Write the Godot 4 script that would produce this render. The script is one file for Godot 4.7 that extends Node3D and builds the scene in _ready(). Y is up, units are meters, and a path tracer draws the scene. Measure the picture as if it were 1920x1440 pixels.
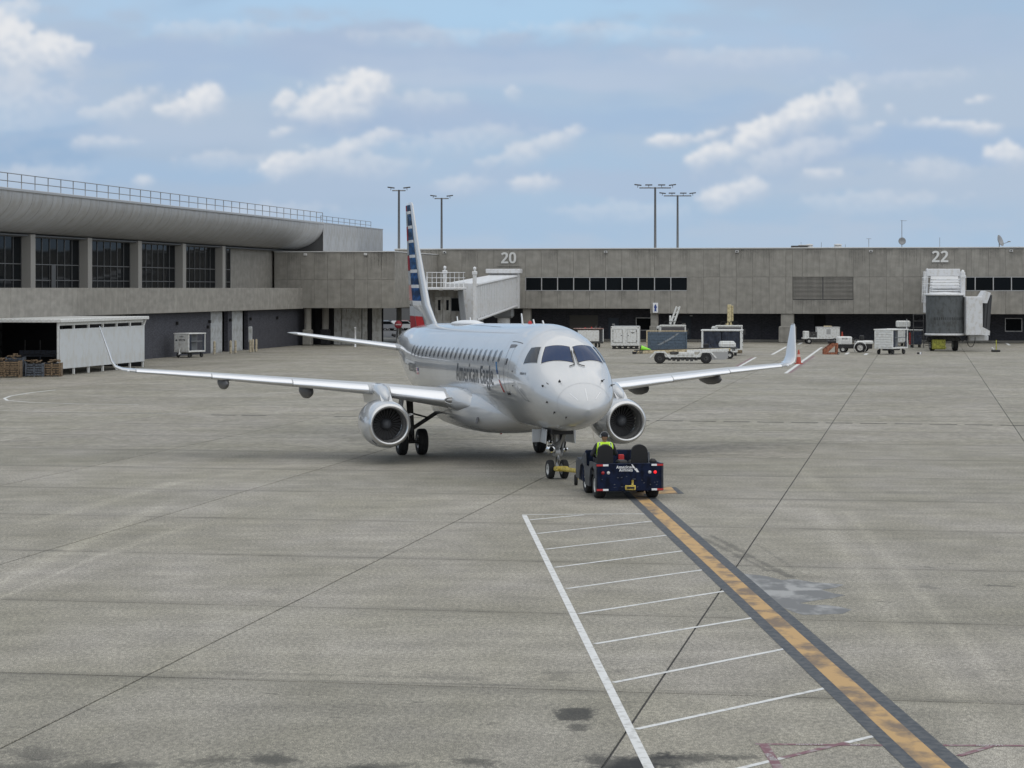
extends Node3D
# Airport apron seen from a second-floor terminal window. Metres, y up, camera at the origin's eye height looking along -z.
const F := 4270.0        # focal length in photo pixels (1920 wide)
const EYE := 6.1         # camera height above the apron
const HY := 541.0        # horizon row of the photo
const AL := 0.17809      # the terminal and the slab grid are turned by this angle (tan 0.18)
var CA := cos(AL)
var SA := sin(AL)
var M := {}
var taken := {}
var rng := RandomNumberGenerator.new()

func _ready():
	rng.seed = 11
	setup_view()
	make_materials()
	build_apron()
	build_markings()
	build_concourse()
	build_west_wing()
	build_masts_and_roof()
	build_aircraft()
	build_tug()
	build_jet_bridges()
	build_equipment_middle()
	build_equipment_right()
	build_shed_side()
	build_surroundings()

func setup_view():
	var cam := Camera3D.new()
	cam.name = "camera"
	cam.near = 0.1
	cam.far = 3000.0
	cam.projection = Camera3D.PROJECTION_FRUSTUM
	cam.size = 1440.0 / F * 0.1
	cam.frustum_offset = Vector2(0, (HY - 720.0) / F * 0.1)
	cam.position = Vector3(0, EYE, 0)
	add_child(cam)
	cam.current = true
	var env := Environment.new()
	env.background_mode = Environment.BG_SKY
	var sky := Sky.new()
	var pm := PanoramaSkyMaterial.new()
	pm.panorama = ImageTexture.create_from_image(sky_image())
	sky.sky_material = pm
	env.sky = sky
	env.background_energy_multiplier = 1.0
	env.tonemap_mode = Environment.TONE_MAPPER_LINEAR
	env.tonemap_exposure = 1.0
	env.sdfgi_enabled = true
	env.ssao_enabled = true
	env.ssil_enabled = true
	var we := WorldEnvironment.new()
	we.name = "world_environment"
	we.environment = env
	add_child(we)
	var sun := DirectionalLight3D.new()
	sun.name = "sun"
	sun.light_energy = 0.5
	sun.light_angular_distance = 140.0
	sun.light_color = Color(1.0, 0.965, 0.91)
	sun.shadow_enabled = true
	sun.look_at_from_position(Vector3(24, 76, 32), Vector3.ZERO)
	add_child(sun)

# ---------- sky ----------
func sky_image() -> Image:
	# low-resolution cloudy sky everywhere, then the part in view at full resolution
	var soft := FastNoiseLite.new()
	soft.seed = 5; soft.frequency = 1.0; soft.fractal_octaves = 5; soft.noise_type = FastNoiseLite.TYPE_SIMPLEX_SMOOTH
	var fine := FastNoiseLite.new()
	fine.seed = 9; fine.frequency = 1.0; fine.fractal_octaves = 6; fine.fractal_gain = 0.56; fine.noise_type = FastNoiseLite.TYPE_SIMPLEX_SMOOTH
	var w := 512
	var h := 256
	var im := Image.create(w, h, false, Image.FORMAT_RGBF)
	for y in h:
		for x in w:
			var az := (float(x) + 0.5) / w * TAU
			var el := PI / 2 - (float(y) + 0.5) / h * PI
			im.set_pixel(x, y, sky_at(az, el, soft, fine, []))
	im.resize(4096, 2048, Image.INTERPOLATE_CUBIC)
	var puffs := cloud_list()
	var k := 4096.0 / TAU
	for y in range(900, 1026):
		for x in range(-218, 220):
			var az := (float(x) + 0.5) / k
			var el := PI / 2 - (float(y) + 0.5) / k
			var edge: float = min(min((x + 218) / 45.0, (219 - x) / 45.0), (y - 900) / 30.0)
			var c := sky_at(az, el, soft, fine, puffs)
			if edge < 1.0:
				c = im.get_pixel(posmod(x, 4096), y).lerp(c, clamp(edge, 0.0, 1.0))
			im.set_pixel(posmod(x, 4096), y, c)
	return im

const SHEETS := [
	[700, -5, 900, 75, 0.423, 0.614, 0.82, 0.9], [1050, 20, 500, 60, 0.414, 0.605, 0.8, 0.7], [1430, 70, 300, 40, 0.414, 0.576, 0.78, 0.4],
	[650, 100, 620, 55, 0.396, 0.499, 0.67, 0.8], [1150, 125, 700, 50, 0.45, 0.547, 0.7, 0.7], [300, 120, 300, 70, 0.387, 0.509, 0.69, 0.7], [1750, 90, 400, 70, 0.423, 0.528, 0.69, 0.6],
	[70, 270, 240, 70, 0.297, 0.442, 0.64, 0.8], [900, 150, 500, 24, 0.486, 0.576, 0.71, 0.6], [1250, 215, 420, 50, 0.36, 0.499, 0.69, 0.8], [1750, 280, 320, 50, 0.351, 0.49, 0.69, 0.7],
	[300, 255, 420, 26, 0.45, 0.547, 0.69, 0.6], [820, 230, 320, 40, 0.396, 0.499, 0.67, 0.7], [700, 350, 500, 34, 0.423, 0.528, 0.68, 0.6], [1150, 330, 360, 40, 0.423, 0.518, 0.67, 0.6], [1550, 400, 600, 40, 0.369, 0.518, 0.69, 0.6], [300, 320, 300, 30, 0.36, 0.509, 0.7, 0.6], [1000, 420, 700, 40, 0.378, 0.523, 0.7, 0.6],
	[90, 190, 170, 60, 0.468, 0.557, 0.7, 0.5], [1500, 270, 220, 60, 0.378, 0.49, 0.66, 0.7], [650, 235, 170, 34, 0.378, 0.49, 0.66, 0.7]]

func cloud_list() -> Array:
	# [x, y, radius x, radius y, strength, tilt] in photo pixels
	return [
		[40, 95, 110, 60, 1.0, 0.1], [-30, 60, 70, 55, 1.0, 0.0], [110, 105, 70, 38, 0.9, 0.0], [30, 20, 60, 26, 0.5, 0.0], [20, 190, 120, 70, 0.35, 0.0],
		[370, 195, 62, 30, 1.0, -0.1], [390, 180, 36, 24, 0.9, 0.0], [330, 208, 46, 16, 0.8, 0.0],
		[240, 195, 60, 26, 0.55, -0.35], [185, 215, 50, 14, 0.4, 0.0],
		[640, 185, 105, 44, 1.0, -0.18], [690, 160, 60, 30, 1.0, -0.1], [535, 195, 26, 26, 0.85, -0.3], [600, 215, 90, 18, 0.7, 0.0],
		[560, 305, 80, 26, 0.7, -0.2], [640, 285, 70, 20, 0.7, -0.28], [700, 262, 60, 18, 0.55, -0.2], [510, 318, 30, 20, 0.8, 0.2], [680, 310, 130, 24, 0.35, 0.0],
		[530, 247, 26, 8, 0.6, -0.3], [190, 268, 70, 14, 0.45, 0.0], [420, 60, 160, 22, 0.22, 0.02], [830, 70, 200, 20, 0.2, 0.0], [1150, 60, 180, 18, 0.22, 0.05], [1420, 110, 200, 22, 0.22, 0.0], [1700, 150, 160, 20, 0.2, -0.05], [90, 330, 120, 22, 0.25, 0.0], [420, 300, 100, 18, 0.28, 0.0], [880, 260, 140, 26, 0.25, -0.1], [1180, 400, 140, 22, 0.22, 0.0], [1650, 380, 160, 24, 0.25, 0.0], [500, 400, 140, 22, 0.2, 0.0],
		[1440, 245, 110, 34, 1.0, -0.5], [1530, 205, 80, 36, 1.0, -0.45], [1335, 290, 60, 22, 0.9, -0.3], [1590, 195, 34, 30, 0.8, 0.3], [1255, 264, 52, 13, 0.95, -0.05], [1330, 255, 40, 9, 0.75, -0.3], [1500, 290, 130, 26, 0.4, -0.2],
		[1375, 365, 75, 26, 0.7, -0.18], [1545, 325, 42, 14, 0.6, 0.1], [1780, 233, 90, 8, 0.75, 0.05], [1835, 238, 40, 14, 0.9, 0.15], [1840, 186, 26, 6, 0.8, -0.2],
		[1895, 290, 50, 22, 0.8, 0.0], [1650, 233, 12, 4, 0.7, 0.0], [1670, 205, 12, 10, 0.4, 0.0],
		[1000, 280, 90, 22, 0.5, -0.3], [1060, 255, 40, 18, 0.55, -0.2], [1000, 345, 50, 18, 0.6, 0.0], [960, 175, 20, 14, 0.4, 0.0], [930, 300, 20, 12, 0.5, 0.0],
		[870, 345, 60, 18, 0.35, 0.0], [800, 190, 90, 22, 0.3, 0.0], [1760, 320, 90, 24, 0.3, 0.0], [270, 340, 22, 12, 0.5, 0.0], [1620, 250, 40, 18, 0.25, 0.0],
	]

func sky_at(az: float, el: float, soft: FastNoiseLite, fine: FastNoiseLite, puffs: Array) -> Color:
	var e: float = clamp(el, -0.02, PI / 2)
	# broken cloud thickens overhead; plain air is paler at the horizon
	var t: float = pow(1.0 - sin(max(e, 0.0)), 5.0)
	var c := Color(0.33, 0.50, 0.72).lerp(Color(0.41, 0.545, 0.70), t)
	# long soft sheets of cloud
	var sx := cos(az) * 1.0
	var sz := sin(az) * 1.0
	var hh: float = e * 9.0
	var n1: float = soft.get_noise_3d(sx * 2.6, hh, sz * 2.6)
	var n2: float = soft.get_noise_3d(sx * 9.0 + 7.0, hh * 2.6, sz * 9.0)
	var n3: float = fine.get_noise_3d(sx * 22.0, hh * 9.0, sz * 22.0)
	var sheet: float = smoothstep(-0.42, 0.34, n1 * 0.75 + n2 * 0.45 + n3 * 0.16)
	c = c.lerp(Color(0.455, 0.545, 0.67).lerp(Color(0.86, 0.86, 0.86), smoothstep(0.14, 0.75, e)), lerpf(sheet * 0.80, 0.35 + 0.65 * sheet, smoothstep(0.14, 0.75, e)))
	var dark: float = smoothstep(0.02, 0.5, soft.get_noise_3d(sx * 3.4 + 20.0, hh * 1.6, sz * 3.4) + 0.12 * n3)
	c = c.lerp(Color(0.39, 0.50, 0.65), dark * 0.7)
	if puffs.is_empty():
		# cumulus further round and overhead, like those in view
		var p: float = smoothstep(0.16, 0.42, soft.get_noise_3d(sx * 6.0 * cos(e), e * 7.0 + 30.0, sz * 6.0 * cos(e)) + 0.35 * n3)
		return c.lerp(Color(0.70, 0.72, 0.76), p * 0.75)
	var px: float = 960.0 + F * tan(az)
	var py: float = HY - F * tan(e) / cos(az)
	# sheets and clear gaps that can be told apart: [x, y, radius x, radius y, red, green, blue, amount]
	for q in SHEETS:
		var u: float = (px - q[0]) / q[2] + n2 * 0.5
		var v: float = (py - q[1]) / q[3] + n3 * 0.9 + n2 * 0.7
		var r: float = u * u + v * v
		if r < 1.0:
			c = c.lerp(Color(q[4], q[5], q[6]), q[7] * (1.0 - r) * (1.0 - r * r))
	var w1: float = fine.get_noise_2d(px * 0.012, py * 0.018)
	var w2: float = fine.get_noise_2d(px * 0.035 + 50.0, py * 0.05)
	var body: float = 0.0
	var lit: float = 0.0
	for q in puffs:
		var dx: float = px - q[0]
		var dy: float = py - q[1]
		if absf(dx) > q[2] * 2.2 or absf(dy) > q[2] * 2.0:
			continue
		var ry: float = dy - dx * q[5]
		var u: float = dx / q[2]
		var v: float = ry / q[3]
		if v > 0.0:
			v *= 0.75
		var r: float = sqrt(u * u + v * v) + w1 * 0.55 + w2 * 0.42
		# firm upper edge, base that fades out
		var soft_edge: float = 0.30 if v < 0.0 else 0.75
		var a: float = (1.0 - smoothstep(1.0 - soft_edge, 1.0 + soft_edge * 0.25, r)) * q[4]
		body = max(body, a)
		# sunlit from the upper left
		lit = max(lit, a * clamp(0.52 - 0.55 * v - 0.16 * u + w2 * 0.65, 0.0, 1.0))
	c = c.lerp(Color(0.50, 0.575, 0.69), body * 0.75)
	c = c.lerp(Color(0.84, 0.845, 0.855), clamp(lit * 0.95, 0.0, 0.84))
	return c

# ---------- helpers: places ----------
func G(px: float, py: float) -> Vector3:
	var d := F * EYE / (py - HY)
	return Vector3((px - 960.0) * d / F, 0, -d)

func at(px: float, py: float, d: float) -> Vector3:
	return Vector3((px - 960.0) * d / F, EYE - (py - HY) * d / F, -d)

func u_at(px: float, v: float) -> float:
	var t := (px - 960.0) / F
	var d := v / (t * SA + CA)
	return d * (t * CA - SA)

func d_at(px: float, v: float) -> float:
	return v / ((px - 960.0) / F * SA + CA)

func yh(py: float, d: float) -> float:
	return EYE - (py - HY) * d / F

func v_at(px: float, u: float) -> float:
	var t := (px - 960.0) / F
	return u * (CA + SA * t) / (CA * t - SA)

# ---------- helpers: nodes ----------
func numbered(parent: Node, called: String) -> String:
	var key := str(parent.get_instance_id()) + ":" + called
	var n: int = taken.get(key, 0)
	taken[key] = n + 1
	return called if n == 0 else "%s_%03d" % [called, n]

func thing(called: String, label: String, category: String, at_pos := Vector3.ZERO, turn := 0.0, group := "") -> Node3D:
	var o := Node3D.new()
	o.name = numbered(self, called)
	add_child(o)
	o.position = at_pos
	o.rotation.y = turn
	tag(o, label, category, group)
	return o

func tag(o: Node, label: String, category: String, group := ""):
	o.set_meta("label", label)
	o.set_meta("category", category)
	if group != "":
		o.set_meta("group", group)

func part(called: String, mesh: Mesh, m: Material, parent: Node, pos := Vector3.ZERO, rot := Vector3.ZERO) -> MeshInstance3D:
	var o := MeshInstance3D.new()
	o.name = numbered(parent, called)
	o.mesh = mesh
	o.material_override = m
	o.position = pos
	o.rotation = rot
	parent.add_child(o)
	return o

func structure(called: String, mesh: Mesh, m: Material) -> MeshInstance3D:
	var o := part(called, mesh, m, self)
	o.set_meta("kind", "structure")
	return o

func copy_of(o: Node3D, label: String, pos: Vector3, turn: float) -> Node3D:
	var c: Node3D = o.duplicate()
	c.name = numbered(self, String(o.name).rstrip("0123456789").trim_suffix("_"))
	add_child(c)
	c.position = pos
	c.rotation.y = turn
	c.set_meta("label", label)
	return c

# ---------- helpers: shapes ----------
func S(smooth := false) -> SurfaceTool:
	var st := SurfaceTool.new()
	st.begin(Mesh.PRIMITIVE_TRIANGLES)
	st.set_smooth_group(0 if smooth else -1)
	return st

func C(st: SurfaceTool) -> ArrayMesh:
	st.generate_normals()
	return st.commit()

func tri(st: SurfaceTool, a: Vector3, b: Vector3, c: Vector3):
	st.add_vertex(a); st.add_vertex(b); st.add_vertex(c)

func tri_out(st: SurfaceTool, a: Vector3, b: Vector3, c: Vector3, mid: Vector3):
	if (b - a).cross(c - a).dot((a + b + c) / 3.0 - mid) > 0.0:
		tri(st, a, c, b)
	else:
		tri(st, a, b, c)

func quad(st: SurfaceTool, a: Vector3, b: Vector3, c: Vector3, d: Vector3):
	tri(st, a, b, c)
	tri(st, a, c, d)

func quad_out(st: SurfaceTool, a: Vector3, b: Vector3, c: Vector3, d: Vector3, mid: Vector3):
	tri_out(st, a, b, c, mid)
	tri_out(st, a, c, d, mid)

func box(st: SurfaceTool, c: Vector3, s: Vector3, b := Basis()):
	var h := s * 0.5
	var ax := [b.x * h.x, b.y * h.y, b.z * h.z]
	for i in 3:
		var n: Vector3 = ax[i]
		var u: Vector3 = ax[(i + 1) % 3]
		var v: Vector3 = ax[(i + 2) % 3]
		quad(st, c + n - u + v, c + n + u + v, c + n + u - v, c + n - u - v)
		quad(st, c - n + u + v, c - n - u + v, c - n - u - v, c - n + u - v)

# a box with chamfered edges
func bbox(st: SurfaceTool, c: Vector3, s: Vector3, e: float, b := Basis()):
	var h := s * 0.5
	var P := {}
	for sx in [-1, 1]:
		for sy in [-1, 1]:
			for sz in [-1, 1]:
				P[[sx, sy, sz]] = [
					c + b * Vector3(sx * h.x, sy * (h.y - e), sz * (h.z - e)),
					c + b * Vector3(sx * (h.x - e), sy * h.y, sz * (h.z - e)),
					c + b * Vector3(sx * (h.x - e), sy * (h.y - e), sz * h.z)]
				var q: Array = P[[sx, sy, sz]]
				tri_out(st, q[0], q[1], q[2], c)
	for g in [-1, 1]:
		quad_out(st, P[[g, -1, -1]][0], P[[g, 1, -1]][0], P[[g, 1, 1]][0], P[[g, -1, 1]][0], c)
		quad_out(st, P[[-1, g, -1]][1], P[[1, g, -1]][1], P[[1, g, 1]][1], P[[-1, g, 1]][1], c)
		quad_out(st, P[[-1, -1, g]][2], P[[1, -1, g]][2], P[[1, 1, g]][2], P[[-1, 1, g]][2], c)
		for k in [-1, 1]:
			quad_out(st, P[[g, k, -1]][0], P[[g, k, -1]][1], P[[g, k, 1]][1], P[[g, k, 1]][0], c)
			quad_out(st, P[[g, -1, k]][0], P[[g, -1, k]][2], P[[g, 1, k]][2], P[[g, 1, k]][0], c)
			quad_out(st, P[[-1, g, k]][1], P[[-1, g, k]][2], P[[1, g, k]][2], P[[1, g, k]][1], c)

func box_mesh(s: Vector3, e := 0.0) -> ArrayMesh:
	var st := S()
	if e > 0.0:
		bbox(st, Vector3.ZERO, s, e)
	else:
		box(st, Vector3.ZERO, s)
	return C(st)

func loft(st: SurfaceTool, rings: Array, closed := true, caps := false, flip := false):
	for i in rings.size() - 1:
		var a: PackedVector3Array = rings[i]
		var b: PackedVector3Array = rings[i + 1]
		var n := a.size()
		for j in (n if closed else n - 1):
			var k := (j + 1) % n
			if flip:
				quad(st, a[j], b[j], b[k], a[k])
			else:
				quad(st, a[j], a[k], b[k], b[j])
	if caps:
		for e in [0, rings.size() - 1]:
			var r: PackedVector3Array = rings[e]
			var o: PackedVector3Array = rings[1 if e == 0 else rings.size() - 2]
			var m := Vector3.ZERO
			var om := Vector3.ZERO
			for p in r: m += p / r.size()
			for p in o: om += p / o.size()
			for j in r.size():
				tri_out(st, m, r[j], r[(j + 1) % r.size()], om)

func ring_of(c: Vector3, u: Vector3, v: Vector3, n: int) -> PackedVector3Array:
	var r := PackedVector3Array()
	for i in n:
		var a := TAU * i / n
		r.append(c + u * cos(a) + v * sin(a))
	return r

func tube(st: SurfaceTool, a: Vector3, b: Vector3, r0: float, r1 := -1.0, n := 10, caps := true):
	if r1 < 0.0:
		r1 = r0
	var w := (b - a).normalized()
	var u := w.cross(Vector3.UP if absf(w.y) < 0.9 else Vector3.RIGHT).normalized()
	var v := w.cross(u)
	loft(st, [ring_of(a, u * r0, v * r0, n), ring_of(b, u * r1, v * r1, n)], true, caps, false)

func tube_mesh(a: Vector3, b: Vector3, r0: float, r1 := -1.0, n := 10) -> ArrayMesh:
	var st := S(true)
	tube(st, a, b, r0, r1, n)
	return C(st)

func path_tube(st: SurfaceTool, pts: Array, r: float, n := 8):
	for i in pts.size() - 1:
		tube(st, pts[i], pts[i + 1], r, r, n)

# profile of (radius, height along axis), turned round the axis of xf's z
func lathe(st: SurfaceTool, prof: Array, xf := Transform3D(), n := 32):
	var rings := []
	for p in prof:
		rings.append(ring_of(xf * Vector3(0, 0, p.y), xf.basis.x * p.x, xf.basis.y * p.x, n))
	loft(st, rings)

func lathe_mesh(prof: Array, xf := Transform3D(), n := 32) -> ArrayMesh:
	var st := S(true)
	lathe(st, prof, xf, n)
	return C(st)

# polygon in the xy plane given thickness along z
func slab_mesh(poly: PackedVector2Array, z0: float, z1: float) -> ArrayMesh:
	var st := S()
	slab(st, poly, z0, z1)
	return C(st)

func slab(st: SurfaceTool, poly: PackedVector2Array, z0: float, z1: float, xf := Transform3D()):
	var idx := Geometry2D.triangulate_polygon(poly)
	var cw := Geometry2D.is_polygon_clockwise(poly)
	for i in range(0, idx.size(), 3):
		var a := poly[idx[i]]
		var b := poly[idx[i + 1]]
		var c := poly[idx[i + 2]]
		if (b - a).cross(c - a) > 0.0:
			var sw := b
			b = c
			c = sw
		tri(st, xf * Vector3(a.x, a.y, z1), xf * Vector3(b.x, b.y, z1), xf * Vector3(c.x, c.y, z1))
		tri(st, xf * Vector3(a.x, a.y, z0), xf * Vector3(c.x, c.y, z0), xf * Vector3(b.x, b.y, z0))
	for i in poly.size():
		var p := poly[i]
		var q := poly[(i + 1) % poly.size()]
		if not cw:
			var sw := p
			p = q
			q = sw
		quad(st, xf * Vector3(p.x, p.y, z1), xf * Vector3(p.x, p.y, z0), xf * Vector3(q.x, q.y, z0), xf * Vector3(q.x, q.y, z1))

func text_mesh(words: String, cap: float, depth := 0.0, bold := false, serif := false) -> TextMesh:
	var f := SystemFont.new()
	f.font_names = PackedStringArray(["Droid Serif" if serif else "Droid Sans"])
	f.font_weight = 700 if bold else 400
	var t := TextMesh.new()
	t.text = words
	t.font = f
	t.font_size = 64
	t.pixel_size = cap / 0.714 / 64.0
	t.depth = depth
	t.curve_step = 2.0
	return t

# a wheel whose axle runs along local x: tyre with the rim as its child
var wheel_cache := {}
func wheel(parent: Node, pos: Vector3, r: float, w: float, rim_mat: Material, rim_share := 0.55, turn := 0.0) -> MeshInstance3D:
	var key := "%f %f %f" % [r, w, rim_share]
	if not wheel_cache.has(key):
		var h := w * 0.5
		var ri := r * rim_share
		var xf := Transform3D(Basis(Vector3.UP, PI / 2), Vector3.ZERO)
		var prof := [Vector2(ri, -h * 0.80), Vector2(r * 0.80, -h), Vector2(r * 0.93, -h * 0.86), Vector2(r * 0.985, -h * 0.62),
			Vector2(r, -h * 0.34), Vector2(r * 0.985, -h * 0.30), Vector2(r * 0.985, -h * 0.25), Vector2(r, -h * 0.2), Vector2(r, h * 0.2), Vector2(r * 0.985, h * 0.25), Vector2(r * 0.985, h * 0.30), Vector2(r, h * 0.34),
			Vector2(r * 0.985, h * 0.62), Vector2(r * 0.93, h * 0.86), Vector2(r * 0.80, h), Vector2(ri, h * 0.80)]
		var rp := [Vector2(0.001, -h * 0.62), Vector2(ri * 0.30, -h * 0.62), Vector2(ri * 0.36, -h * 0.40), Vector2(ri * 0.82, -h * 0.35), Vector2(ri * 0.9, -h * 0.82), Vector2(ri, -h * 0.84),
			Vector2(ri, h * 0.84), Vector2(ri * 0.9, h * 0.82), Vector2(ri * 0.82, h * 0.35), Vector2(ri * 0.36, h * 0.40), Vector2(ri * 0.30, h * 0.62), Vector2(0.001, h * 0.62)]
		wheel_cache[key] = [lathe_mesh(prof, xf, 28), lathe_mesh(rp, xf, 20)]
	var t := part("wheel", wheel_cache[key][0], M.tyre, parent, pos, Vector3(0, turn, 0))
	part("rim", wheel_cache[key][1], rim_mat, t)
	return t

# ---------- materials ----------
func lin(r: float, g: float, b: float) -> Color:
	return Color(r, g, b).linear_to_srgb()

func mat(c: Color, rough := 0.6, metal := 0.0) -> StandardMaterial3D:
	var m := StandardMaterial3D.new()
	m.albedo_color = c
	m.roughness = rough
	m.metallic = metal
	m.metallic_specular = 0.5
	return m

func noise_map(seed_: int, freq: float, lo: Color, hi: Color, size := 512, octaves := 5, from := 0.25, to := 0.75) -> NoiseTexture2D:
	var n := FastNoiseLite.new()
	n.seed = seed_
	n.frequency = freq
	n.fractal_octaves = octaves
	n.fractal_gain = 0.6
	n.noise_type = FastNoiseLite.TYPE_SIMPLEX_SMOOTH
	var g := Gradient.new()
	g.offsets = PackedFloat32Array([from, to])
	g.colors = PackedColorArray([lo, hi])
	var t := NoiseTexture2D.new()
	t.width = size
	t.height = size
	t.seamless = true
	t.noise = n
	t.color_ramp = g
	return t

func bump_map(seed_: int, freq: float, strength := 4.0, size := 256) -> NoiseTexture2D:
	var n := FastNoiseLite.new()
	n.seed = seed_
	n.frequency = freq
	n.fractal_octaves = 4
	var t := NoiseTexture2D.new()
	t.width = size
	t.height = size
	t.seamless = true
	t.noise = n
	t.as_normal_map = true
	t.bump_strength = strength
	return t

func worldly(m: StandardMaterial3D, metres: Vector3):
	m.uv1_triplanar = true
	m.uv1_world_triplanar = true
	m.uv1_scale = Vector3(1.0 / metres.x, 1.0 / metres.y, 1.0 / metres.z)

func grey(v: float) -> Color:
	return Color(v, v, v)

# dirty painted sheet: a noise tint over the base colour
func worn(c: Color, rough: float, seed_: int, low := 0.72, metres := 2.5, metal := 0.0) -> StandardMaterial3D:
	var m := mat(c, rough, metal)
	m.albedo_texture = noise_map(seed_, 0.012, Color(low, low * 0.985, low * 0.96), grey(1.0), 256, 5, 0.22, 0.55)
	worldly(m, Vector3(metres, metres * 1.6, metres))
	return m

func make_materials():
	# cast concrete of the terminal: blotches with rain streaks that run down the panels
	var cim := concrete_image(3, 512)
	var ctex := ImageTexture.create_from_image(cim)
	M.panels = []
	for k in 4:
		var c: float = 0.445 + [0.0, 0.015, -0.014, 0.007][k]
		var m := mat(lin(c, c * 0.96, c * 0.885), 0.9)
		m.albedo_texture = ctex
		worldly(m, Vector3(9.0, 7.3, 9.0))
		m.uv1_offset = Vector3(k * 0.31, k * 0.17, k * 0.23)
		M.panels.append(m)
	M.concrete = M.panels[0]
	M.fascia = mat(lin(0.45, 0.432, 0.40), 0.9)
	M.fascia.albedo_texture = ctex
	worldly(M.fascia, Vector3(11.0, 5.0, 11.0))
	M.column = mat(lin(0.30, 0.29, 0.27), 0.9)
	M.joint = mat(lin(0.24, 0.235, 0.22), 0.95)
	M.sealant = mat(lin(0.035, 0.034, 0.033), 0.85)
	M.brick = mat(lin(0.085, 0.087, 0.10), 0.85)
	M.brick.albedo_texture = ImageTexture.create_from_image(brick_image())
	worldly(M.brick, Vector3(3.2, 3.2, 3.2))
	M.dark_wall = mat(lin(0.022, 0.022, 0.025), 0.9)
	M.glass = mat(lin(0.008, 0.010, 0.012), 0.04)
	M.glass.metallic_specular = 0.16
	M.frame = mat(lin(0.42, 0.42, 0.42), 0.45, 0.5)
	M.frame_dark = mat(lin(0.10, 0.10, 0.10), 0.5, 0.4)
	M.roof_metal = worn(lin(0.37, 0.375, 0.38), 0.5, 21, 0.93, 3.5, 0.15)
	M.roof_metal_b = worn(lin(0.385, 0.39, 0.395), 0.5, 21, 0.93, 3.5, 0.15)
	M.coping = mat(lin(0.55, 0.55, 0.54), 0.6)
	M.roof_top = mat(lin(0.34, 0.34, 0.33), 0.9)
	M.white = worn(lin(0.68, 0.69, 0.68), 0.45, 31, 0.92, 0.7)
	M.white_clean = mat(lin(0.72, 0.73, 0.74), 0.4)
	M.bridge = worn(lin(0.62, 0.63, 0.645), 0.5, 33, 0.94, 1.4)
	M.bridge_grey = mat(lin(0.20, 0.21, 0.22), 0.6)
	M.curtain = worn(lin(0.105, 0.115, 0.12), 0.75, 37, 0.8, 2.0)
	M.black = mat(lin(0.012, 0.012, 0.013), 0.6)
	M.rubber = mat(lin(0.018, 0.018, 0.019), 0.85)
	M.tyre = worn(lin(0.020, 0.020, 0.021), 0.82, 35, 0.7, 0.6)
	M.steel = mat(lin(0.33, 0.33, 0.33), 0.4, 0.7)
	M.dark_steel = worn(lin(0.07, 0.07, 0.07), 0.6, 36, 0.7, 0.8, 0.3)
	M.rim_white = worn(lin(0.60, 0.60, 0.58), 0.5, 38, 0.7, 0.5)
	M.mast = mat(lin(0.28, 0.285, 0.29), 0.5, 0.3)
	M.hall_frame = mat(lin(0.13, 0.13, 0.13), 0.5, 0.3)
	M.cream = worn(lin(0.55, 0.47, 0.27), 0.55, 51, 0.8, 0.6)
	M.beige = worn(lin(0.50, 0.42, 0.27), 0.6, 40, 0.7, 1.0)
	M.bollard = worn(lin(0.50, 0.44, 0.32), 0.7, 41, 0.72, 0.8)
	M.orange = worn(lin(0.48, 0.075, 0.045), 0.6, 42, 0.75, 0.6)
	M.lime = mat(lin(0.30, 0.80, 0.05), 0.5)
	M.rust = worn(lin(0.32, 0.115, 0.06), 0.7, 43, 0.65, 0.7)
	M.tarp = worn(lin(0.018, 0.026, 0.048), 0.55, 44, 0.7, 0.8)
	M.board = worn(lin(0.085, 0.12, 0.165), 0.7, 45, 0.85, 0.8)
	M.wood = worn(lin(0.20, 0.14, 0.085), 0.85, 46, 0.5, 0.7)
	M.wood_grey = worn(lin(0.10, 0.115, 0.14), 0.85, 47, 0.55, 0.7)
	M.door_white = worn(lin(0.45, 0.47, 0.48), 0.55, 48, 0.85, 2.0)
	M.red = mat(lin(0.45, 0.02, 0.02), 0.45)
	M.sign_white = mat(lin(0.75, 0.76, 0.78), 0.5)
	M.sign_blue = mat(lin(0.02, 0.05, 0.22), 0.5)
	M.yellow_green = worn(lin(0.42, 0.42, 0.06), 0.55, 49, 0.7, 0.8)
	M.yellow = worn(lin(0.62, 0.48, 0.10), 0.5, 50, 0.7, 0.5)
	var sm := mat(lin(0.10, 0.098, 0.092), 0.9)
	sm.albedo_texture = ImageTexture.create_from_image(streak_image())
	sm.transparency = BaseMaterial3D.TRANSPARENCY_ALPHA
	M.rain_stain = sm
	M.letters = mat(lin(0.62, 0.62, 0.60), 0.55)
	M.ink = mat(lin(0.02, 0.025, 0.035), 0.5)

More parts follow.
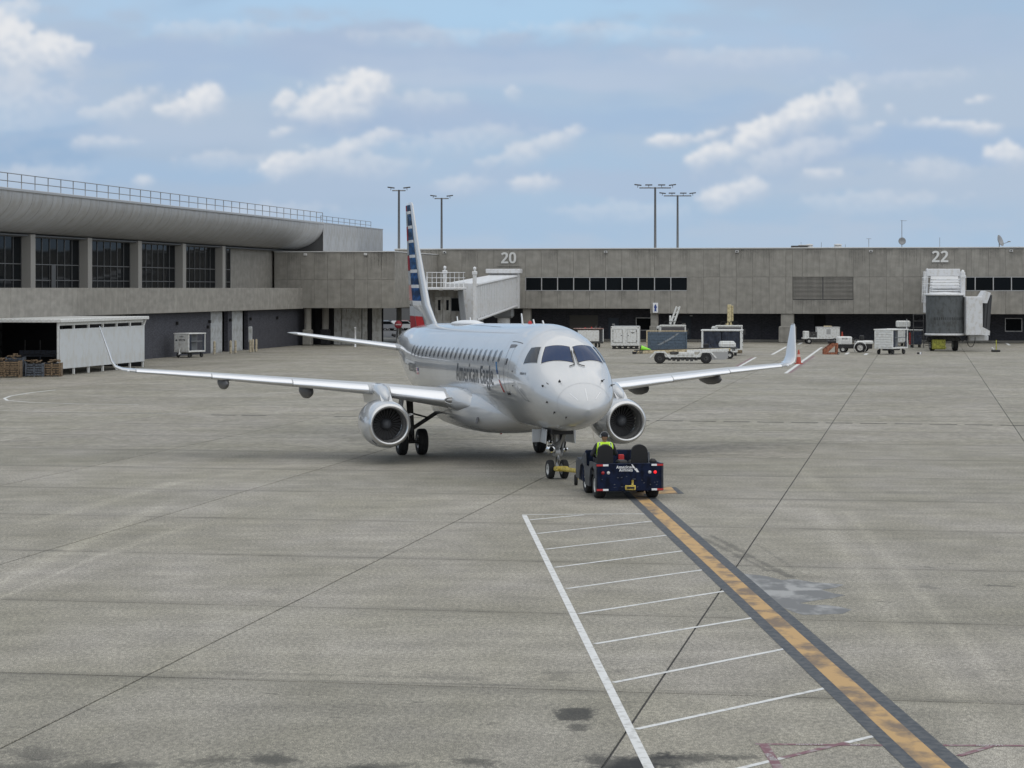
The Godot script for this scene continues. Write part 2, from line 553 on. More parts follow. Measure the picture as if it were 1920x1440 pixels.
func concrete_image(seed_: int, n: int) -> Image:
	var a := FastNoiseLite.new()
	a.seed = seed_; a.frequency = 0.012; a.fractal_octaves = 5
	var b := FastNoiseLite.new()
	b.seed = seed_ + 1; b.frequency = 0.05; b.fractal_octaves = 4
	var i1 := a.get_seamless_image(n, n)
	var i2 := b.get_seamless_image(n, n >> 4)
	i2.resize(n, n, Image.INTERPOLATE_CUBIC)
	var c := FastNoiseLite.new()
	c.seed = seed_ + 2; c.frequency = 0.35; c.fractal_octaves = 2
	var i3 := c.get_seamless_image(n, n)
	for im in [i1, i2, i3]:
		im.convert(Image.FORMAT_L8)
	var d1 := i1.get_data()
	var d2 := i2.get_data()
	var d3 := i3.get_data()
	var out := PackedByteArray()
	out.resize(n * n * 3)
	for i in n * n:
		var v := 0.80 + (d1[i] - 128) * 0.0006 + (d2[i] - 128) * 0.0003 + (d3[i] - 128) * 0.0006
		if d2[i] > 178:
			v -= (d2[i] - 178) * 0.0006
		v = clampf(v, 0.2, 1.0) * 255.0
		out[i * 3] = int(v)
		out[i * 3 + 1] = int(v * 0.995)
		out[i * 3 + 2] = int(v * 0.98)
	return Image.create_from_data(n, n, false, Image.FORMAT_RGB8, out)

# run-off streaks: every column its own length and strength, broken by grain
func streak_image() -> Image:
	var im := Image.create(128, 128, false, Image.FORMAT_RGBA8)
	var r := RandomNumberGenerator.new()
	r.seed = 8
	var n := FastNoiseLite.new()
	n.seed = 12
	n.frequency = 0.09
	for x in 128:
		var base := n.get_noise_1d(x * 1.0) * 0.5 + 0.5
		var reach := clampf(base * 1.2 - 0.1 + r.randf_range(-0.15, 0.15), 0.05, 1.0) * 128.0
		var edge := minf(1.0, minf(x, 127 - x) / 18.0)
		for y in 128:
			var a := 0.0
			if y < reach:
				a = base * edge * (0.35 + 0.4 * n.get_noise_2d(x * 2.0, y * 0.5 + 40.0)) * minf(1.0, (reach - y) / 30.0)
			im.set_pixel(x, y, Color(1, 1, 1, clampf(a, 0.0, 0.6)))
	return im

func brick_image() -> Image:
	# courses too fine to be told apart at this distance: 3.2 m square, 40 courses
	var n := 512
	var im := Image.create(n, n, false, Image.FORMAT_RGB8)
	var r := RandomNumberGenerator.new()
	r.seed = 4
	im.fill(Color(0.62, 0.62, 0.62))
	for row in 40:
		var y0 := int(row * 12.8)
		var y1 := int((row + 1) * 12.8) - 2
		var off := 0 if row % 2 == 0 else 16
		for k in 16:
			var v := r.randf_range(0.74, 1.0)
			im.fill_rect(Rect2i((k * 32 + off) % n, y0, 30, y1 - y0), Color(v, v, v * 1.03))
	return im

# ---------- apron ----------
const SLAB := 8.02
const V0 := 34.2
const NEAR := [-20.0, 20.0, 24.0, 92.0]      # x0, x1, depth0, depth1 covered by the near map
const FARM := [-72.0, 72.0, 84.0, 300.0]

func apron_map(area: Array, n: int, near: bool, seed_: int) -> Image:
	var mx: float = (area[1] - area[0]) / n
	var md: float = (area[3] - area[2]) / n
	var layers := []
	for k in 3:
		var f := FastNoiseLite.new()
		f.seed = seed_ + k
		f.frequency = mx / [5.5, 1.3, 0.10][k]
		f.fractal_octaves = [4, 4, 2][k]
		f.fractal_gain = 0.55
		var im: Image = f.get_image(n, n)
		im.convert(Image.FORMAT_L8)
		layers.append(im.get_data())
	# streaky layer, drawn out across the stand
	var sf := FastNoiseLite.new()
	sf.seed = seed_ + 9
	sf.frequency = mx / 0.7
	sf.fractal_octaves = 4
	var sim: Image = sf.get_image(n >> 3, n)
	sim.convert(Image.FORMAT_L8)
	sim.resize(n, n, Image.INTERPOLATE_CUBIC)
	layers.append(sim.get_data())
	var l0: PackedByteArray = layers[0]
	var l1: PackedByteArray = layers[1]
	var l2: PackedByteArray = layers[2]
	var l3: PackedByteArray = layers[3]
	var v := PackedFloat32Array()
	v.resize(n * n)
	for i in n * n:
		v[i] = 1.0 + (l0[i] - 128) * 0.0005 + (l1[i] - 128) * 0.0005 + (l2[i] - 128) * 0.0014 + (l3[i] - 128) * 0.0005
	# grime caught along the joints, with a grain of its own
	var br := 0.45
	for i in n:
		var d: float = area[2] + (i + 0.5) * md
		for j in n:
			var x: float = area[0] + (j + 0.5) * mx
			var vv := x * SA + d * CA - V0
			var g := absf(vv - SLAB * roundf(vv / SLAB))
			if g < br:
				var q := i * n + j
				v[q] -= (1.0 - g / br) * clampf((l1[q] - 88) * 0.0015 + (l2[q] - 128) * 0.0012, 0.0, 0.2)
	for s in (near_stains() if near else far_stains()):
		stamp(v, l1, l2, n, area, mx, md, s)
	var out := PackedByteArray()
	out.resize(n * n * 3)
	for i in n * n:
		var t := clampf(v[i], 0.2, 1.35) * 178.0
		out[i * 3] = int(t)
		out[i * 3 + 1] = int(t * 0.982)
		out[i * 3 + 2] = int(t * (0.925 + (l0[i] - 128) * 0.0002))
	return Image.create_from_data(n, n, false, Image.FORMAT_RGB8, out)

# [x, y, x2, y2, half width m, amount, edge] : a spill or a track from one photo pixel to another
func near_stains() -> Array:
	return [
		[1075, 1334, 1075, 1345, 0.27, -0.55, 0.55], [1086, 1361, 1086, 1367, 0.20, -0.42, 0.7],
		[1140, 1432, 1230, 1428, 0.50, -0.50, 0.9], [1230, 1430, 1320, 1425, 0.45, -0.48, 0.9], [1120, 1452, 1300, 1452, 0.6, -0.40, 1.0],
		[1238, 1428, 1275, 1428, 0.20, 0.42, 0.7], [1375, 1420, 1410, 1420, 0.22, -0.34, 0.9],
		[902, 1360, 905, 1357, 0.06, -0.25, 0.6], [915, 1360, 920, 1356, 0.06, -0.25, 0.6], [928, 1358, 932, 1356, 0.04, -0.2, 0.6], [20, 1408, 80, 1415, 0.40, -0.25, 1.0], [0, 1440, 160, 1442, 0.45, -0.3, 1.0], [360, 1428, 410, 1424, 0.36, -0.34, 1.0], [510, 1424, 535, 1426, 0.33, -0.42, 1.0],
		[700, 1438, 750, 1436, 0.3, -0.32, 1.0], [870, 1428, 900, 1428, 0.36, -0.44, 1.0], [600, 1442, 660, 1444, 0.3, -0.25, 1.0], [240, 1436, 290, 1434, 0.25, -0.25, 1.0],
		[1045, 1262, 1045, 1274, 0.25, -0.16, 1.0], [1170, 1257, 1210, 1253, 0.22, -0.16, 1.0],
		[1735, 1063, 1745, 1065, 0.16, -0.26, 0.8], [1780, 1057, 1812, 1058, 0.12, -0.28, 0.8], [1735, 1100, 1755, 1102, 0.18, -0.18, 0.8], [1858, 1098, 1895, 1099, 0.12, -0.3, 0.8],
		[1650, 1128, 1670, 1129, 0.07, -0.36, 0.7], [1850, 1255, 1885, 1257, 0.10, -0.2, 0.9], [1880, 1276, 1905, 1276, 0.08, -0.2, 0.9],
		[1335, 1005, 1480, 1082, 0.13, -0.26, 0.9], [1320, 1010, 1440, 1070, 0.12, -0.22, 0.9], [1420, 1020, 1500, 1075, 0.08, -0.10, 0.9],
		[-40, 1108, 130, 1030, 0.42, 0.13, 0.9], [130, 1030, 300, 950, 0.42, 0.13, 0.9], [-20, 1130, 190, 1040, 0.12, 0.12, 0.9], [190, 1040, 360, 985, 0.3, 0.10, 0.9], [60, 980, 330, 905, 0.4, 0.12, 0.9], [330, 905, 560, 870, 0.35, 0.06, 0.9],
		[1530, 955, 1640, 1120, 0.40, 0.08, 0.9], [1640, 1120, 1790, 1300, 0.36, 0.08, 0.9], [1790, 1300, 1900, 1450, 0.36, 0.07, 0.9], [1590, 960, 1730, 1120, 0.25, 0.08, 0.9], [1420, 1060, 1560, 1080, 0.3, 0.10, 0.9], [1730, 1120, 1880, 1280, 0.22, 0.10, 0.8], [1560, 930, 1500, 880, 0.4, 0.08, 0.9], [700, 1180, 760, 1172, 0.06, 0.12, 0.8], [760, 1172, 880, 1165, 0.05, 0.12, 0.8], [860, 1160, 930, 1156, 0.04, -0.12, 0.8], [500, 1300, 520, 1302, 0.05, -0.3, 0.7], [620, 1345, 640, 1346, 0.03, -0.3, 0.7], [250, 1180, 420, 1172, 0.05, -0.1, 0.9], [1180, 1010, 1300, 1120, 0.4, 0.03, 1.0],
		[880, 975, 1330, 985, 0.5, -0.03, 1.0],
		[200, 1070, 520, 1110, 0.5, -0.05, 1.0], [860, 1120, 1010, 1122, 0.25, -0.04, 1.0],
		[0, 1262, 960, 1285, 0.08, -0.15, 0.9], [300, 1258, 900, 1273, 0.22, -0.13, 1.0], [960, 1285, 1920, 1318, 0.06, -0.08, 0.9],
		[775, 1316, 790, 1317, 0.03, -0.5, 0.5], [820, 1297, 828, 1297, 0.025, -0.4, 0.5], [1330, 930, 1700, 945, 0.5, -0.05, 1.0],
		[1200, 920, 1900, 925, 0.5, -0.04, 1.0]]

func far_stains() -> Array:
	return [
		[0, 845, 700, 855, 1.2, -0.05, 1.0], [380, 770, 700, 776, 0.7, 0.06, 1.0], [0, 800, 400, 803, 1.0, 0.05, 1.0], [1250, 820, 1900, 826, 1.0, 0.05, 1.0],
		[1200, 775, 1900, 782, 0.9, -0.08, 1.0], [1220, 757, 1900, 764, 0.8, -0.06, 1.0], [1240, 735, 1900, 739, 0.8, 0.05, 1.0], [1500, 716, 1900, 719, 1.0, -0.05, 1.0],
		[270, 690, 560, 672, 1.6, -0.06, 1.0], [0, 770, 380, 772, 0.8, 0.06, 1.0], [1500, 690, 1900, 692, 1.5, -0.05, 1.0], [1300, 705, 1480, 707, 1.2, -0.05, 1.0]]

func stamp(v: PackedFloat32Array, l1: PackedByteArray, l2: PackedByteArray, n: int, area: Array, mx: float, md: float, s: Array):
	var a3 := G(s[0], s[1])
	var b3 := G(s[2], s[3])
	var a := Vector2(a3.x, -a3.z)
	var b := Vector2(b3.x, -b3.z)
	var r: float = s[4] * 1.5
	var lo := a.min(b) - Vector2(r, r)
	var hi := a.max(b) + Vector2(r, r)
	var ab := b - a
	var len2: float = max(ab.length_squared(), 1e-6)
	for i in range(max(0, int((lo.y - area[2]) / md)), min(n, int((hi.y - area[2]) / md) + 1)):
		for j in range(max(0, int((lo.x - area[0]) / mx)), min(n, int((hi.x - area[0]) / mx) + 1)):
			var p := Vector2(area[0] + (j + 0.5) * mx, area[2] + (i + 0.5) * md)
			var t: float = clamp((p - a).dot(ab) / len2, 0.0, 1.0)
			var q := i * n + j
			var d: float = (p - a - ab * t).length() / s[4] + (l1[q] - 128) * 0.006 + (l2[q] - 128) * 0.003
			v[q] += s[5] * (1.0 - smoothstep(1.0 - s[6], 1.15, d)) * (0.75 + (l2[q] - 100) * 0.004)

func build_apron():
	var near_tex := ImageTexture.create_from_image(apron_map(NEAR, 2048, true, 71))
	var far_tex := ImageTexture.create_from_image(apron_map(FARM, 1024, false, 83))
	var grain := noise_map(77, 0.13, grey(0.60), grey(1.0), 512, 3, 0.25, 0.68)
	var slab_mats := []
	for k in 10:
		var m := mat(Color(1, 1, 1), 0.82)
		var c: float = 0.86 * (1.0 + [0.0, 0.06, -0.06, 0.03, -0.035][k % 5])
		m.albedo_color = lin(c, c * (0.968 + 0.004 * (k % 3)), c * 0.915)
		m.albedo_texture = near_tex if k < 5 else far_tex
		m.detail_enabled = true
		m.detail_albedo = grain
		m.detail_blend_mode = BaseMaterial3D.BLEND_MODE_MUL
		m.detail_uv_layer = BaseMaterial3D.DETAIL_UV_2
		slab_mats.append(m)
	# the sheet under and beyond the slabs
	var gm := mat(lin(0.30, 0.29, 0.265), 0.9)
	gm.albedo_texture = noise_map(78, 0.02, grey(0.75), grey(1.0), 512, 5, 0.2, 0.8)
	worldly(gm, Vector3(23, 23, 23))
	var st := S()
	quad(st, Vector3(-1500, -0.03, -1500), Vector3(1500, -0.03, -1500), Vector3(1500, -0.03, 1500), Vector3(-1500, -0.03, 1500))
	structure("ground", C(st), gm)
	var apron := Node3D.new()
	apron.name = "apron"
	add_child(apron)
	apron.set_meta("kind", "structure")
	# slab grid in the terminal's own axes: u across, v away
	var u0 := 1.15 * CA - 29.0 * SA
	var v0 := V0
	var hw := SLAB * 0.5 - 0.018
	var made := 0
	var tone := RandomNumberGenerator.new()
	tone.seed = 6
	for iv in range(-1, 30):
		for iu in range(-14, 14):
			var cu := u0 + (iu + 0.5) * SLAB
			var cv := v0 + (iv + 0.5) * SLAB
			var inside := false
			for q in [Vector2(0, 0), Vector2(1, 1), Vector2(1, -1), Vector2(-1, 1), Vector2(-1, -1)]:
				var x: float = (cu + q.x * hw) * CA + (cv + q.y * hw) * SA
				var d: float = (cv + q.y * hw) * CA - (cu + q.x * hw) * SA
				if d > 26.0 and d < 262.0 and absf(x) < d * 0.2248 + 1.2:
					inside = true
			var pick := tone.randi_range(0, 4)
			if not inside:
				continue
			made += 1
			var s := SurfaceTool.new()
			s.begin(Mesh.PRIMITIVE_TRIANGLES)
			s.set_smooth_group(-1)
			var cd := cv * CA - cu * SA
			var area: Array = NEAR if cd < 86.0 else FARM
			var top := []
			var low := []
			for q in [Vector2(-1, 1), Vector2(1, 1), Vector2(1, -1), Vector2(-1, -1)]:
				var x: float = (cu + q.x * hw) * CA + (cv + q.y * hw) * SA
				var d: float = (cv + q.y * hw) * CA - (cu + q.x * hw) * SA
				top.append(Vector3(x, 0, -d))
				low.append(Vector3(x, -0.028, -d))
			for f in [top, [top[0], low[0], low[1], top[1]], [top[1], low[1], low[2], top[2]], [top[2], low[2], low[3], top[3]], [top[3], low[3], low[0], top[0]]]:
				for k in [0, 1, 2, 0, 2, 3]:
					var p: Vector3 = f[k]
					s.set_uv(Vector2((p.x - area[0]) / (area[1] - area[0]), (-p.z - area[2]) / (area[3] - area[2])))
					s.set_uv2(Vector2(p.x, -p.z) / 1.9)
					s.add_vertex(p)
			s.generate_normals()
			part("slab", s.commit(), slab_mats[pick + (0 if cd < 86.0 else 5)], apron)
	print("slabs ", made)
	# sealant lying low in the joints
	for iv in range(-1, 30):
		var v := v0 + iv * SLAB
		if v * CA > 268.0:
			continue
		var s := S()
		var half := 0.26 * v + 22.0
		quad(s, Vector3(-half - v * 0.18, -0.012, -v - 0.04), Vector3(half, -0.012, -v - 0.04), Vector3(half, -0.012, -v + 0.04), Vector3(-half - v * 0.18, -0.012, -v + 0.04))
		part("joint_sealant", C(s), M.sealant, apron, Vector3.ZERO, Vector3(0, -AL, 0))
	for iu in range(-14, 15):
		var u := u0 + iu * SLAB
		var s := S()
		quad(s, Vector3(u - 0.04, -0.015, -264), Vector3(u + 0.04, -0.015, -264), Vector3(u + 0.04, -0.015, -20), Vector3(u - 0.04, -0.015, -20))
		part("joint_sealant", C(s), M.sealant, apron, Vector3.ZERO, Vector3(0, -AL, 0))
	# trench drain: a row of dark grates
	var drain := thing("trench_drain", "long row of dark grates set flush across the apron behind the aircraft", "drain")
	var p0 := G(390, 778)
	var p1 := G(1935, 798)
	var along := p1 - p0
	var yaw := atan2(-along.z, along.x)
	var gm2 := box_mesh(Vector3(1.2, 0.02, 0.22))
	var cnt := int(along.length() / 1.5)
	for k in cnt:
		if k in [2, 3]:
			continue
		part("grate", gm2, M.sealant, drain, p0 + along * ((k + 0.5) / cnt) + Vector3(0, -0.002, 0), Vector3(0, yaw, 0))

# ---------- painted markings ----------
func paint_material(c: Color, wear: Color, seed_: int, from: float, to: float, freq := 0.02) -> StandardMaterial3D:
	var m := mat(Color(1, 1, 1), 0.75)
	m.albedo_texture = noise_map(seed_, freq, wear, c, 512, 6, from, to)
	worldly(m, Vector3(2.4, 2.4, 2.4))
	return m

func strip(st: SurfaceTool, a: Vector3, b: Vector3, w: float, y: float, cuts := 1):
	var side := (b - a).cross(Vector3.UP).normalized() * w * 0.5
	var up := Vector3(0, y, 0)
	for k in cuts:
		var p := a.lerp(b, float(k) / cuts)
		var q := a.lerp(b, float(k + 1) / cuts)
		quad(st, p - side + up, q - side + up, q + side + up, p + side + up)

func line_mark(called: String, label: String, m: Material, a: Vector3, b: Vector3, w: float, y := 0.004, group := "") -> MeshInstance3D:
	var st := S()
	strip(st, a, b, w, y)
	var o := part(called, C(st), m, self)
	o.set_meta("kind", "structure")
	tag(o, label, "marking", group)
	return o

func build_markings():
	var white := paint_material(lin(0.62, 0.63, 0.62), lin(0.46, 0.46, 0.45), 91, 0.22, 0.5)
	var faint := paint_material(lin(0.50, 0.50, 0.48), lin(0.30, 0.29, 0.28), 92, 0.3, 0.6)
	var maroon := paint_material(lin(0.18, 0.085, 0.10), lin(0.28, 0.24, 0.235), 93, 0.27, 0.56)
	var black := paint_material(lin(0.045, 0.052, 0.062), lin(0.085, 0.09, 0.095), 94, 0.3, 0.7)
	var yellow := paint_material(lin(0.45, 0.285, 0.12), lin(0.18, 0.13, 0.085), 95, 0.26, 0.60, 0.0055)
	worldly(yellow, Vector3(2.6, 1.0, 4.3))
	M.white_paint = white
	# hatched keep-clear zone
	line_mark("zone_edge_line", "long white edge line of the hatched zone left of the yellow line", white, G(983, 966), G(1224, 1455), 0.135, 0.004)
	line_mark("zone_end_line", "thin white line closing the hatched zone just below the tug", white, G(979, 965), G(1211, 963.5), 0.09, 0.0045)
	var hatch := [[65, 150, 270, 131], [95, 201, 533, 154], [125, 260, 586, 207], [160, 328, 650, 265], [203, 408, 724, 336], [250, 502, 806, 416], [310, 615, 910, 516], [380, 760, 1026, 633], [465, 935, 1194, 777]]
	var words := ["topmost", "second", "third", "fourth", "fifth", "sixth", "seventh", "eighth", "ninth"]
	for k in hatch.size():
		var h: Array = hatch[k]
		line_mark("hatch_line", "%s white hatch line from the top inside the hatched zone" % words[k], white, G(960 + h[0] * 0.5, 900 + h[1] * 0.5), G(960 + h[2] * 0.5, 900 + h[3] * 0.5), 0.105, 0.0042, "white hatch lines")
	var hz0 := G(960 + 760 * 0.5, 900 + 1105 * 0.5)
	var hz1 := G(960 + 1368 * 0.5, 900 + 958 * 0.5)
	line_mark("hatch_line", "lowest white hatch line, partly covered by maroon paint", white, hz0, hz1, 0.10, 0.0042, "white hatch lines")
	line_mark("overpaint_line", "faded maroon stretch painted over the lowest hatch line", maroon, hz0.lerp(hz1, 0.40), hz0.lerp(hz1, 0.80), 0.11, 0.0055)
	# lead-in line: yellow on a black border
	var guide := thing("guide_line", "scuffed yellow stand guide line with black borders running under the tug", "marking")
	guide.set_meta("kind", "structure")
	var a := G(1203.5, 934)
	var b := G(1757, 1441)
	var far := a + (a - b) * 0.06
	var near := b + (b - a) * 0.08
	var sx := Vector3(0.29, 0, 0)
	var st := S()
	strip(st, far - sx, near - sx, 0.22, 0.005, 8)
	part("black_border", C(st), black, guide)
	st = S()
	strip(st, far + sx, near + sx, 0.25, 0.005, 8)
	part("black_border", C(st), black, guide)
	st = S()
	strip(st, far, near, 0.36, 0.006, 8)
	part("yellow_stripe", C(st), yellow, guide)
	# stop bar beside the tug
	var bar := thing("stop_bar", "short yellow stop bar with black end sticking out right of the tug", "marking")
	bar.set_meta("kind", "structure")
	st = S()
	quad(st, G(1180, 913.5) + Vector3(0, 0.007, 0), G(1259, 913.5) + Vector3(0, 0.007, 0), G(1271, 926) + Vector3(0, 0.007, 0), G(1185, 926) + Vector3(0, 0.007, 0))
	part("yellow_stripe", C(st), yellow, bar)
	st = S()
	quad(st, G(1259, 913.5) + Vector3(0, 0.007, 0), G(1267, 913.5) + Vector3(0, 0.007, 0), G(1283, 926) + Vector3(0, 0.007, 0), G(1271, 926) + Vector3(0, 0.007, 0))
	part("black_end", C(st), black, bar)
	# maroon hazard outline with small white lettering, read from the far side
	var hz := thing("hazard_outline", "maroon hazard outline with small upside-down white letters at the lower right", "marking")
	hz.set_meta("kind", "structure")
	var segs := [[1416, 1395.5, 1664, 1398, 0.10], [1768, 1398, 1960, 1399, 0.10], [1431, 1395, 1468, 1455, 0.13], [1798, 1418, 1858, 1400, 0.10]]
	for k in segs.size():
		var g: Array = segs[k]
		st = S()
		strip(st, G(g[0], g[1]), G(g[2], g[3]), g[4], 0.0048 + 0.0008 * k)
		part("maroon_line", C(st), maroon, hz)
	for q in [["HAZARD", 1517, 1396.8], ["767", 1604, 1397.6], ["HAZARD", 1855, 1398.4]]:
		var tm := text_mesh(q[0], 0.07, 0.0)
		part("letters", tm, M.coping, hz, G(q[1], q[2]) + Vector3(0, 0.0095, 0), Vector3(-PI / 2, PI, 0))
	part("letters", text_mesh("HAZARD", 0.085, 0.0), M.coping, hz, G(1445, 1420) + Vector3(0, 0.0095, 0), Vector3(-PI / 2, -PI / 2 + 0.1, 0))
	# spilled water over the guide line
	var spill := []
	for q in [[880, 420], [870, 352], [915, 356], [960, 362], [1010, 375], [1060, 372], [1130, 384], [1200, 388], [1245, 393], [1215, 404], [1160, 412], [1205, 425], [1250, 432], [1200, 444], [1120, 455], [1080, 462], [1130, 470], [1170, 468], [1230, 476], [1275, 487], [1240, 502], [1160, 505], [1090, 506], [1050, 494], [1000, 470], [960, 448]]:
		var g := G(960 + q[0] * 0.5, 900 + q[1] * 0.5)
		spill.append(Vector2(g.x, g.z))
	var wet := mat(lin(0.115, 0.118, 0.12), 0.6)
	wet.albedo_texture = noise_map(97, 0.006, grey(0.70), grey(1.0), 256, 6, 0.35, 0.62)
	worldly(wet, Vector3(2.2, 2.2, 4.4))
	wet.albedo_color = lin(0.30, 0.297, 0.288)
	st = S()
	var poly := PackedVector2Array(spill)
	var idx := Geometry2D.triangulate_polygon(poly)
	for i in range(0, idx.size(), 3):
		tri_out(st, Vector3(poly[idx[i]].x, 0.0030, poly[idx[i]].y), Vector3(poly[idx[i + 1]].x, 0.0030, poly[idx[i + 1]].y), Vector3(poly[idx[i + 2]].x, 0.0030, poly[idx[i + 2]].y), Vector3(6, -5, -48))
	var sp := part("water_spill", C(st), wet, self)
	tag(sp, "wet patch with pointed fingers spreading right of the yellow line", "puddle")
	# stand markings further off
	var far_lines := [
		["white line with maroon edge in front of the white tractor", 1378, 692, 1417, 670, 0.22],
		["short white line between the tarp cart and the right winglet", 1447.5, 665, 1475, 650, 0.28],
		["long white line running out from under the right winglet tip", 1473, 700, 1541, 651, 0.26],
		["tiny white dash beside the big concrete pillar", 1497, 646, 1503.5, 642.5, 0.3],
		["tiny white dash in front of the white tow tractor", 1586, 664.5, 1591, 661, 0.3],
		["tiny white dash left of the slatted baggage cart", 1622, 665.5, 1626, 662.5, 0.3],
		["small white dash beyond the yellow post at the right edge", 1887, 643, 1893, 647.5, 0.3]]
	for g in far_lines:
		line_mark("stand_line", g[0], white, G(g[1], g[2]), G(g[3], g[4]), g[5], 0.006)
	line_mark("maroon_edge", "maroon stripe along the white line near the belt loader", maroon, G(1372, 692), G(1411, 670), 0.2, 0.005)
	line_mark("maroon_edge", "maroon stripe beside the long white line under the right winglet", maroon, G(1480, 700), G(1527, 667), 0.22, 0.005)
	var loopy := [[105, 731], [60, 736], [20, 742.5], [8, 747], [14, 751], [60, 754.5], [150, 757.5], [260, 758.5]]
	st = S()
	for i in loopy.size() - 1:
		strip(st, G(loopy[i][0], loopy[i][1]), G(loopy[i + 1][0], loopy[i + 1][1]), 0.16, 0.004)
	var lp := part("curved_line", C(st), white, self)
	lp.set_meta("kind", "structure")
	tag(lp, "thin curved white line on the apron at the left edge", "marking")
	line_mark("faint_line", "faint straight white line across the apron left of the engine", faint, G(0, 770), G(380, 776.5), 0.16, 0.004)
	line_mark("faint_line", "faint pale line right of the white tractor", faint, G(1395, 664), G(1447, 665.5), 0.3, 0.005)

# ---------- the concourse: all in the terminal's own axes (x = u, z = -v) ----------
const FV := 258.0

func framed(called: String, label: String, category: String) -> Node3D:
	return thing(called, label, category, Vector3.ZERO, -AL)

func panel(parent: Node, u0: float, u1: float, y0: float, y1: float, v: float, k: int):
	if u1 - u0 < 0.05 or y1 - y0 < 0.05:
		return
	var st := S()
	bbox(st, Vector3.ZERO, Vector3(u1 - u0 - 0.014, y1 - y0 - 0.018, 0.16), 0.012)
	part("panel", C(st), M.panels[k % 4], parent, Vector3((u0 + u1) * 0.5, (y0 + y1) * 0.5, -v - 0.08 + rng.randf_range(-0.006, 0.006)))

func build_concourse():
	var c := framed("concourse", "long grey concrete concourse with gate numbers across the background", "building")
	var ul := u_at(740, FV)
	var ur := u_at(2010, FV)
	var top := 10.62
	var mid := yh(519.5, d_at(1230, FV))
	var so_l := 3.80
	var so_r := 3.25
	var ustep := u_at(1219, FV)
	var st := S()
	box(st, Vector3((ul + ur) * 0.5, (so_r + top) * 0.5 + 0.3, -FV - 20.2), Vector3(ur - ul - 0.1, top - so_r - 0.7, 40))
	part("wall_core", C(st), M.joint, c)
	st = S()
	box(st, Vector3((ul + ur) * 0.5, top - 0.06, -FV - 20.15), Vector3(ur - ul, 0.10, 40.3))
	part("roof", C(st), M.roof_top, c)
	st = S()
	bbox(st, Vector3((ul + ur) * 0.5, top + 0.05, -FV - 0.05), Vector3(ur - ul + 0.04, 0.12, 0.42), 0.02)
	part("coping", C(st), M.coping, c)
	st = S()
	box(st, Vector3((ul + ustep) * 0.5, so_l + 0.06, -FV - 20.1), Vector3(ustep - ul - 0.05, 0.1, 39.8))
	box(st, Vector3((ur + ustep) * 0.5, so_r + 0.06, -FV - 20.1), Vector3(ur - ustep - 0.05, 0.1, 39.8))
	part("soffit", C(st), M.panels[2], c)
	# panels about two metres wide in two rows; ribbon windows and a louvre interrupt the lower row
	var wa := u_at(985, FV)
	var wb := u_at(1288, FV)
	var pw := (wb - wa) / 10.0
	var win_b := yh(545.5, d_at(1130, FV))
	var wc := u_at(1812, FV)
	var la := u_at(1486, FV)
	var lb := u_at(1600, FV)
	var lou_b := yh(562.5, d_at(1540, FV))
	var edges := []
	var x := wa
	while x - pw > ul:
		x -= pw
	edges.append(ul)
	while x < ur:
		if x > ul + 0.1:
			edges.append(x)
		x += pw
	edges.append(ur)
	for extra in [ustep, la, lb, wc]:
		edges.append(extra)
	edges.sort()
	var clean := [edges[0]]
	for e in edges:
		if e - clean[-1] > 0.45:
			clean.append(e)
		elif e in [ustep, la, lb, wc]:
			clean[-1] = e
	clean[-1] = ur
	for i in clean.size() - 1:
		var a: float = clean[i]
		var b: float = clean[i + 1]
		var m := (a + b) * 0.5
		var low := so_l if m < ustep else so_r
		panel(c, a, b, mid, top - 0.02, FV, rng.randi_range(0, 3))
		var head := mid
		if (m > wa and m < wb) or m > wc:
			head = win_b
		elif m > la and m < lb:
			head = lou_b
		panel(c, a, b, low, head, FV, rng.randi_range(0, 3))
	# ribbon windows: every pane its own, in a light frame
	var glass := func(u0: float, n: int, from: float, step: float):
		for k in n:
			var cu := u0 + from + (k + 0.5) * step
			var w := part("window", box_mesh(Vector3(step - 0.12, mid - win_b - 0.14, 0.03)), M.glass, c, Vector3(cu, (mid + win_b) * 0.5, -FV - 0.10), Vector3(rng.randf_range(-0.012, 0.012), rng.randf_range(-0.01, 0.01), 0))
			var f := S()
			box(f, Vector3(-step * 0.5 + 0.03, 0, 0.05), Vector3(0.10, mid - win_b - 0.16, 0.12))
			box(f, Vector3(0, (mid - win_b) * 0.5 - 0.04, 0.05), Vector3(step, 0.07, 0.12))
			box(f, Vector3(0, -(mid - win_b) * 0.5 + 0.04, 0.05), Vector3(step, 0.08, 0.16))
			part("frame", C(f), M.frame, w)
	glass.call(wa, 10, 0.0, pw)
	var step2 := u_at(1862, FV) - u_at(1828, FV)
	glass.call(u_at(1828, FV), 6, -step2, step2)
	# louvre
	var lv := part("louvre", box_mesh(Vector3(lb - la - 0.1, mid - lou_b - 0.08, 0.05)), M.frame_dark, c, Vector3((la + lb) * 0.5, (mid + lou_b) * 0.5, -FV - 0.22))
	var sl := S()
	box(sl, Vector3.ZERO, Vector3((lb - la) * 0.5 - 0.12, 0.025, 0.14), Basis(Vector3.RIGHT, 0.7))
	var slm := C(sl)
	for half in 2:
		for k in 17:
			part("slat", slm, M.panels[1], lv, Vector3((half - 0.5) * (lb - la) * 0.5, -(mid - lou_b) * 0.5 + 0.16 + k * (mid - lou_b - 0.24) / 16.0, 0.13))
	# gate numbers
	for q in [["20", 954.0, 484.0], ["22", 1762.5, 481.5]]:
		var d := d_at(q[1], FV)
		part("gate_number", text_mesh(q[0], 1.24, 0.09, true), M.letters, c, Vector3(u_at(q[1], FV) , yh(q[2], d) , -FV + 0.10))
	# rust line below number 20, small flood lamps under the coping
	part("ledge", box_mesh(Vector3(2.7, 0.05, 0.12)), M.panels[2], c, Vector3(u_at(954, FV), yh(499, d_at(954, FV)), -FV + 0.05))
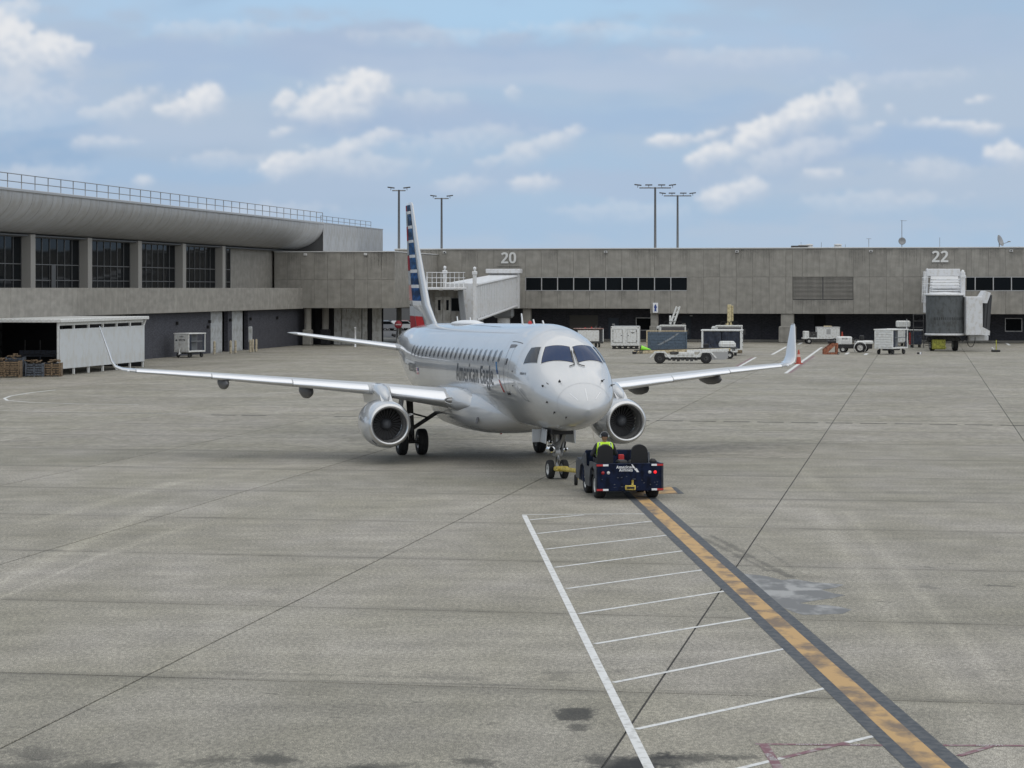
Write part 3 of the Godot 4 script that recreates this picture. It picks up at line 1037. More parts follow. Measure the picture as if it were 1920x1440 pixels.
	for px in [834.0, 1136.0, 1382.0, 1633.0, 1896.0]:
		var lp := part("flood_lamp", box_mesh(Vector3(0.38, 0.24, 0.22), 0.02), M.coping, c, Vector3(u_at(px, FV), 10.28, -FV + 0.12))
		part("lens", box_mesh(Vector3(0.2, 0.12, 0.02)), M.black, lp, Vector3(0, 0, 0.115))
	# run-off stains on the panels
	var stain := func(px: float, y0: float, w: float, h: float):
		var q := QuadMesh.new()
		q.size = Vector2(w, h)
		part("rain_stain", q, M.rain_stain, c, Vector3(u_at(px, FV), y0 - h * 0.5, -FV + 0.006))
	stain.call(1541.0, lou_b, 1.3, 1.7)
	stain.call(1510.0, lou_b, 2.6, 1.2)
	stain.call(1575.0, lou_b, 2.4, 1.0)
	for px in [1015.0, 1046.0, 1106.0, 1167.0, 1245.0, 1840.0, 1880.0]:
		stain.call(px, win_b, 1.1, rng.randf_range(1.0, 1.9))
	for px in [800.0, 880.0, 1040.0, 1125.0, 1190.0, 1225.0, 1280.0, 1380.0, 1406.0, 1445.0, 1530.0, 1610.0, 1660.0, 1700.0, 1745.0, 1790.0, 1850.0, 1905.0]:
		stain.call(px + rng.randf_range(-6, 6), top - 0.05, rng.randf_range(1.2, 3.0), rng.randf_range(1.2, 3.0))
	stain.call(1762.0, yh(491, d_at(1762, FV)), 2.2, 1.2)
	# pillars: plain upper shaft, wider fluted base
	for q in [[986.0, 0.9, 0.0, so_l], [1226.0, 0.85, 2.6, so_r], [1476.0, 1.45, 1.05, so_r], [2005.0, 1.4, 1.1, so_r]]:
		var pu := u_at(q[0], FV)
		var shaft := part("pillar", box_mesh(Vector3(q[1], q[3], q[1]), 0.04), M.panels[1], c, Vector3(pu, q[3] * 0.5, -FV - 0.9))
		if q[2] > 0.0:
			var bw: float = q[1] * 1.32
			var f := S()
			var hb := 1.85
			bbox(f, Vector3(0, hb * 0.5 - q[3] * 0.5, 0), Vector3(bw, hb, bw), 0.1)
			for k in 3:
				box(f, Vector3((k - 1) * bw * 0.3, hb * 0.5 - q[3] * 0.5, bw * 0.5 + 0.02), Vector3(bw * 0.16, hb * 0.94, 0.05))
			part("pillar_base", C(f), M.panels[0], shaft)
	# recessed ground floor: dark brick with doors and windows
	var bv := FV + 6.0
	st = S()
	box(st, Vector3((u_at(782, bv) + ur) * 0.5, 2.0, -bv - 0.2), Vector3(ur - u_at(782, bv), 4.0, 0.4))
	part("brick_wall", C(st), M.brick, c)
	st = S()
	box(st, Vector3((u_at(1000, bv) + ur) * 0.5, 0.11, -bv + 0.6), Vector3(ur - u_at(1000, bv), 0.22, 1.2))
	part("kerb", C(st), M.panels[1], c)
	var opening := func(called: String, p0: float, p1: float, y0: float, y1: float, m: Material, framed_: bool):
		var d := d_at(p0, bv)
		var a := u_at(p0, bv)
		var b := u_at(p1, bv)
		var t := yh(y0, d)
		var l: float = max(yh(y1, d), 0.22)
		var o := part(called, box_mesh(Vector3(b - a, t - l, 0.06)), m, c, Vector3((a + b) * 0.5, (t + l) * 0.5, -bv + 0.04))
		if framed_:
			var f := S()
			for sgn in [-1, 1]:
				box(f, Vector3(sgn * (b - a) * 0.5, 0, 0.03), Vector3(0.09, t - l + 0.09, 0.1))
				box(f, Vector3(0, sgn * (t - l) * 0.5, 0.032), Vector3(b - a - 0.1, 0.09, 0.1))
			part("frame", C(f), M.frame, o)
		return o
	var roll: Node = opening.call("roller_door", 1068, 1121, 591, 640, mat(lin(0.10, 0.095, 0.085), 0.7), false)
	for k in 9:
		part("slat", box_mesh(Vector3(u_at(1121, bv) - u_at(1068, bv), 0.035, 0.03)), M.frame_dark, roll, Vector3(0, -1.3 + k * 0.32, 0.045))
	var blue_door: Node = opening.call("door", 1141, 1160, 596, 640, mat(lin(0.045, 0.06, 0.085), 0.6), false)
	part("notice", box_mesh(Vector3(0.32, 0.22, 0.02)), M.sign_white, blue_door, Vector3(0, 0.45, 0.045))
	opening.call("window", 1193, 1222, 596, 619, M.glass, true)
	opening.call("window", 1885, 1916, 597, 621, M.glass, true)
	opening.call("dark_doorway", 1527, 1548, 591, 640, M.dark_wall, false)
	var bd: Node = opening.call("door", 1278, 1296, 592, 640, mat(lin(0.035, 0.045, 0.062), 0.6), false)
	part("notice", box_mesh(Vector3(0.42, 0.3, 0.02)), M.coping, bd, Vector3(-0.3, 0.35, 0.045))
	part("lamp", box_mesh(Vector3(0.3, 0.14, 0.2)), M.frame, c, Vector3(u_at(1296, bv), 2.95, -bv + 0.12))
	# hydrant sign on the step of the soffit
	var hs := thing("hydrant_sign", "white sign with a blue hydrant symbol above the pillar", "sign", at(1229, 577, d_at(1229, FV) - 0.5), -AL)
	part("plate", box_mesh(Vector3(0.58, 1.12, 0.05), 0.01), M.sign_white, hs)
	var hp := PackedVector2Array()
	for q in [[-0.15, -0.42], [0.15, -0.42], [0.15, -0.36], [0.11, -0.36], [0.11, -0.02], [0.17, 0.0], [0.17, 0.14], [0.11, 0.16], [0.11, 0.24], [0.06, 0.34], [0.02, 0.37], [0.02, 0.42], [-0.02, 0.42], [-0.02, 0.37], [-0.06, 0.34], [-0.11, 0.24], [-0.11, 0.16], [-0.17, 0.14], [-0.17, 0.0], [-0.11, -0.02], [-0.11, -0.36], [-0.15, -0.36]]:
		hp.append(Vector2(q[0], q[1]))
	part("hydrant_symbol", slab_mesh(hp, 0.026, 0.032), M.sign_blue, hs)

# ---------- west wing on the left: barrel eave, glazed hall, brick base ----------
const UF := -65.2
const BV := 236.0

func build_west_wing():
	var w := framed("terminal_hall", "grey terminal hall with barrel-shaped metal eave and tall dark windows", "building")
	var va := 132.0
	# parapet band
	var k := 0
	var v := va
	while v < BV - 0.1:
		var e: float = min(v + 12.25, BV)
		var st := S()
		bbox(st, Vector3.ZERO, Vector3(0.3, 2.2, e - v - 0.03), 0.02)
		var tones := [M.fascia, M.panels[1], M.fascia, M.panels[3]]
		part("panel", C(st), tones[k % 4], w, Vector3(UF - 0.15, 5.05, -(v + e) * 0.5))
		v = e
		k += 1
	var st := S()
	box(st, Vector3(UF - 6.3, 4.0, -(va + BV) * 0.5), Vector3(12.2, 0.12, BV - va))
	part("soffit", C(st), M.panels[2], w)
	st = S()
	box(st, Vector3(UF - 6.2, 5.6, -(va + BV) * 0.5), Vector3(11.6, 0.1, BV - va))
	part("balcony_floor", C(st), M.panels[0], w)
	# hall: columns with bays of glass
	var ug := -68.6
	var vc := 154.85
	for i in range(0, 7):
		var cvv := vc + (i - 1) * 12.27
		if i < 7 and cvv < 218.0:
			part("column", box_mesh(Vector3(0.95, 4.7, 0.95), 0.03), M.column, w, Vector3(ug + 0.35, 7.95, -cvv))
		var b0 := cvv + 0.5
		var b1 := cvv + 12.27 - 0.5
		if cvv > 215.0:
			b1 = b0 + 4.0
		if b0 > 221.5:
			break
		var n := 7 if b1 - b0 > 8.0 else 3
		var pw := (b1 - b0) / n
		for r in 3:
			var y0: float = [6.05, 6.75, 8.0][r]
			var y1: float = [6.75, 8.0, 10.1][r]
			for q in n:
				part("pane", box_mesh(Vector3(0.03, y1 - y0 - 0.07, pw - 0.06)), M.glass, w, Vector3(ug + rng.randf_range(-0.004, 0.004), (y0 + y1) * 0.5, -(b0 + (q + 0.5) * pw)), Vector3(0, rng.randf_range(-0.004, 0.004), rng.randf_range(-0.004, 0.004)))
		var f := S()
		for q in n + 1:
			box(f, Vector3(0, 8.06, -(b0 + q * pw)), Vector3(0.14, 4.05, 0.07))
		for yy in [6.02, 6.75, 8.0, 10.12]:
			box(f, Vector3(0.02, yy, -(b0 + b1) * 0.5), Vector3(0.16, 0.07, b1 - b0))
		part("window_frame", C(f), M.hall_frame, w, Vector3(ug, 0, 0))
	st = S()
	box(st, Vector3(ug - 0.3, 8.0, -(219.8 + BV) * 0.5 - 2), Vector3(0.4, 4.6, BV - 219.8 + 4))
	part("side_wall", C(st), M.panels[2], w)
	st = S()
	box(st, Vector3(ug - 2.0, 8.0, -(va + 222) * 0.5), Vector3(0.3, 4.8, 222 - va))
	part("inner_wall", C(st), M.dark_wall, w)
	# a slender inner door leaf seen in the second bay
	part("door", box_mesh(Vector3(0.06, 1.95, 0.9)), M.frame_dark, w, Vector3(ug + 0.14, 7.0, -173.0))
	# barrel eave: curved metal sheets
	var sheets := S()
	var ring0 := PackedVector2Array()
	for a in 15:
		var t := a / 14.0 * PI * 0.5
		ring0.append(Vector2(UF + 0.4 - 4.6 * (1.0 - cos(t)), 13.0 - 2.75 * sin(t)))
	var sw := 1.98
	for j in 2:
		pass
	var prof := PackedVector2Array([Vector2(UF + 0.4, 13.16)])
	prof.append_array(ring0)
	var inner := PackedVector2Array()
	for p in prof:
		inner.append(p + Vector2(-0.12, 0.10))
	var s1 := S(true)
	var rings := []
	for z in [-(sw * 0.5 - 0.02), -(sw * 0.5 - 0.05), sw * 0.5 - 0.05, sw * 0.5 - 0.02]:
		var r := PackedVector3Array()
		var inset: float = 0.0
		for p in prof:
			r.append(Vector3(p.x + inset, p.y - inset * 0.6, z))
		rings.append(r)
	loft(s1, rings, false)
	var sheet_mesh := C(s1)
	v = 134.0
	k = 0
	while v < 241.5:
		part("roof_sheet", sheet_mesh, M.roof_metal if k % 3 else M.roof_metal_b, w, Vector3(0, 0, -(v + sw * 0.5)))
		v += sw
		k += 1
	var vend := v
	st = S(true)
	rings = []
	for z in [-132.0, -vend]:
		var r := PackedVector3Array()
		for p in inner:
			r.append(Vector3(p.x, p.y, z))
		rings.append(r)
	loft(st, rings, false)
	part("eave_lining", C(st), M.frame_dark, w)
	# end gable of the barrel
	var gp := PackedVector2Array()
	for p in prof:
		gp.append(p)
	gp.append(Vector2(UF - 12.0, 10.25))
	gp.append(Vector2(UF - 12.0, 13.16))
	var gst := S()
	slab(gst, gp, -vend - 0.1, -vend)
	part("eave_end", C(gst), M.roof_metal, w)
	st = S()
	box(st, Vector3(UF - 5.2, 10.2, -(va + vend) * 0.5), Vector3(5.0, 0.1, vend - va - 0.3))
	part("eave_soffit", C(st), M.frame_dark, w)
	st = S()
	box(st, Vector3(UF - 8.0, 13.26, -(va + vend) * 0.5), Vector3(16.2, 0.16, vend - va))
	part("roof", C(st), M.roof_top, w)
	st = S()
	bbox(st, Vector3(UF + 0.36, 13.27, -(va + vend) * 0.5), Vector3(0.34, 0.22, vend - va), 0.04)
	part("gutter", C(st), M.frame, w)
	# flat clad box beyond the barrel
	var v2 := 271.0
	st = S()
	box(st, Vector3(UF - 8.0, 11.75, -(vend + v2) * 0.5 - 0.1), Vector3(16.6, 3.0, v2 - vend - 0.2))
	part("clad_box", C(st), M.frame_dark, w)
	var cl := box_mesh(Vector3(0.06, 3.05, 1.15), 0.012)
	var nn := int((v2 - vend) / 1.17)
	for q in nn:
		part("clad_sheet", cl, M.roof_metal if q % 3 else M.roof_metal_b, w, Vector3(UF + 0.36, 11.75, -(vend + (q + 0.5) * (v2 - vend) / nn)))
	part("box_coping", box_mesh(Vector3(0.5, 0.1, v2 - vend)), M.frame, w, Vector3(UF + 0.2, 13.32, -(vend + v2) * 0.5))
	# roof railing
	var rail := framed("roof_railing", "galvanised two-bar railing along the barrel roof edge", "railing")
	var pm := tube_mesh(Vector3(0, 13.3, 0), Vector3(0, 14.52, 0), 0.035, 0.035, 6)
	v = 133.0
	while v < 246.0:
		part("post", pm, M.mast, rail, Vector3(UF - 0.2, 0, -v))
		v += 2.6
	for yy in [14.5, 13.93]:
		part("rail", tube_mesh(Vector3(UF - 0.2, yy, -132), Vector3(UF - 0.2, yy, -v + 2.6), 0.035, 0.035, 6), M.mast, rail)
	var vs := v - 2.6
	var pm2 := tube_mesh(Vector3(0, 13.3, 0), Vector3(0, 14.2, 0), 0.03, 0.03, 6)
	while vs < 268.5:
		part("post", pm2, M.mast, rail, Vector3(UF - 0.5, 0, -vs - 0.3))
		vs += 2.6
	for yy in [14.18, 13.75]:
		part("rail", tube_mesh(Vector3(UF - 0.5, yy, -v + 2.3), Vector3(UF - 0.5, yy, -vs + 2.3), 0.03, 0.03, 6), M.mast, rail)
	# brick base with two white doors
	var ub := -66.0
	var doors := [[395.0, 418.0], [435.0, 456.0]]
	var d0a := v_at(doors[0][0], ub)
	var d0b := v_at(doors[0][1], ub)
	var d1a := v_at(doors[1][0], ub)
	var d1b := v_at(doors[1][1], ub)
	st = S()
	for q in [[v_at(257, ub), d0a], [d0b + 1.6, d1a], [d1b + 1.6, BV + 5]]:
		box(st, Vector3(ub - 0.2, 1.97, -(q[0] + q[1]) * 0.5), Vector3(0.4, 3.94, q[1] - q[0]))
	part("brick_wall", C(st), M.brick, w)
	for q in [[d0a, d0b], [d1a, d1b]]:
		var o := part("door", box_mesh(Vector3(0.08, 3.9, q[1] - q[0])), M.door_white, w, Vector3(ub - 0.12, 1.95, -(q[0] + q[1]) * 0.5))
		for r in 6:
			part("door_panel", box_mesh(Vector3(0.03, 0.58, q[1] - q[0] - 0.12), 0.01), M.door_white, o, Vector3(0.05, -1.6 + r * 0.63, 0))
		var jj := S()
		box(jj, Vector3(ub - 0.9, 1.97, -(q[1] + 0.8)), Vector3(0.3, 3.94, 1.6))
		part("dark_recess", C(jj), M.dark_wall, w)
	st = S()
	box(st, Vector3(ub - 9.0, 1.97, -(va + 180) * 0.5), Vector3(0.4, 3.94, 180 - va))
	box(st, Vector3(ub - 4.6, 1.97, -(v_at(257, ub) - 0.3)), Vector3(8.6, 3.94, 0.4))
	part("inner_wall", C(st), M.dark_wall, w)
	for q in [[264.0, 608.0], [330.0, 606.0], [391.0, 603.0], [388.0, 613.0], [430.0, 600.0], [468.0, 598.0], [518.0, 596.0]]:
		var vv := v_at(q[0], ub)
		var dd := vv * CA - ub * SA
		part("wall_lamp", box_mesh(Vector3(0.25, 0.3, 0.22), 0.04), M.black, w, Vector3(ub + 0.13, yh(q[1], dd), -vv))
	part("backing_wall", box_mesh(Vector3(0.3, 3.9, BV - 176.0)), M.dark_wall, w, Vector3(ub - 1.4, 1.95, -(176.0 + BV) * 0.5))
	# plain block that links the hall with the concourse
	var b := framed("link_block", "plain grey concrete block between the glazed hall and the concourse", "building")
	var ua := -68.4
	var ue := u_at(740, BV)
	var n := 9
	var pw := (ue - ua) / n
	for i in n:
		panel(b, ua + i * pw, ua + (i + 1) * pw, 7.05, 10.02, BV, rng.randi_range(0, 3))
		panel(b, ua + i * pw, ua + (i + 1) * pw, 4.0, 7.05, BV, rng.randi_range(0, 3))
	st = S()
	box(st, Vector3((ua + ue) * 0.5, 7.0, -BV - 11.6), Vector3(ue - ua - 0.1, 5.9, 22.8))
	part("wall_core", C(st), M.panels[2], b)
	st = S()
	box(st, Vector3((ua + ue) * 0.5, 10.04, -BV - 11.4), Vector3(ue - ua + 0.04, 0.1, 23.0))
	part("roof", C(st), M.coping, b)
	for px in [573.0, 686.0]:
		part("flood_lamp", box_mesh(Vector3(0.34, 0.24, 0.22), 0.02), M.coping, b, Vector3(u_at(px, BV), 9.75, -BV + 0.12))
	for px in [545.0, 600.0, 652.0, 700.0, 728.0]:
		var qm := QuadMesh.new()
		qm.size = Vector2(rng.randf_range(1.2, 2.8), rng.randf_range(1.5, 3.2))
		part("rain_stain", qm, M.rain_stain, b, Vector3(u_at(px, BV), 9.98 - qm.size.y * 0.5, -BV + 0.006))
	# ground floor under the block
	var gv := BV + 5.0
	var bays := [[568.0, 586.0, "door", "dark"], [590.0, 602.0, "door", "dark"], [604.0, 625.0, "door", "dark"], [626.0, 640.0, "wall_panel", "light"], [640.5, 678.0, "wall_panel", "light"], [679.0, 689.0, "wall_panel", "light"], [690.0, 697.0, "dark_gap", "dark"], [697.5, 715.0, "wall_panel", "light"]]
	var light := worn(lin(0.60, 0.60, 0.58), 0.8, 61, 0.85, 2.0)
	var ba := u_at(560, gv)
	var be := u_at(716, gv)
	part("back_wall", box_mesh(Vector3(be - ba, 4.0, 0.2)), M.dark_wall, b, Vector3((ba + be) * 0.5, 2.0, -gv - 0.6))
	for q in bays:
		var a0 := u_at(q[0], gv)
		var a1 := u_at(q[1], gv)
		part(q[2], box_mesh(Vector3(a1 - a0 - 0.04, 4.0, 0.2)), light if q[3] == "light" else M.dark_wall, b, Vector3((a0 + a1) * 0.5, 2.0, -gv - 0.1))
	part("room_number", text_mesh("110", 0.38, 0.01, true), M.sign_white, b, Vector3(u_at(652, gv), yh(581, d_at(652, gv)) - 0.1, -gv + 0.02))
	for q in [[577.0, 0.62, 1.0], [748.0, 0.5, 0.0], [610.0, 0.62, 1.0]]:
		var pv := BV + (1.0 if q[0] < 600.0 else 3.0)
		if q[0] > 700.0:
			pv = FV + 0.6
		var sh := part("pillar", tube_mesh(Vector3(0, 0, 0), Vector3(0, 4.0, 0), q[1] * 0.62, q[1] * 0.62, 14), M.panels[1] if q[0] < 600.0 else M.panels[2], b, Vector3(u_at(q[0], pv), 0, -pv))
		if q[2] > 0.0:
			part("pillar_base", box_mesh(Vector3(0.98, 1.7, 0.98), 0.1), M.panels[1] if q[0] < 600.0 else M.dark_wall, sh, Vector3(0, 0.85, 0))

# ---------- light masts and roof equipment ----------
func light_mast(label: String, px: float, py: float, d: float, halfw_px: float, lamps: int):
	var foot := at(px, py, d)
	var top := foot.y
	foot.y = 0.0
	var t := thing("light_mast", label, "light mast", foot, 0.0, "apron flood light masts")
	part("pole", tube_mesh(Vector3.ZERO, Vector3(0, top, 0), 0.26, 0.15, 10), M.mast, t)
	var hw := halfw_px * d / F
	part("crossbar", tube_mesh(Vector3(-hw * 0.78, top - 0.1, 0), Vector3(hw * 0.78, top - 0.1, 0), 0.09, 0.09, 8), M.mast, t)
	for k in lamps:
		var x := -hw * 0.8 + 1.6 * hw * k / (lamps - 1.0)
		var tilt: float = 0.0
		if k == 0: tilt = -0.12
		if k == lamps - 1: tilt = 0.12
		var st := S()
		bbox(st, Vector3.ZERO, Vector3(1.05, 0.16, 0.6), 0.05)
		var l := part("lamp_head", C(st), M.frame_dark, t, Vector3(x + (0.15 if k * 2 >= lamps else -0.15), top + 0.33, 0), Vector3(0, 0, tilt))
		part("bracket", tube_mesh(Vector3(0, -0.4, 0), Vector3(0, 0, 0), 0.05, 0.05, 6), M.mast, l)

func build_masts_and_roof():
	light_mast("two-lamp mast nearest the striped tail fin, left of it", 748, 356, 330, 16, 2)
	light_mast("shorter two-lamp mast right of the striped tail fin", 828, 371, 360, 17, 2)
	light_mast("tall four-lamp mast, left one of the right-hand pair", 1228.5, 351, 330, 38, 4)
	light_mast("lower four-lamp mast, right one of the right-hand pair", 1270.5, 366, 360, 33, 4)
	var rv := FV + 3.0
	var base := func(px: float, deep := 3.0) -> Vector3:
		var v := FV + deep
		var d := d_at(px, v)
		return Vector3((px - 960.0) * d / F, 10.61, -d)
	# low roof units
	var u := thing("roof_unit", "low dark flat roof unit on the concourse roof edge", "roof unit", base.call(1501.0), -AL)
	part("housing", box_mesh(Vector3(1.9, 0.34, 1.2), 0.04), M.dark_steel, u, Vector3(-0.1, 0.2, 0))
	part("hood", box_mesh(Vector3(1.3, 0.1, 1.0), 0.03), M.coping, u, Vector3(0.4, 0.42, 0))
	for q in [[1518.0, "round roof vent left of the whip aerial", 0.45], [1571.0, "round roof vent right of the whip aerial", 0.5]]:
		var vt := thing("roof_vent", q[1], "vent", base.call(q[0]), 0.0, "round roof vents")
		var r: float = q[2]
		part("drum", lathe_mesh([Vector2(r * 1.1, 0), Vector2(r * 1.1, 0.2), Vector2(r * 0.8, 0.28), Vector2(r * 0.75, 0.42)], Transform3D(Basis(Vector3.RIGHT, -PI / 2), Vector3.ZERO), 18), M.coping, vt)
		part("cap", lathe_mesh([Vector2(r * 0.95, 0.4), Vector2(r * 0.9, 0.52), Vector2(0.001, 0.58)], Transform3D(Basis(Vector3.RIGHT, -PI / 2), Vector3.ZERO), 18), M.coping, vt)
	for q in [[1540.0, 0.75, "short black whip aerial between the two round vents"], [1585.0, 0.5, "short dark stub aerial right of the second round vent"], [1762.0, 1.25, "thin bare aerial above gate number 22"], [1502.0, 0.8, "thin whip aerial behind the flat roof unit"]]:
		var ae := thing("aerial", q[2], "aerial", base.call(q[0]), 0.0, "roof aerials")
		part("rod", tube_mesh(Vector3.ZERO, Vector3(0, q[1], 0), 0.035, 0.02, 6), M.mast, ae)
		part("foot", box_mesh(Vector3(0.25, 0.1, 0.25), 0.02), M.dark_steel, ae, Vector3(0, 0.05, 0))
	var tp := thing("aerial", "T-shaped aerial on the roof left of the aerial mast", "aerial", base.call(1629.0), 0.0, "roof aerials")
	part("rod", tube_mesh(Vector3.ZERO, Vector3(0, 1.15, 0), 0.035, 0.03, 6), M.mast, tp)
	part("crossarm", tube_mesh(Vector3(-0.28, 1.13, 0), Vector3(0.28, 1.13, 0), 0.025, 0.025, 6), M.mast, tp)
	part("foot", box_mesh(Vector3(1.0, 0.16, 0.4), 0.03), M.coping, tp, Vector3(0, 0.08, 0))
	var mst := thing("aerial_mast", "tall aerial mast with a small round dish on the roof", "aerial", base.call(1691.0), 0.0)
	part("rod", tube_mesh(Vector3.ZERO, Vector3(0, 3.2, 0), 0.05, 0.03, 8), M.mast, mst)
	part("crossarm", tube_mesh(Vector3(-0.15, 3.15, 0), Vector3(0.55, 3.15, 0), 0.025, 0.025, 6), M.mast, mst)
	part("dish", lathe_mesh([Vector2(0.001, 0.02), Vector2(0.3, 0.06), Vector2(0.42, 0.14), Vector2(0.42, 0.10), Vector2(0.3, 0.0), Vector2(0.001, -0.04)], Transform3D(Basis(), Vector3(0, 0.85, 0.05)), 20), M.mast, mst)
	var ds := thing("satellite_dish", "grey satellite dish tilted right on the far right roof", "satellite dish", base.call(1874.0), 0.0)
	var db := Basis(Vector3.UP, 0.95) * Basis(Vector3.RIGHT, -0.35)
	part("dish", lathe_mesh([Vector2(0.001, 0.0), Vector2(0.35, 0.05), Vector2(0.65, 0.2), Vector2(0.68, 0.2), Vector2(0.36, 0.01), Vector2(0.001, -0.05)], Transform3D(db, Vector3(-0.05, 0.8, 0)), 24), M.mast, ds)
	part("feed_arm", tube_mesh(Vector3(0.05, 0.4, 0.1), Vector3(0.95, 0.72, 0.6), 0.03, 0.03, 6), M.mast, ds)
	part("feed_horn", box_mesh(Vector3(0.35, 0.12, 0.12), 0.03), M.mast, ds, Vector3(0.95, 0.75, 0.6))
	part("tripod", tube_mesh(Vector3(0, 0, 0), Vector3(-0.05, 0.75, 0), 0.06, 0.05, 8), M.mast, ds)
	part("foot", box_mesh(Vector3(0.8, 0.1, 0.6), 0.02), M.dark_steel, ds, Vector3(0, 0.05, 0))

# ---------- aircraft: x = port, y = up, nose at z = 0, station s runs aft along -z ----------
const FT := [
	[0.0, 2.42, 2.38, 0.02, 2.40], [0.06, 2.62, 2.24, 0.24, 2.43], [0.2, 2.82, 2.11, 0.47, 2.47], [0.45, 3.06, 1.98, 0.72, 2.54], [0.9, 3.40, 1.84, 0.985, 2.66],
	[1.59, 3.81, 1.71, 1.23, 2.83], [2.18, 4.28, 1.64, 1.36, 2.98], [2.9, 4.63, 1.58, 1.45, 3.12], [3.8, 4.85, 1.545, 1.495, 3.22], [5.0, 4.95, 1.53, 1.505, 3.26],
	[6.5, 4.96, 1.53, 1.505, 3.27], [20.0, 4.96, 1.53, 1.505, 3.27], [23.0, 4.96, 1.75, 1.40, 3.35], [26.0, 4.90, 2.35, 1.08, 3.65], [28.5, 4.75, 3.05, 0.76, 3.95], [30.5, 4.55, 3.62, 0.44, 4.10], [31.7, 4.35, 3.95, 0.18, 4.15]]
var ft_slope := []

func prepare_fuselage():
	# monotone cubic slopes of the four profile curves
	var n := FT.size()
	for k in range(1, 5):
		var dl := []
		for i in n - 1:
			dl.append((FT[i + 1][k] - FT[i][k]) / (FT[i + 1][0] - FT[i][0]))
		var m := [dl[0]]
		for i in range(1, n - 1):
			if dl[i - 1] * dl[i] <= 0.0:
				m.append(0.0)
			else:
				var h0: float = FT[i][0] - FT[i - 1][0]
				var h1: float = FT[i + 1][0] - FT[i][0]
				var w1 := 2.0 * h1 + h0
				var w2 := h1 + 2.0 * h0
				m.append((w1 + w2) / (w1 / dl[i - 1] + w2 / dl[i]))
		m.append(dl[-1])
		ft_slope.append(m)

func fus_sec(s: float) -> Array:
	var i := 0
	while i < FT.size() - 2 and s > FT[i + 1][0]:
		i += 1
	var h: float = FT[i + 1][0] - FT[i][0]
	var t: float = clamp((s - FT[i][0]) / h, 0.0, 1.0)
	var out := []
	for k in range(1, 5):
		var m: Array = ft_slope[k - 1]
		out.append(FT[i][k] * (1 + 2 * t) * (1 - t) * (1 - t) + m[i] * h * t * (1 - t) * (1 - t) + FT[i + 1][k] * t * t * (3 - 2 * t) + m[i + 1] * h * t * t * (t - 1))
	return out

func fpt(s: float, deg: float) -> Vector3:
	var q := fus_sec(s)
	var c := cos(deg_to_rad(deg))
	var sn := sin(deg_to_rad(deg))
	var y: float
	var w: float = q[2]
	if sn > 0.0:
		y = q[3] + (q[0] - q[3]) * sn
	else:
		y = q[3] + (q[3] - q[1]) * sn
		w *= 1.0 - 0.16 * sn * sn
	return Vector3(w * c, y - 0.014 * max(0.0, s - 5.0), -s)

func fnorm(s: float, deg: float) -> Vector3:
	var a := fpt(s, deg + 1.0) - fpt(s, deg - 1.0)
	var b := fpt(s + 0.02, deg) - fpt(max(s - 0.02, 0.0), deg)
	var n := a.cross(b).normalized()
	var p := fpt(s, deg)
	if n.dot(p - Vector3(0, fus_sec(s)[3], p.z - 0.0001)) < 0.0:
		n = -n
	return n

func fat(s: float, deg: float, off: float) -> Vector3:
	return fpt(s, deg) + fnorm(s, deg) * off

# four-cornered patch of skin
func skin_patch(c: Array, off: float, n := 8, straight := false) -> ArrayMesh:
	var st := S(true)
	var grid := []
	for i in n + 1:
		var row := []
		for j in n + 1:
			var u := float(i) / n
			var v := float(j) / n
			if straight:
				# straight edges in space, dropped on to the skin
				var q := fpt(c[0].x, c[0].y).lerp(fpt(c[1].x, c[1].y), u).lerp(fpt(c[3].x, c[3].y).lerp(fpt(c[2].x, c[2].y), u), v)
				var sc := fus_sec(-q.z)
				row.append(fat(-q.z, rad_to_deg(atan2((q.y - sc[3]) / (sc[0] - sc[3]), q.x / sc[2])), off))
			else:
				var p: Vector2 = c[0].lerp(c[1], u).lerp(c[3].lerp(c[2], u), v)
				row.append(fat(p.x, p.y, off))
		grid.append(row)
	for i in n:
		for j in n:
			quad_out(st, grid[i][j], grid[i + 1][j], grid[i + 1][j + 1], grid[i][j + 1], Vector3(0, 3.2, grid[i][j].z - 1.5))
	return C(st)

# ribbon along the skin
func skin_line(pts: Array, w: float, off: float) -> ArrayMesh:
	var st := S(true)
	var path := []
	for i in pts.size() - 1:
		for k in 6:
			path.append(pts[i].lerp(pts[i + 1], k / 6.0))
	path.append(pts[-1])
	for i in path.size() - 1:
		var p := fat(path[i].x, path[i].y, off)
		var q := fat(path[i + 1].x, path[i + 1].y, off)
		var n0 := fnorm(path[i].x, path[i].y)
		var side := (q - p).normalized().cross(n0) * w * 0.5
		quad_out(st, p - side, q - side, q + side, p + side, p - n0)
	return C(st)

func skin_oval(s: float, deg: float, rs: float, ry: float, off: float, ring := 0.0) -> ArrayMesh:
	var st := S(true)
	var n := 20
	var radius := 1.65
	var p := func(f: float, a: float) -> Vector3:
		var ca := cos(a)
		var sa := sin(a)
		# rounded oblong
		var k := 1.0 / pow(pow(absf(ca), 3.0) + pow(absf(sa), 3.0), 1.0 / 3.0)
		return fat(s + rs * f * ca * k, deg + rad_to_deg(ry * f * sa * k / radius), off)
	var steps := [0.0, 0.5, 1.0] if ring <= 0.0 else [1.0, 1.0 + ring]
	for q in steps.size() - 1:
		for i in n:
			var a := TAU * i / n
			var b := TAU * (i + 1) / n
			quad_out(st, p.call(steps[q], a), p.call(steps[q + 1], a), p.call(steps[q + 1], b), p.call(steps[q], b), fpt(s, deg) - fnorm(s, deg))
	return C(st)

func side_angle(s: float, y: float) -> float:
	var q := fus_sec(s)
	var yy: float = y + 0.014 * max(0.0, s - 5.0)
	var sn: float = (yy - q[3]) / (q[0] - q[3]) if yy > q[3] else (yy - q[3]) / (q[3] - q[1])
	return 180.0 - rad_to_deg(asin(clamp(sn, -0.99, 0.99)))

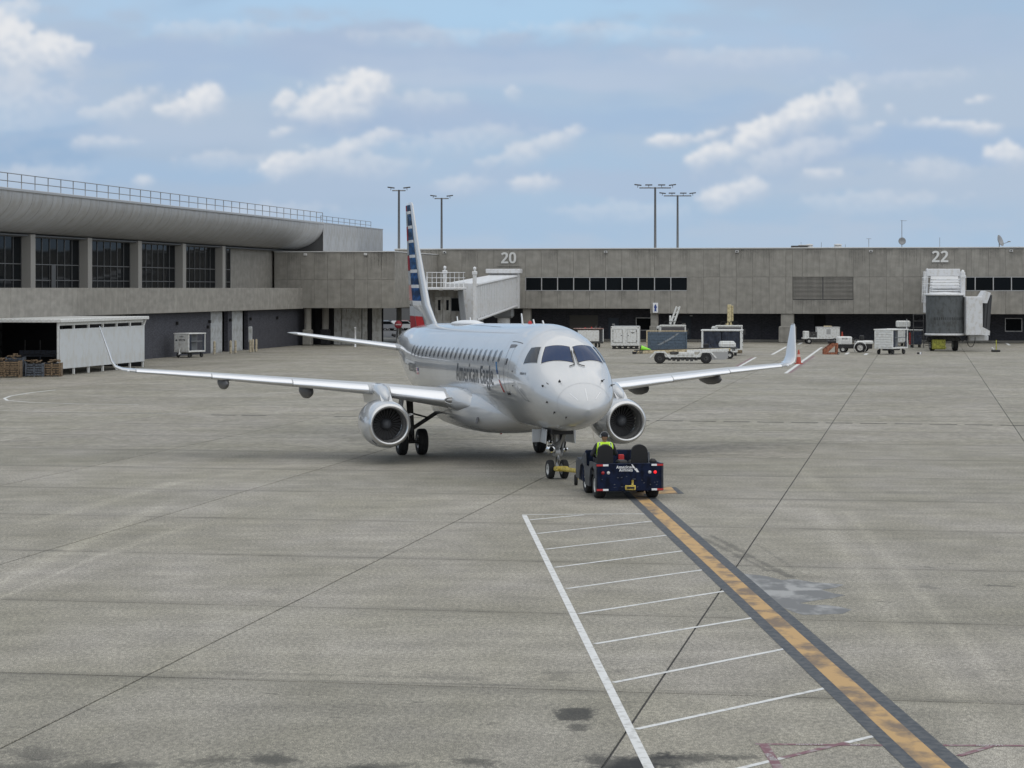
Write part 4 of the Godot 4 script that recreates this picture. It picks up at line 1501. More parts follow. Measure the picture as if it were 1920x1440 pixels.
# lettering wrapped round the starboard side; reads towards the nose
func skin_text(words: String, cap: float, s_from: float, length: float, y: float, slope: float) -> ArrayMesh:
	var tm := text_mesh(words, cap, 0.0, true)
	var arr := tm.get_mesh_arrays()
	var v: PackedVector3Array = arr[Mesh.ARRAY_VERTEX]
	var idx: PackedInt32Array = arr[Mesh.ARRAY_INDEX]
	var lo := 1e9
	var hi := -1e9
	for p in v:
		lo = min(lo, p.x)
		hi = max(hi, p.x)
	var tris := []
	for i in range(0, idx.size(), 3):
		if absf(v[idx[i]].z) < 0.01:
			split_tri(tris, v[idx[i]], v[idx[i + 1]], v[idx[i + 2]], 0.16, 0)
	var st := S(true)
	for t in tris:
		var w := []
		for p in t:
			var s: float = s_from - (p.x - lo) / (hi - lo) * length
			var yy: float = y + p.y + slope * (s_from - s)
			w.append(fat(s, side_angle(s, yy), 0.006))
		tri_out(st, w[0], w[1], w[2], Vector3(0, 3.2, w[0].z))
	return C(st)

func split_tri(out: Array, a: Vector3, b: Vector3, c: Vector3, most: float, depth: int):
	var ab := a.distance_to(b)
	var bc := b.distance_to(c)
	var ca := c.distance_to(a)
	if max(ab, max(bc, ca)) < most or depth > 7:
		if ab > 1e-5 and bc > 1e-5 and ca > 1e-5:
			out.append([a, b, c])
	elif ab >= bc and ab >= ca:
		var m := (a + b) * 0.5
		split_tri(out, a, m, c, most, depth + 1)
		split_tri(out, m, b, c, most, depth + 1)
	elif bc >= ca:
		var m := (b + c) * 0.5
		split_tri(out, a, b, m, most, depth + 1)
		split_tri(out, a, m, c, most, depth + 1)
	else:
		var m := (c + a) * 0.5
		split_tri(out, a, b, m, most, depth + 1)
		split_tri(out, m, b, c, most, depth + 1)

# aerofoil outline: from trailing edge over the top to the leading edge and back below
func foil(t: float, n := 14) -> PackedVector2Array:
	var up := []
	for i in n + 1:
		var x := 0.5 * (1.0 - cos(PI * i / n))
		var y := 5.0 * t * (0.2969 * sqrt(x) - 0.126 * x - 0.3516 * x * x + 0.2843 * x * x * x - 0.1036 * x * x * x * x)
		up.append(Vector2(x, y))
	var r := PackedVector2Array()
	for i in range(n, -1, -1):
		r.append(Vector2(up[i].x, up[i].y * 1.1 + 0.012 * sin(PI * up[i].x)))
	for i in range(1, n):
		r.append(Vector2(up[i].x, -up[i].y * 0.9 + 0.012 * sin(PI * up[i].x)))
	return r

# section: [lateral, s of leading edge, chord, y, thickness, tilt]; tilt 0 is a wing, 90 deg stands up
func foil_ring(q: Array, side: float, grow := 0.0, only_nose := false) -> PackedVector3Array:
	var r := PackedVector3Array()
	var nrm := Vector3(-side * sin(q[5]), cos(q[5]), 0)
	var f := foil(q[4])
	for i in f.size():
		var p := f[i]
		if only_nose and (p.x > 0.13 or (p.y < 0.0 and p.x > 0.06)):
			continue
		var dirn := p - Vector2(0.14, 0.0)
		var g := dirn.normalized() * grow
		r.append(Vector3(side * q[0], q[3], -(q[1] + p.x * q[2] + g.x)) + nrm * (p.y * q[2] + g.y))
	return r

const WING := [[0.8, 10.75, 6.1, 1.80, 0.13, 0.0], [1.9, 11.35, 5.2, 2.12, 0.13, 0.0], [4.4, 12.75, 3.6, 2.46, 0.115, 0.0], [7.1, 14.28, 2.9, 2.68, 0.11, 0.0], [10.0, 15.9, 2.2, 2.90, 0.105, 0.0], [12.5, 17.28, 1.62, 3.06, 0.10, 0.0],
	[12.95, 17.58, 1.45, 3.11, 0.09, 0.25], [13.2, 17.82, 1.32, 3.22, 0.085, 0.75], [13.32, 18.02, 1.2, 3.42, 0.08, 1.15], [13.40, 18.25, 1.08, 3.72, 0.08, 1.28], [13.68, 19.1, 0.50, 4.62, 0.08, 1.28], [13.70, 19.22, 0.32, 4.70, 0.08, 1.28]]

func wing_at(lat: float) -> Array:
	for i in WING.size() - 1:
		if lat <= WING[i + 1][0]:
			var t: float = (lat - WING[i][0]) / (WING[i + 1][0] - WING[i][0])
			var out := []
			for k in 6:
				out.append(lerpf(WING[i][k], WING[i + 1][k], t))
			return out
	return WING[-1]

func build_aircraft():
	prepare_fuselage()
	var paint := mat(lin(0.56, 0.57, 0.58), 0.30, 0.22)
	paint.clearcoat_enabled = true
	paint.clearcoat = 1.0
	paint.clearcoat_roughness = 0.05
	paint.albedo_texture = noise_map(101, 0.006, Color(0.93, 0.935, 0.94), grey(1.0), 256, 4, 0.3, 0.7)
	worldly(paint, Vector3(6, 6, 6))
	var wing_grey := mat(lin(0.42, 0.43, 0.44), 0.42)
	var bare := mat(lin(0.78, 0.79, 0.81), 0.28, 0.85)
	var lip_metal := mat(lin(0.62, 0.62, 0.62), 0.28, 0.9)
	var belly := mat(lin(0.50, 0.51, 0.52), 0.24, 0.15)
	belly.clearcoat_enabled = true
	belly.clearcoat = 0.8
	belly.clearcoat_roughness = 0.08
	var dark_grey := mat(lin(0.10, 0.10, 0.105), 0.5)
	var win_glass := mat(lin(0.022, 0.042, 0.10), 0.05)
	win_glass.metallic_specular = 0.35
	var cabin_glass := mat(lin(0.04, 0.043, 0.05), 0.12)
	var trim := mat(lin(0.60, 0.61, 0.62), 0.25, 0.7)
	var p := thing("regional_jet", "silver twin-engine regional jet with striped tail facing the camera on tow", "aircraft", Vector3(2.337, 0, -69.3), deg_to_rad(13.15))
	# fuselage
	var st := S(true)
	var stations := []
	var s := 0.0
	while s < 6.5:
		stations.append(s)
		s += 0.03 if s < 0.3 else (0.07 if s < 1.2 else 0.16)
	while s < 20.0:
		stations.append(s)
		s += 0.6
	while s < 31.7:
		stations.append(s)
		s += 0.3
	stations.append(31.7)
	var rings := []
	for q in stations:
		var r := PackedVector3Array()
		for k in 72:
			r.append(fpt(q, k * 5.0))
		rings.append(r)
	loft(st, rings, true, true)
	var fus := part("fuselage", C(st), paint, p)
	# belly fairing
	st = S(true)
	rings = []
	for q in [[7.2, 0.25, 0.12], [7.7, 0.75, 0.36], [8.5, 1.15, 0.58], [9.6, 1.5, 0.76], [11.0, 1.72, 0.86], [13.0, 1.82, 0.90], [15.5, 1.80, 0.88], [17.5, 1.5, 0.72], [19.2, 0.9, 0.46], [20.2, 0.25, 0.12]]:
		var r := PackedVector3Array()
		for k in 40:
			var a := TAU * k / 40
			var ca := cos(a)
			var sa := sin(a)
			r.append(Vector3(q[1] * signf(ca) * pow(absf(ca), 0.75), 1.87 + q[2] * signf(sa) * pow(absf(sa), 0.85), -q[0]))
		rings.append(r)
	loft(st, rings, true, true)
	var bf := part("belly_fairing", C(st), belly, p)
	part("vent", box_mesh(Vector3(0.02, 0.3, 0.14)), dark_grey, bf, Vector3(-1.42, 1.62, -9.4), Vector3(0, 0.25, -0.25))
	part("beacon", lathe_mesh([Vector2(0.05, 0), Vector2(0.05, 0.05), Vector2(0.001, 0.08)], Transform3D(Basis(Vector3.RIGHT, PI / 2), Vector3(0, 0.99, -12.0)), 10), M.red, bf)
	# wing root fairings with the landing light lens
	for sd in [-1.0, 1.0]:
		st = S(true)
		rings = []
		for q in [[9.6, 1.1, 2.0, 0.1], [10.3, 1.35, 2.1, 0.3], [11.1, 1.62, 2.15, 0.42], [12.0, 1.80, 2.2, 0.42], [14.5, 1.75, 2.2, 0.40], [17.0, 1.3, 2.1, 0.25]]:
			rings.append(ring_of(Vector3(sd * (q[1] - 0.25), q[2], -q[0]), Vector3(0.55, 0, 0), Vector3(0, q[3], 0), 24))
		loft(st, rings, true, true)
		var rf := part("wing_root", C(st), belly, p)
		var lens := part("landing_light", lathe_mesh([Vector2(0.001, 0.05), Vector2(0.09, 0.03), Vector2(0.13, -0.02), Vector2(0.14, -0.1)], Transform3D(Basis(), Vector3.ZERO), 18), M.steel, rf, Vector3(sd * 1.97, 2.18, -11.28), Vector3(0, sd * 0.3, 0))
		lens.scale = Vector3(1.5, 0.75, 1)
		part("bezel", lathe_mesh([Vector2(0.13, 0.02), Vector2(0.155, 0.03), Vector2(0.165, 0.0), Vector2(0.15, -0.1)], Transform3D(), 18), trim, lens)
		# wing with leading-edge slats, flap fairings and winglet
		st = S(true)
		rings = []
		for i in 6:
			rings.append(foil_ring(WING[i], sd))
		loft(st, rings, true, true)
		var wg := part("wing", C(st), wing_grey, p)
		st = S(true)
		rings = []
		for i in range(5, WING.size()):
			rings.append(foil_ring(WING[i], sd))
		loft(st, rings, true, true)
		part("winglet", C(st), paint, wg)
		for q in [[2.08, 3.88], [4.6, 7.1], [7.14, 9.84], [9.88, 12.46]]:
			st = S(true)
			rings = []
			for k in 5:
				rings.append(foil_ring(wing_at(lerpf(q[0], q[1], k / 4.0)), sd, 0.014, true))
			loft(st, rings, false)
			part("slat", C(st), bare, wg)
		for q in [[6.35, 16.6, 2.30, 0.20], [9.35, 17.0, 2.60, 0.17]]:
			st = S(true)
			rings = []
			for k in [[-1.7, 0.02], [-1.3, 0.6], [-0.7, 0.9], [0.0, 1.0], [0.8, 0.7], [1.4, 0.05]]:
				rings.append(ring_of(Vector3(sd * q[0], q[2] + 0.05, -(q[1] + k[0])), Vector3(q[3] * k[1], 0, 0), Vector3(0, q[3] * 1.5 * k[1], 0), 16))
			loft(st, rings, true, true)
			part("flap_fairing", C(st), dark_grey, wg)
		part("tip_light", lathe_mesh([Vector2(0.001, 0.1), Vector2(0.04, 0.07), Vector2(0.05, 0.0)], Transform3D(Basis(), Vector3.ZERO), 12), M.white_clean, wg, Vector3(sd * 12.75, 3.08, -17.43))
		# engine
		var en := part("engine", lathe_mesh([Vector2(0.735, -0.10), Vector2(0.775, -0.25), Vector2(0.815, -0.5), Vector2(0.84, -0.9), Vector2(0.845, -1.3), Vector2(0.80, -2.0), Vector2(0.70, -2.7), Vector2(0.60, -3.2), Vector2(0.57, -3.2), Vector2(0.6, -2.6)], Transform3D(), 48), paint, p, Vector3(sd * 4.25, 1.38, -10.6))
		part("intake_lip", lathe_mesh([Vector2(0.737, -0.105), Vector2(0.71, -0.04), Vector2(0.675, -0.005), Vector2(0.645, 0.0), Vector2(0.61, -0.03), Vector2(0.58, -0.10), Vector2(0.565, -0.2)], Transform3D(), 48), lip_metal, en)
		part("intake_duct", lathe_mesh([Vector2(0.566, -0.19), Vector2(0.56, -0.35), Vector2(0.57, -0.75), Vector2(0.57, -0.82)], Transform3D(), 40), mat(lin(0.22, 0.22, 0.22), 0.5), en)
		var fan := part("fan", lathe_mesh([Vector2(0.575, -1.0), Vector2(0.1, -0.98)], Transform3D(), 32), M.black, en)
		st = S()
		for k in 26:
			var bs := Basis(Vector3.BACK, TAU * k / 26)
			var tw := Basis(Vector3.RIGHT, 0.75)
			var a := bs * (Vector3(0.19, 0, -0.80) + tw * Vector3(0, 0.022, 0))
			var b := bs * (Vector3(0.55, 0, -0.80) + tw * Vector3(0, 0.075, 0))
			var c := bs * (Vector3(0.55, 0, -0.80) + tw * Vector3(0, -0.075, 0))
			var d := bs * (Vector3(0.19, 0, -0.80) + tw * Vector3(0, -0.022, 0))
			quad(st, a, b, c, d)
		part("fan_blades", C(st), mat(lin(0.16, 0.16, 0.165), 0.4, 0.5), fan)
		part("spinner", lathe_mesh([Vector2(0.001, -0.50), Vector2(0.10, -0.53), Vector2(0.17, -0.62), Vector2(0.21, -0.78), Vector2(0.21, -0.86)], Transform3D(), 24), mat(lin(0.08, 0.085, 0.095), 0.5), fan)
		part("core_nozzle", lathe_mesh([Vector2(0.44, -2.9), Vector2(0.40, -3.5), Vector2(0.33, -3.95), Vector2(0.28, -3.9)], Transform3D(), 28), M.dark_steel, en)
		part("strake", box_mesh(Vector3(0.25, 0.02, 0.5)), paint, en, Vector3(sd * -0.80, 0.30, -0.75), Vector3(0, 0, sd * -0.4))
		var vent := part("drain_slot", box_mesh(Vector3(0.22, 0.012, 0.05)), M.black, en, Vector3(-0.50, -0.60, -0.28), Vector3(0.25, 0, -0.72))
		vent.scale = Vector3(1, 1, 1)
		st = S()
		slab(st, PackedVector2Array([Vector2(-0.6, 0.80), Vector2(-0.95, 1.0), Vector2(-1.55, 1.14), Vector2(-2.6, 1.22), Vector2(-4.6, 0.95), Vector2(-4.2, 0.6), Vector2(-2.5, 0.6), Vector2(-0.9, 0.72)]), -0.2, 0.2, Transform3D(Basis(Vector3(0, 0, 1), Vector3(0, 1, 0), Vector3(-1, 0, 0)), Vector3.ZERO))
		part("pylon", C(st), paint, en)
		st = S(true)
		rings = []
		for k in [[-0.55, 0.03], [-0.75, 0.12], [-1.1, 0.2], [-1.8, 0.24], [-2.6, 0.25]]:
			rings.append(ring_of(Vector3(0, 0.80 + 0.25 * clamp((-k[0] - 0.4) / 1.0, 0.0, 1.3), k[0]), Vector3(k[1] * 1.1, 0, 0), Vector3(0, k[1] * 0.7 + 0.06, 0), 16))
		loft(st, rings, true, true)
		part("pylon_cap", C(st), paint, en)
		# tailplane
		st = S(true)
		rings = []
		for q in [[0.4, 26.9, 3.2, 3.52, 0.10, 0.0], [1.0, 27.4, 2.85, 3.60, 0.10, 0.0], [4.75, 30.45, 1.4, 4.14, 0.09, 0.0], [4.95, 30.75, 1.0, 4.17, 0.07, 0.0], [5.05, 31.1, 0.5, 4.185, 0.05, 0.0]]:
			rings.append(foil_ring(q, sd))
		loft(st, rings, true, true)
		var tp := part("tailplane", C(st), wing_grey, p)
		st = S(true)
		rings = []
		for q in [[1.0, 27.4, 2.85, 3.60, 0.10, 0.0], [4.75, 30.45, 1.4, 4.14, 0.09, 0.0]]:
			rings.append(foil_ring(q, sd, 0.010, true))
		loft(st, rings, false)
		part("leading_edge", C(st), bare, tp)
		# main gear
		var gy := 0.48
		var mg := part("main_gear", tube_mesh(Vector3(0, gy, 0), Vector3(sd * 0.1, 2.2, 0), 0.11, 0.13, 14), M.dark_steel, p, Vector3(sd * 2.6, 0, -15.3))
		wheel(mg, Vector3(-0.37, gy, 0), 0.48, 0.36, M.steel, 0.5)
		wheel(mg, Vector3(0.37, gy, 0), 0.48, 0.36, M.steel, 0.5)
		st = S(true)
		tube(st, Vector3(-0.4, gy, 0), Vector3(0.4, gy, 0), 0.07)
		tube(st, Vector3(0, 0.95, 0), Vector3(-sd * 1.25, 1.75, 0.05), 0.075)
		tube(st, Vector3(-sd * 0.62, 1.35, 0.02), Vector3(sd * 0.1, 1.55, 0.0), 0.035)
		tube(st, Vector3(0, 0.6, 0.22), Vector3(0, 1.3, 0.12), 0.045)
		part("side_brace", C(st), M.dark_steel, mg)
		part("gear_door", box_mesh(Vector3(0.05, 0.85, 0.75), 0.01), paint, mg, Vector3(sd * 0.42, 1.78, 0), Vector3(0, 0, sd * 0.12))
	# dark wheel well patch under the fairing
	for sd in [-1.0, 1.0]:
		part("wheel_well", box_mesh(Vector3(0.5, 0.34, 1.1), 0.05), M.black, bf, Vector3(sd * 1.42, 1.62, -15.3))
	# nose gear
	var ng := part("nose_gear", tube_mesh(Vector3(0, 0.72, 0), Vector3(0, 1.7, -0.1), 0.085, 0.10, 14), M.steel, p, Vector3(0, 0, -3.9))
	wheel(ng, Vector3(-0.23, 0.305, 0), 0.305, 0.21, M.rim_white, 0.58)
	wheel(ng, Vector3(0.23, 0.305, 0), 0.305, 0.21, M.rim_white, 0.58)
	st = S(true)
	tube(st, Vector3(0, 0.30, 0), Vector3(0, 0.75, 0), 0.055)
	tube(st, Vector3(-0.25, 0.305, 0), Vector3(0.25, 0.305, 0), 0.05)
	part("axle", C(st), mat(lin(0.6, 0.6, 0.6), 0.2, 0.9), ng)
	st = S(true)
	tube(st, Vector3(0.05, 1.0, 0.1), Vector3(0.12, 1.62, 0.62), 0.035)
	tube(st, Vector3(-0.12, 0.75, 0.06), Vector3(-0.2, 1.5, 0.05), 0.03)
	tube(st, Vector3(0.12, 0.75, 0.06), Vector3(0.26, 1.5, 0.05), 0.03)
	tube(st, Vector3(0, 0.42, 0.12), Vector3(0, 0.6, 0.2), 0.03)
	tube(st, Vector3(0, 0.6, 0.2), Vector3(0, 0.8, 0.1), 0.03)
	tube(st, Vector3(-0.1, 1.1, 0.08), Vector3(0.2, 1.25, 0.08), 0.05)
	part("drag_strut", C(st), M.steel, ng)
	part("collar", lathe_mesh([Vector2(0.13, -0.12), Vector2(0.15, -0.08), Vector2(0.15, 0.08), Vector2(0.12, 0.12)], Transform3D(Basis(Vector3.RIGHT, PI / 2), Vector3(0, 0.82, 0)), 16), M.steel, ng)
	for q in [[-0.24, 0.96, 0.16], [0.24, 0.94, 0.09], [-0.26, 1.19, 0.09]]:
		var tl := part("taxi_light", lathe_mesh([Vector2(0.001, q[2] * 0.35), Vector2(q[2] * 0.6, q[2] * 0.2), Vector2(q[2] * 0.95, 0), Vector2(q[2], -q[2] * 0.3), Vector2(q[2] * 0.6, -q[2]), Vector2(0.001, -q[2] * 1.1)], Transform3D(), 18), mat(lin(0.7, 0.7, 0.7), 0.12, 0.9), ng, Vector3(q[0], q[1], 0.16))
		part("lens", lathe_mesh([Vector2(0.001, q[2] * 0.37), Vector2(q[2] * 0.5, q[2] * 0.27)], Transform3D(), 14), M.glass, tl)
	for sd in [-1.0, 1.0]:
		part("gear_door", box_mesh(Vector3(0.04, 0.46, 0.85), 0.01), paint, ng, Vector3(sd * 0.44, 1.38, 0.0), Vector3(0, sd * 0.06, sd * 0.10))
		part("gear_door", box_mesh(Vector3(0.34, 0.42, 0.03), 0.008), belly, ng, Vector3(sd * 0.56, 1.36, -0.45), Vector3(0, sd * -0.2, 0))
	part("gear_well", box_mesh(Vector3(0.7, 0.2, 1.3)), M.black, ng, Vector3(0, 1.56, 0.05))
	# fin with coloured bands
	var fin := fin_loft(p, paint)
	fin_bands(fin)
	# cockpit glazing: black surround under each pane
	var V := func(a: float, b: float) -> Vector2: return Vector2(a, b)
	var panes := [
		["windshield", [Vector2(2.50, 121.0), Vector2(2.16, 92.6), Vector2(1.58, 94.2), Vector2(2.02, 137.0)]],
		["windshield", [Vector2(2.50, 59.0), Vector2(2.16, 87.4), Vector2(1.58, 85.8), Vector2(2.02, 43.0)]],
		["side_window", [Vector2(3.05, 136.0), Vector2(2.66, 127.0), Vector2(2.22, 142.5), Vector2(2.94, 156.0)]],
		["side_window", [Vector2(3.05, 44.0), Vector2(2.66, 53.0), Vector2(2.22, 37.5), Vector2(2.94, 24.0)]]]
	for q in panes:
		var c: Array = q[1]
		var mid: Vector2 = (c[0] + c[1] + c[2] + c[3]) / 4.0
		var big := []
		var bigger := []
		for v in c:
			big.append(mid + (v - mid) * 1.05)
			bigger.append(mid + (v - mid) * 1.12)
		var w := part(q[0], skin_patch(c, 0.012, 12, true), win_glass if q[0] == "windshield" else cabin_glass, fus)
		part("seal", skin_patch(big, 0.008, 12, true), M.black, w)
		part("rim", skin_patch(bigger, 0.005, 12, true), trim, w)
	for sd in [-1.0, 1.0]:
		st = S(true)
		var h := fat(1.46, 90.0 + sd * -3.0, 0.03)
		var e := fat(1.40, 90.0 + sd * -12.0, 0.03)
		tube(st, fat(2.0, 90.0 + sd * -1.5, 0.03), h, 0.012)
		tube(st, h, e, 0.014)
		part("wiper", C(st), M.dark_steel, fus)
	# cabin windows, starboard and port
	var cabin := mat(lin(0.05, 0.055, 0.065), 0.15)
	for k in 21:
		var ss := 6.05 + k * 0.782
		for deg in [158.5, 21.5]:
			var w := part("cabin_window", skin_oval(ss, deg, 0.135, 0.19, 0.006), cabin, fus)
			part("frame", skin_oval(ss, deg, 0.135, 0.19, 0.008, 0.22), trim, w)
	# service door with grey top fairing, seen on the starboard side; the same to port
	for mir in [false, true]:
		var M2 := func(a: float, d: float) -> Vector2: return Vector2(a, 180.0 - d if mir else d)
		var o := [M2.call(5.14, 146.0), M2.call(4.52, 145.0), M2.call(4.46, 160.0), M2.call(4.44, 176.0), M2.call(4.42, 196.0), M2.call(4.92, 197.0), M2.call(5.06, 176.0), M2.call(5.10, 160.0), M2.call(5.14, 146.0)]
		var dr := part("service_door", skin_line(o, 0.03, 0.006), trim, fus)
		part("door_shadow_gap", skin_line([M2.call(5.18, 146.0), M2.call(5.14, 160.0), M2.call(5.10, 176.0), M2.call(4.96, 198.0)], 0.012, 0.005), dark_grey, dr)
		part("door_head", skin_patch([M2.call(5.24, 143.0), M2.call(4.42, 141.5), M2.call(4.50, 145.5), M2.call(5.16, 147.5)], 0.008, 8), mat(lin(0.14, 0.14, 0.15), 0.5), dr)
		part("sill", skin_patch([M2.call(4.92, 198.0), M2.call(4.46, 197.0), M2.call(4.44, 199.5), M2.call(4.90, 200.5)], 0.008, 4), M.black, dr)
		part("door_window", skin_oval(4.86, M2.call(0, 163.5).y, 0.09, 0.11, 0.008), cabin, dr)
	# titles, registration, flag, flight symbol
	part("title_text", skin_text("American Eagle", 0.60, 12.62, 6.0, 3.12, 0.012), mat(lin(0.035, 0.045, 0.06), 0.3), fus)
	part("registration_text", skin_text("N233NQ", 0.32, 22.1, 1.75, 3.0, 0.0), mat(lin(0.10, 0.11, 0.12), 0.3), fus)
	part("type_text", skin_text("EMBRAER 175", 0.07, 3.02, 0.5, 3.42, 0.0), M.ink, fus)
	var flag := part("flag", skin_patch([Vector2(20.15, 181.0), Vector2(19.75, 181.0), Vector2(19.75, 189.5), Vector2(20.15, 189.5)], 0.006, 4), M.sign_white, fus)
	for k in 4:
		part("stripe", skin_patch([Vector2(20.15, 182.0 + k * 2.1), Vector2(19.75, 182.0 + k * 2.1), Vector2(19.75, 183.0 + k * 2.1), Vector2(20.15, 183.0 + k * 2.1)], 0.008, 3), M.red, flag)
	part("canton", skin_patch([Vector2(19.93, 181.0), Vector2(19.75, 181.0), Vector2(19.75, 185.0), Vector2(19.93, 185.0)], 0.010, 3), M.sign_blue, flag)
	var sym := part("flight_symbol", skin_patch([Vector2(6.42, 165.0), Vector2(6.25, 165.0), Vector2(5.85, 177.0), Vector2(6.05, 177.0)], 0.007, 8), mat(lin(0.03, 0.16, 0.36), 0.25), fus)
	part("symbol_tip", skin_patch([Vector2(6.12, 174.0), Vector2(5.93, 174.0), Vector2(5.80, 178.5), Vector2(6.0, 178.5)], 0.009, 5), mat(lin(0.015, 0.05, 0.16), 0.25), sym)
	part("symbol_head", skin_patch([Vector2(6.02, 179.2), Vector2(5.72, 179.2), Vector2(5.62, 184.0), Vector2(5.86, 184.0)], 0.009, 5), M.white_clean, sym)
	part("symbol_tail", skin_patch([Vector2(5.78, 184.6), Vector2(5.60, 184.6), Vector2(5.20, 198.0), Vector2(5.42, 198.0)], 0.009, 8), mat(lin(0.36, 0.025, 0.03), 0.25), sym)
	# probes, radome strips, hatch line, aerials
	for q in [[0.95, 132.0, 0.045], [1.38, 160.0, 0.04], [1.05, 186.0, 0.035], [0.88, 206.0, 0.035], [0.95, 48.0, 0.045], [1.38, 20.0, 0.04], [0.55, 220.0, 0.025]]:
		var a := fat(q[0], q[1], -0.005)
		var n := fnorm(q[0], q[1])
		st = S(true)
		tube(st, a, a + n * 0.03, q[2], q[2] * 0.8, 10)
		tube(st, a + n * 0.03, a + n * 0.09 + Vector3(0, 0, 0.10), q[2] * 0.4, q[2] * 0.25, 8)
		part("probe", C(st), M.dark_steel, fus)
	for q in [[0.43, 90.0, 0.09, 92.0], [0.45, 48.0, 0.17, 53.0], [0.42, 134.0, 0.16, 133.0]]:
		part("radome_strip", skin_line([Vector2(q[0], q[1]), Vector2(q[2], q[3])], 0.022, 0.005), M.white_clean, fus)
	# skin seams: radome joint, frames, lap joints, cargo door
	var seam := mat(lin(0.42, 0.43, 0.44), 0.45)
	for q in [0.62, 3.55, 5.7, 9.0, 13.2, 17.4, 21.6]:
		var ringp := []
		for k in 13:
			ringp.append(Vector2(q, 15.0 + k * 12.5 if q > 5.0 else -60.0 + k * 27.0))
		part("skin_seam", skin_line(ringp, 0.012, 0.003), seam, fus)
	for deg in [125.0, 170.0, 205.0]:
		part("skin_seam", skin_line([Vector2(5.8, deg), Vector2(10.0, deg), Vector2(15.0, deg), Vector2(21.5, deg)], 0.010, 0.003), seam, fus)
	part("cargo_door_outline", skin_line([Vector2(8.6, 196.0), Vector2(7.6, 196.0), Vector2(7.6, 216.0), Vector2(8.6, 216.0), Vector2(8.6, 196.0)], 0.014, 0.004), seam, fus)
	for q in [[3.4, 205.0], [2.7, 215.0], [6.3, 199.0], [5.4, 208.0], [1.9, 176.0], [1.7, 214.0], [2.3, 168.0]]:
		part("access_panel", skin_oval(q[0], q[1], 0.07, 0.05, 0.003, 0.16), seam, fus)
	for q in [[3.9, 171.0], [3.85, 187.0], [6.9, 186.0], [1.25, 150.0]]:
		part("placard", skin_patch([Vector2(q[0] + 0.06, q[1]), Vector2(q[0] - 0.06, q[1]), Vector2(q[0] - 0.06, q[1] + 1.6), Vector2(q[0] + 0.06, q[1] + 1.6)], 0.004, 2), M.dark_steel, fus)
	part("roof_line", skin_line([Vector2(5.3, 139.0), Vector2(4.0, 137.5)], 0.03, 0.004), dark_grey, fus)
	part("hatch_outline", skin_line([Vector2(3.3, 186.0), Vector2(2.7, 192.0), Vector2(2.35, 199.0), Vector2(2.7, 199.0), Vector2(3.2, 192.0), Vector2(3.35, 187.0)], 0.014, 0.004), dark_grey, fus)
	part("crown_seam", skin_line([Vector2(22.5, 100.0), Vector2(16.0, 104.0), Vector2(9.5, 112.0)], 0.02, 0.003), dark_grey, fus)
	st = S(true)
	rings = []
	for q in [[15.6, 0.02, 0.02], [16.1, 0.3, 0.09], [17.0, 0.42, 0.14], [18.2, 0.44, 0.14], [19.2, 0.35, 0.10], [20.0, 0.05, 0.02]]:
		rings.append(ring_of(Vector3(0, fpt(q[0], 90.0).y - 0.02, -q[0]), Vector3(q[1], 0, 0), Vector3(0, q[2], 0), 20))
	loft(st, rings, true, true)
	part("radio_hump", C(st), M.white_clean, fus)
	for q in [[19.4, 0.26], [17.0, 0.22], [8.6, 0.34], [6.9, 0.14], [5.6, 0.1]]:
		var b := fpt(q[0], 90.0)
		st = S()
		slab(st, PackedVector2Array([Vector2(0, -0.03), Vector2(0.18, -0.03), Vector2(0.30, q[1]), Vector2(0.2, q[1])]), -0.012, 0.012, Transform3D(Basis(Vector3(0, 0, -1), Vector3(0, 1, 0), Vector3(1, 0, 0)), b))
		part("blade_aerial", C(st), M.white_clean, fus)
	part("beacon", lathe_mesh([Vector2(0.07, 0), Vector2(0.07, 0.06), Vector2(0.001, 0.11)], Transform3D(Basis(Vector3.RIGHT, -PI / 2), fpt(7.6, 90.0) - Vector3(0, 0.01, 0)), 12), M.red, fus)
	for sd in [-1.0, 1.0]:
		st = S(true)
		tube(st, Vector3(sd * 0.45, 4.05, -30.6), Vector3(sd * 0.62, 4.1, -30.6), 0.08, 0.06, 10)
		part("tail_light", C(st), M.black, fus)
	# unused headset cable looped under the nose
	st = S(true)
	var loop := []
	for k in 17:
		var a := -0.15 + (PI + 0.3) * k / 16.0
		loop.append(Vector3(0.95 + 0.17 * cos(a), 1.63 - 0.42 * sin(a), -2.4))
	path_tube(st, loop, 0.006, 5)
	part("ground_cable", C(st), M.bollard, p)

const FIN := [[4.25, 23.0, 29.45], [4.6, 23.5, 29.5], [4.85, 24.1, 29.55], [5.42, 25.3, 29.65], [6.66, 26.5, 29.95], [7.86, 27.6, 30.2], [9.70, 28.95, 30.55], [9.80, 29.15, 30.45]]

func fin_pt(y: float, c: float, side: float, off := 0.0) -> Vector3:
	var i := 0
	while i < FIN.size() - 2 and y > FIN[i + 1][0]:
		i += 1
	var t: float = (y - FIN[i][0]) / (FIN[i + 1][0] - FIN[i][0])
	var a := lerpf(FIN[i][1], FIN[i + 1][1], t)
	var b := lerpf(FIN[i][2], FIN[i + 1][2], t)
	var ch := b - a
	var th := 0.085 if y > 5.4 else 0.07
	var yt := 5.0 * th * (0.2969 * sqrt(c) - 0.126 * c - 0.3516 * c * c + 0.2843 * c * c * c - 0.1036 * c * c * c * c)
	return Vector3(side * (yt * min(ch, 3.9) + off), y, -(a + c * ch))

func fin_loft(p: Node, m: Material) -> MeshInstance3D:
	var st := S(true)
	var rings := []
	for q in FIN:
		var r := PackedVector3Array()
		for k in 17:
			r.append(fin_pt(q[0], pow(1.0 - k / 16.0, 1.6), 1.0))
		for k in range(1, 16):
			r.append(fin_pt(q[0], pow(k / 16.0, 1.6), -1.0))
		rings.append(r)
	loft(st, rings, true, true)
	return part("fin", C(st), m, p)

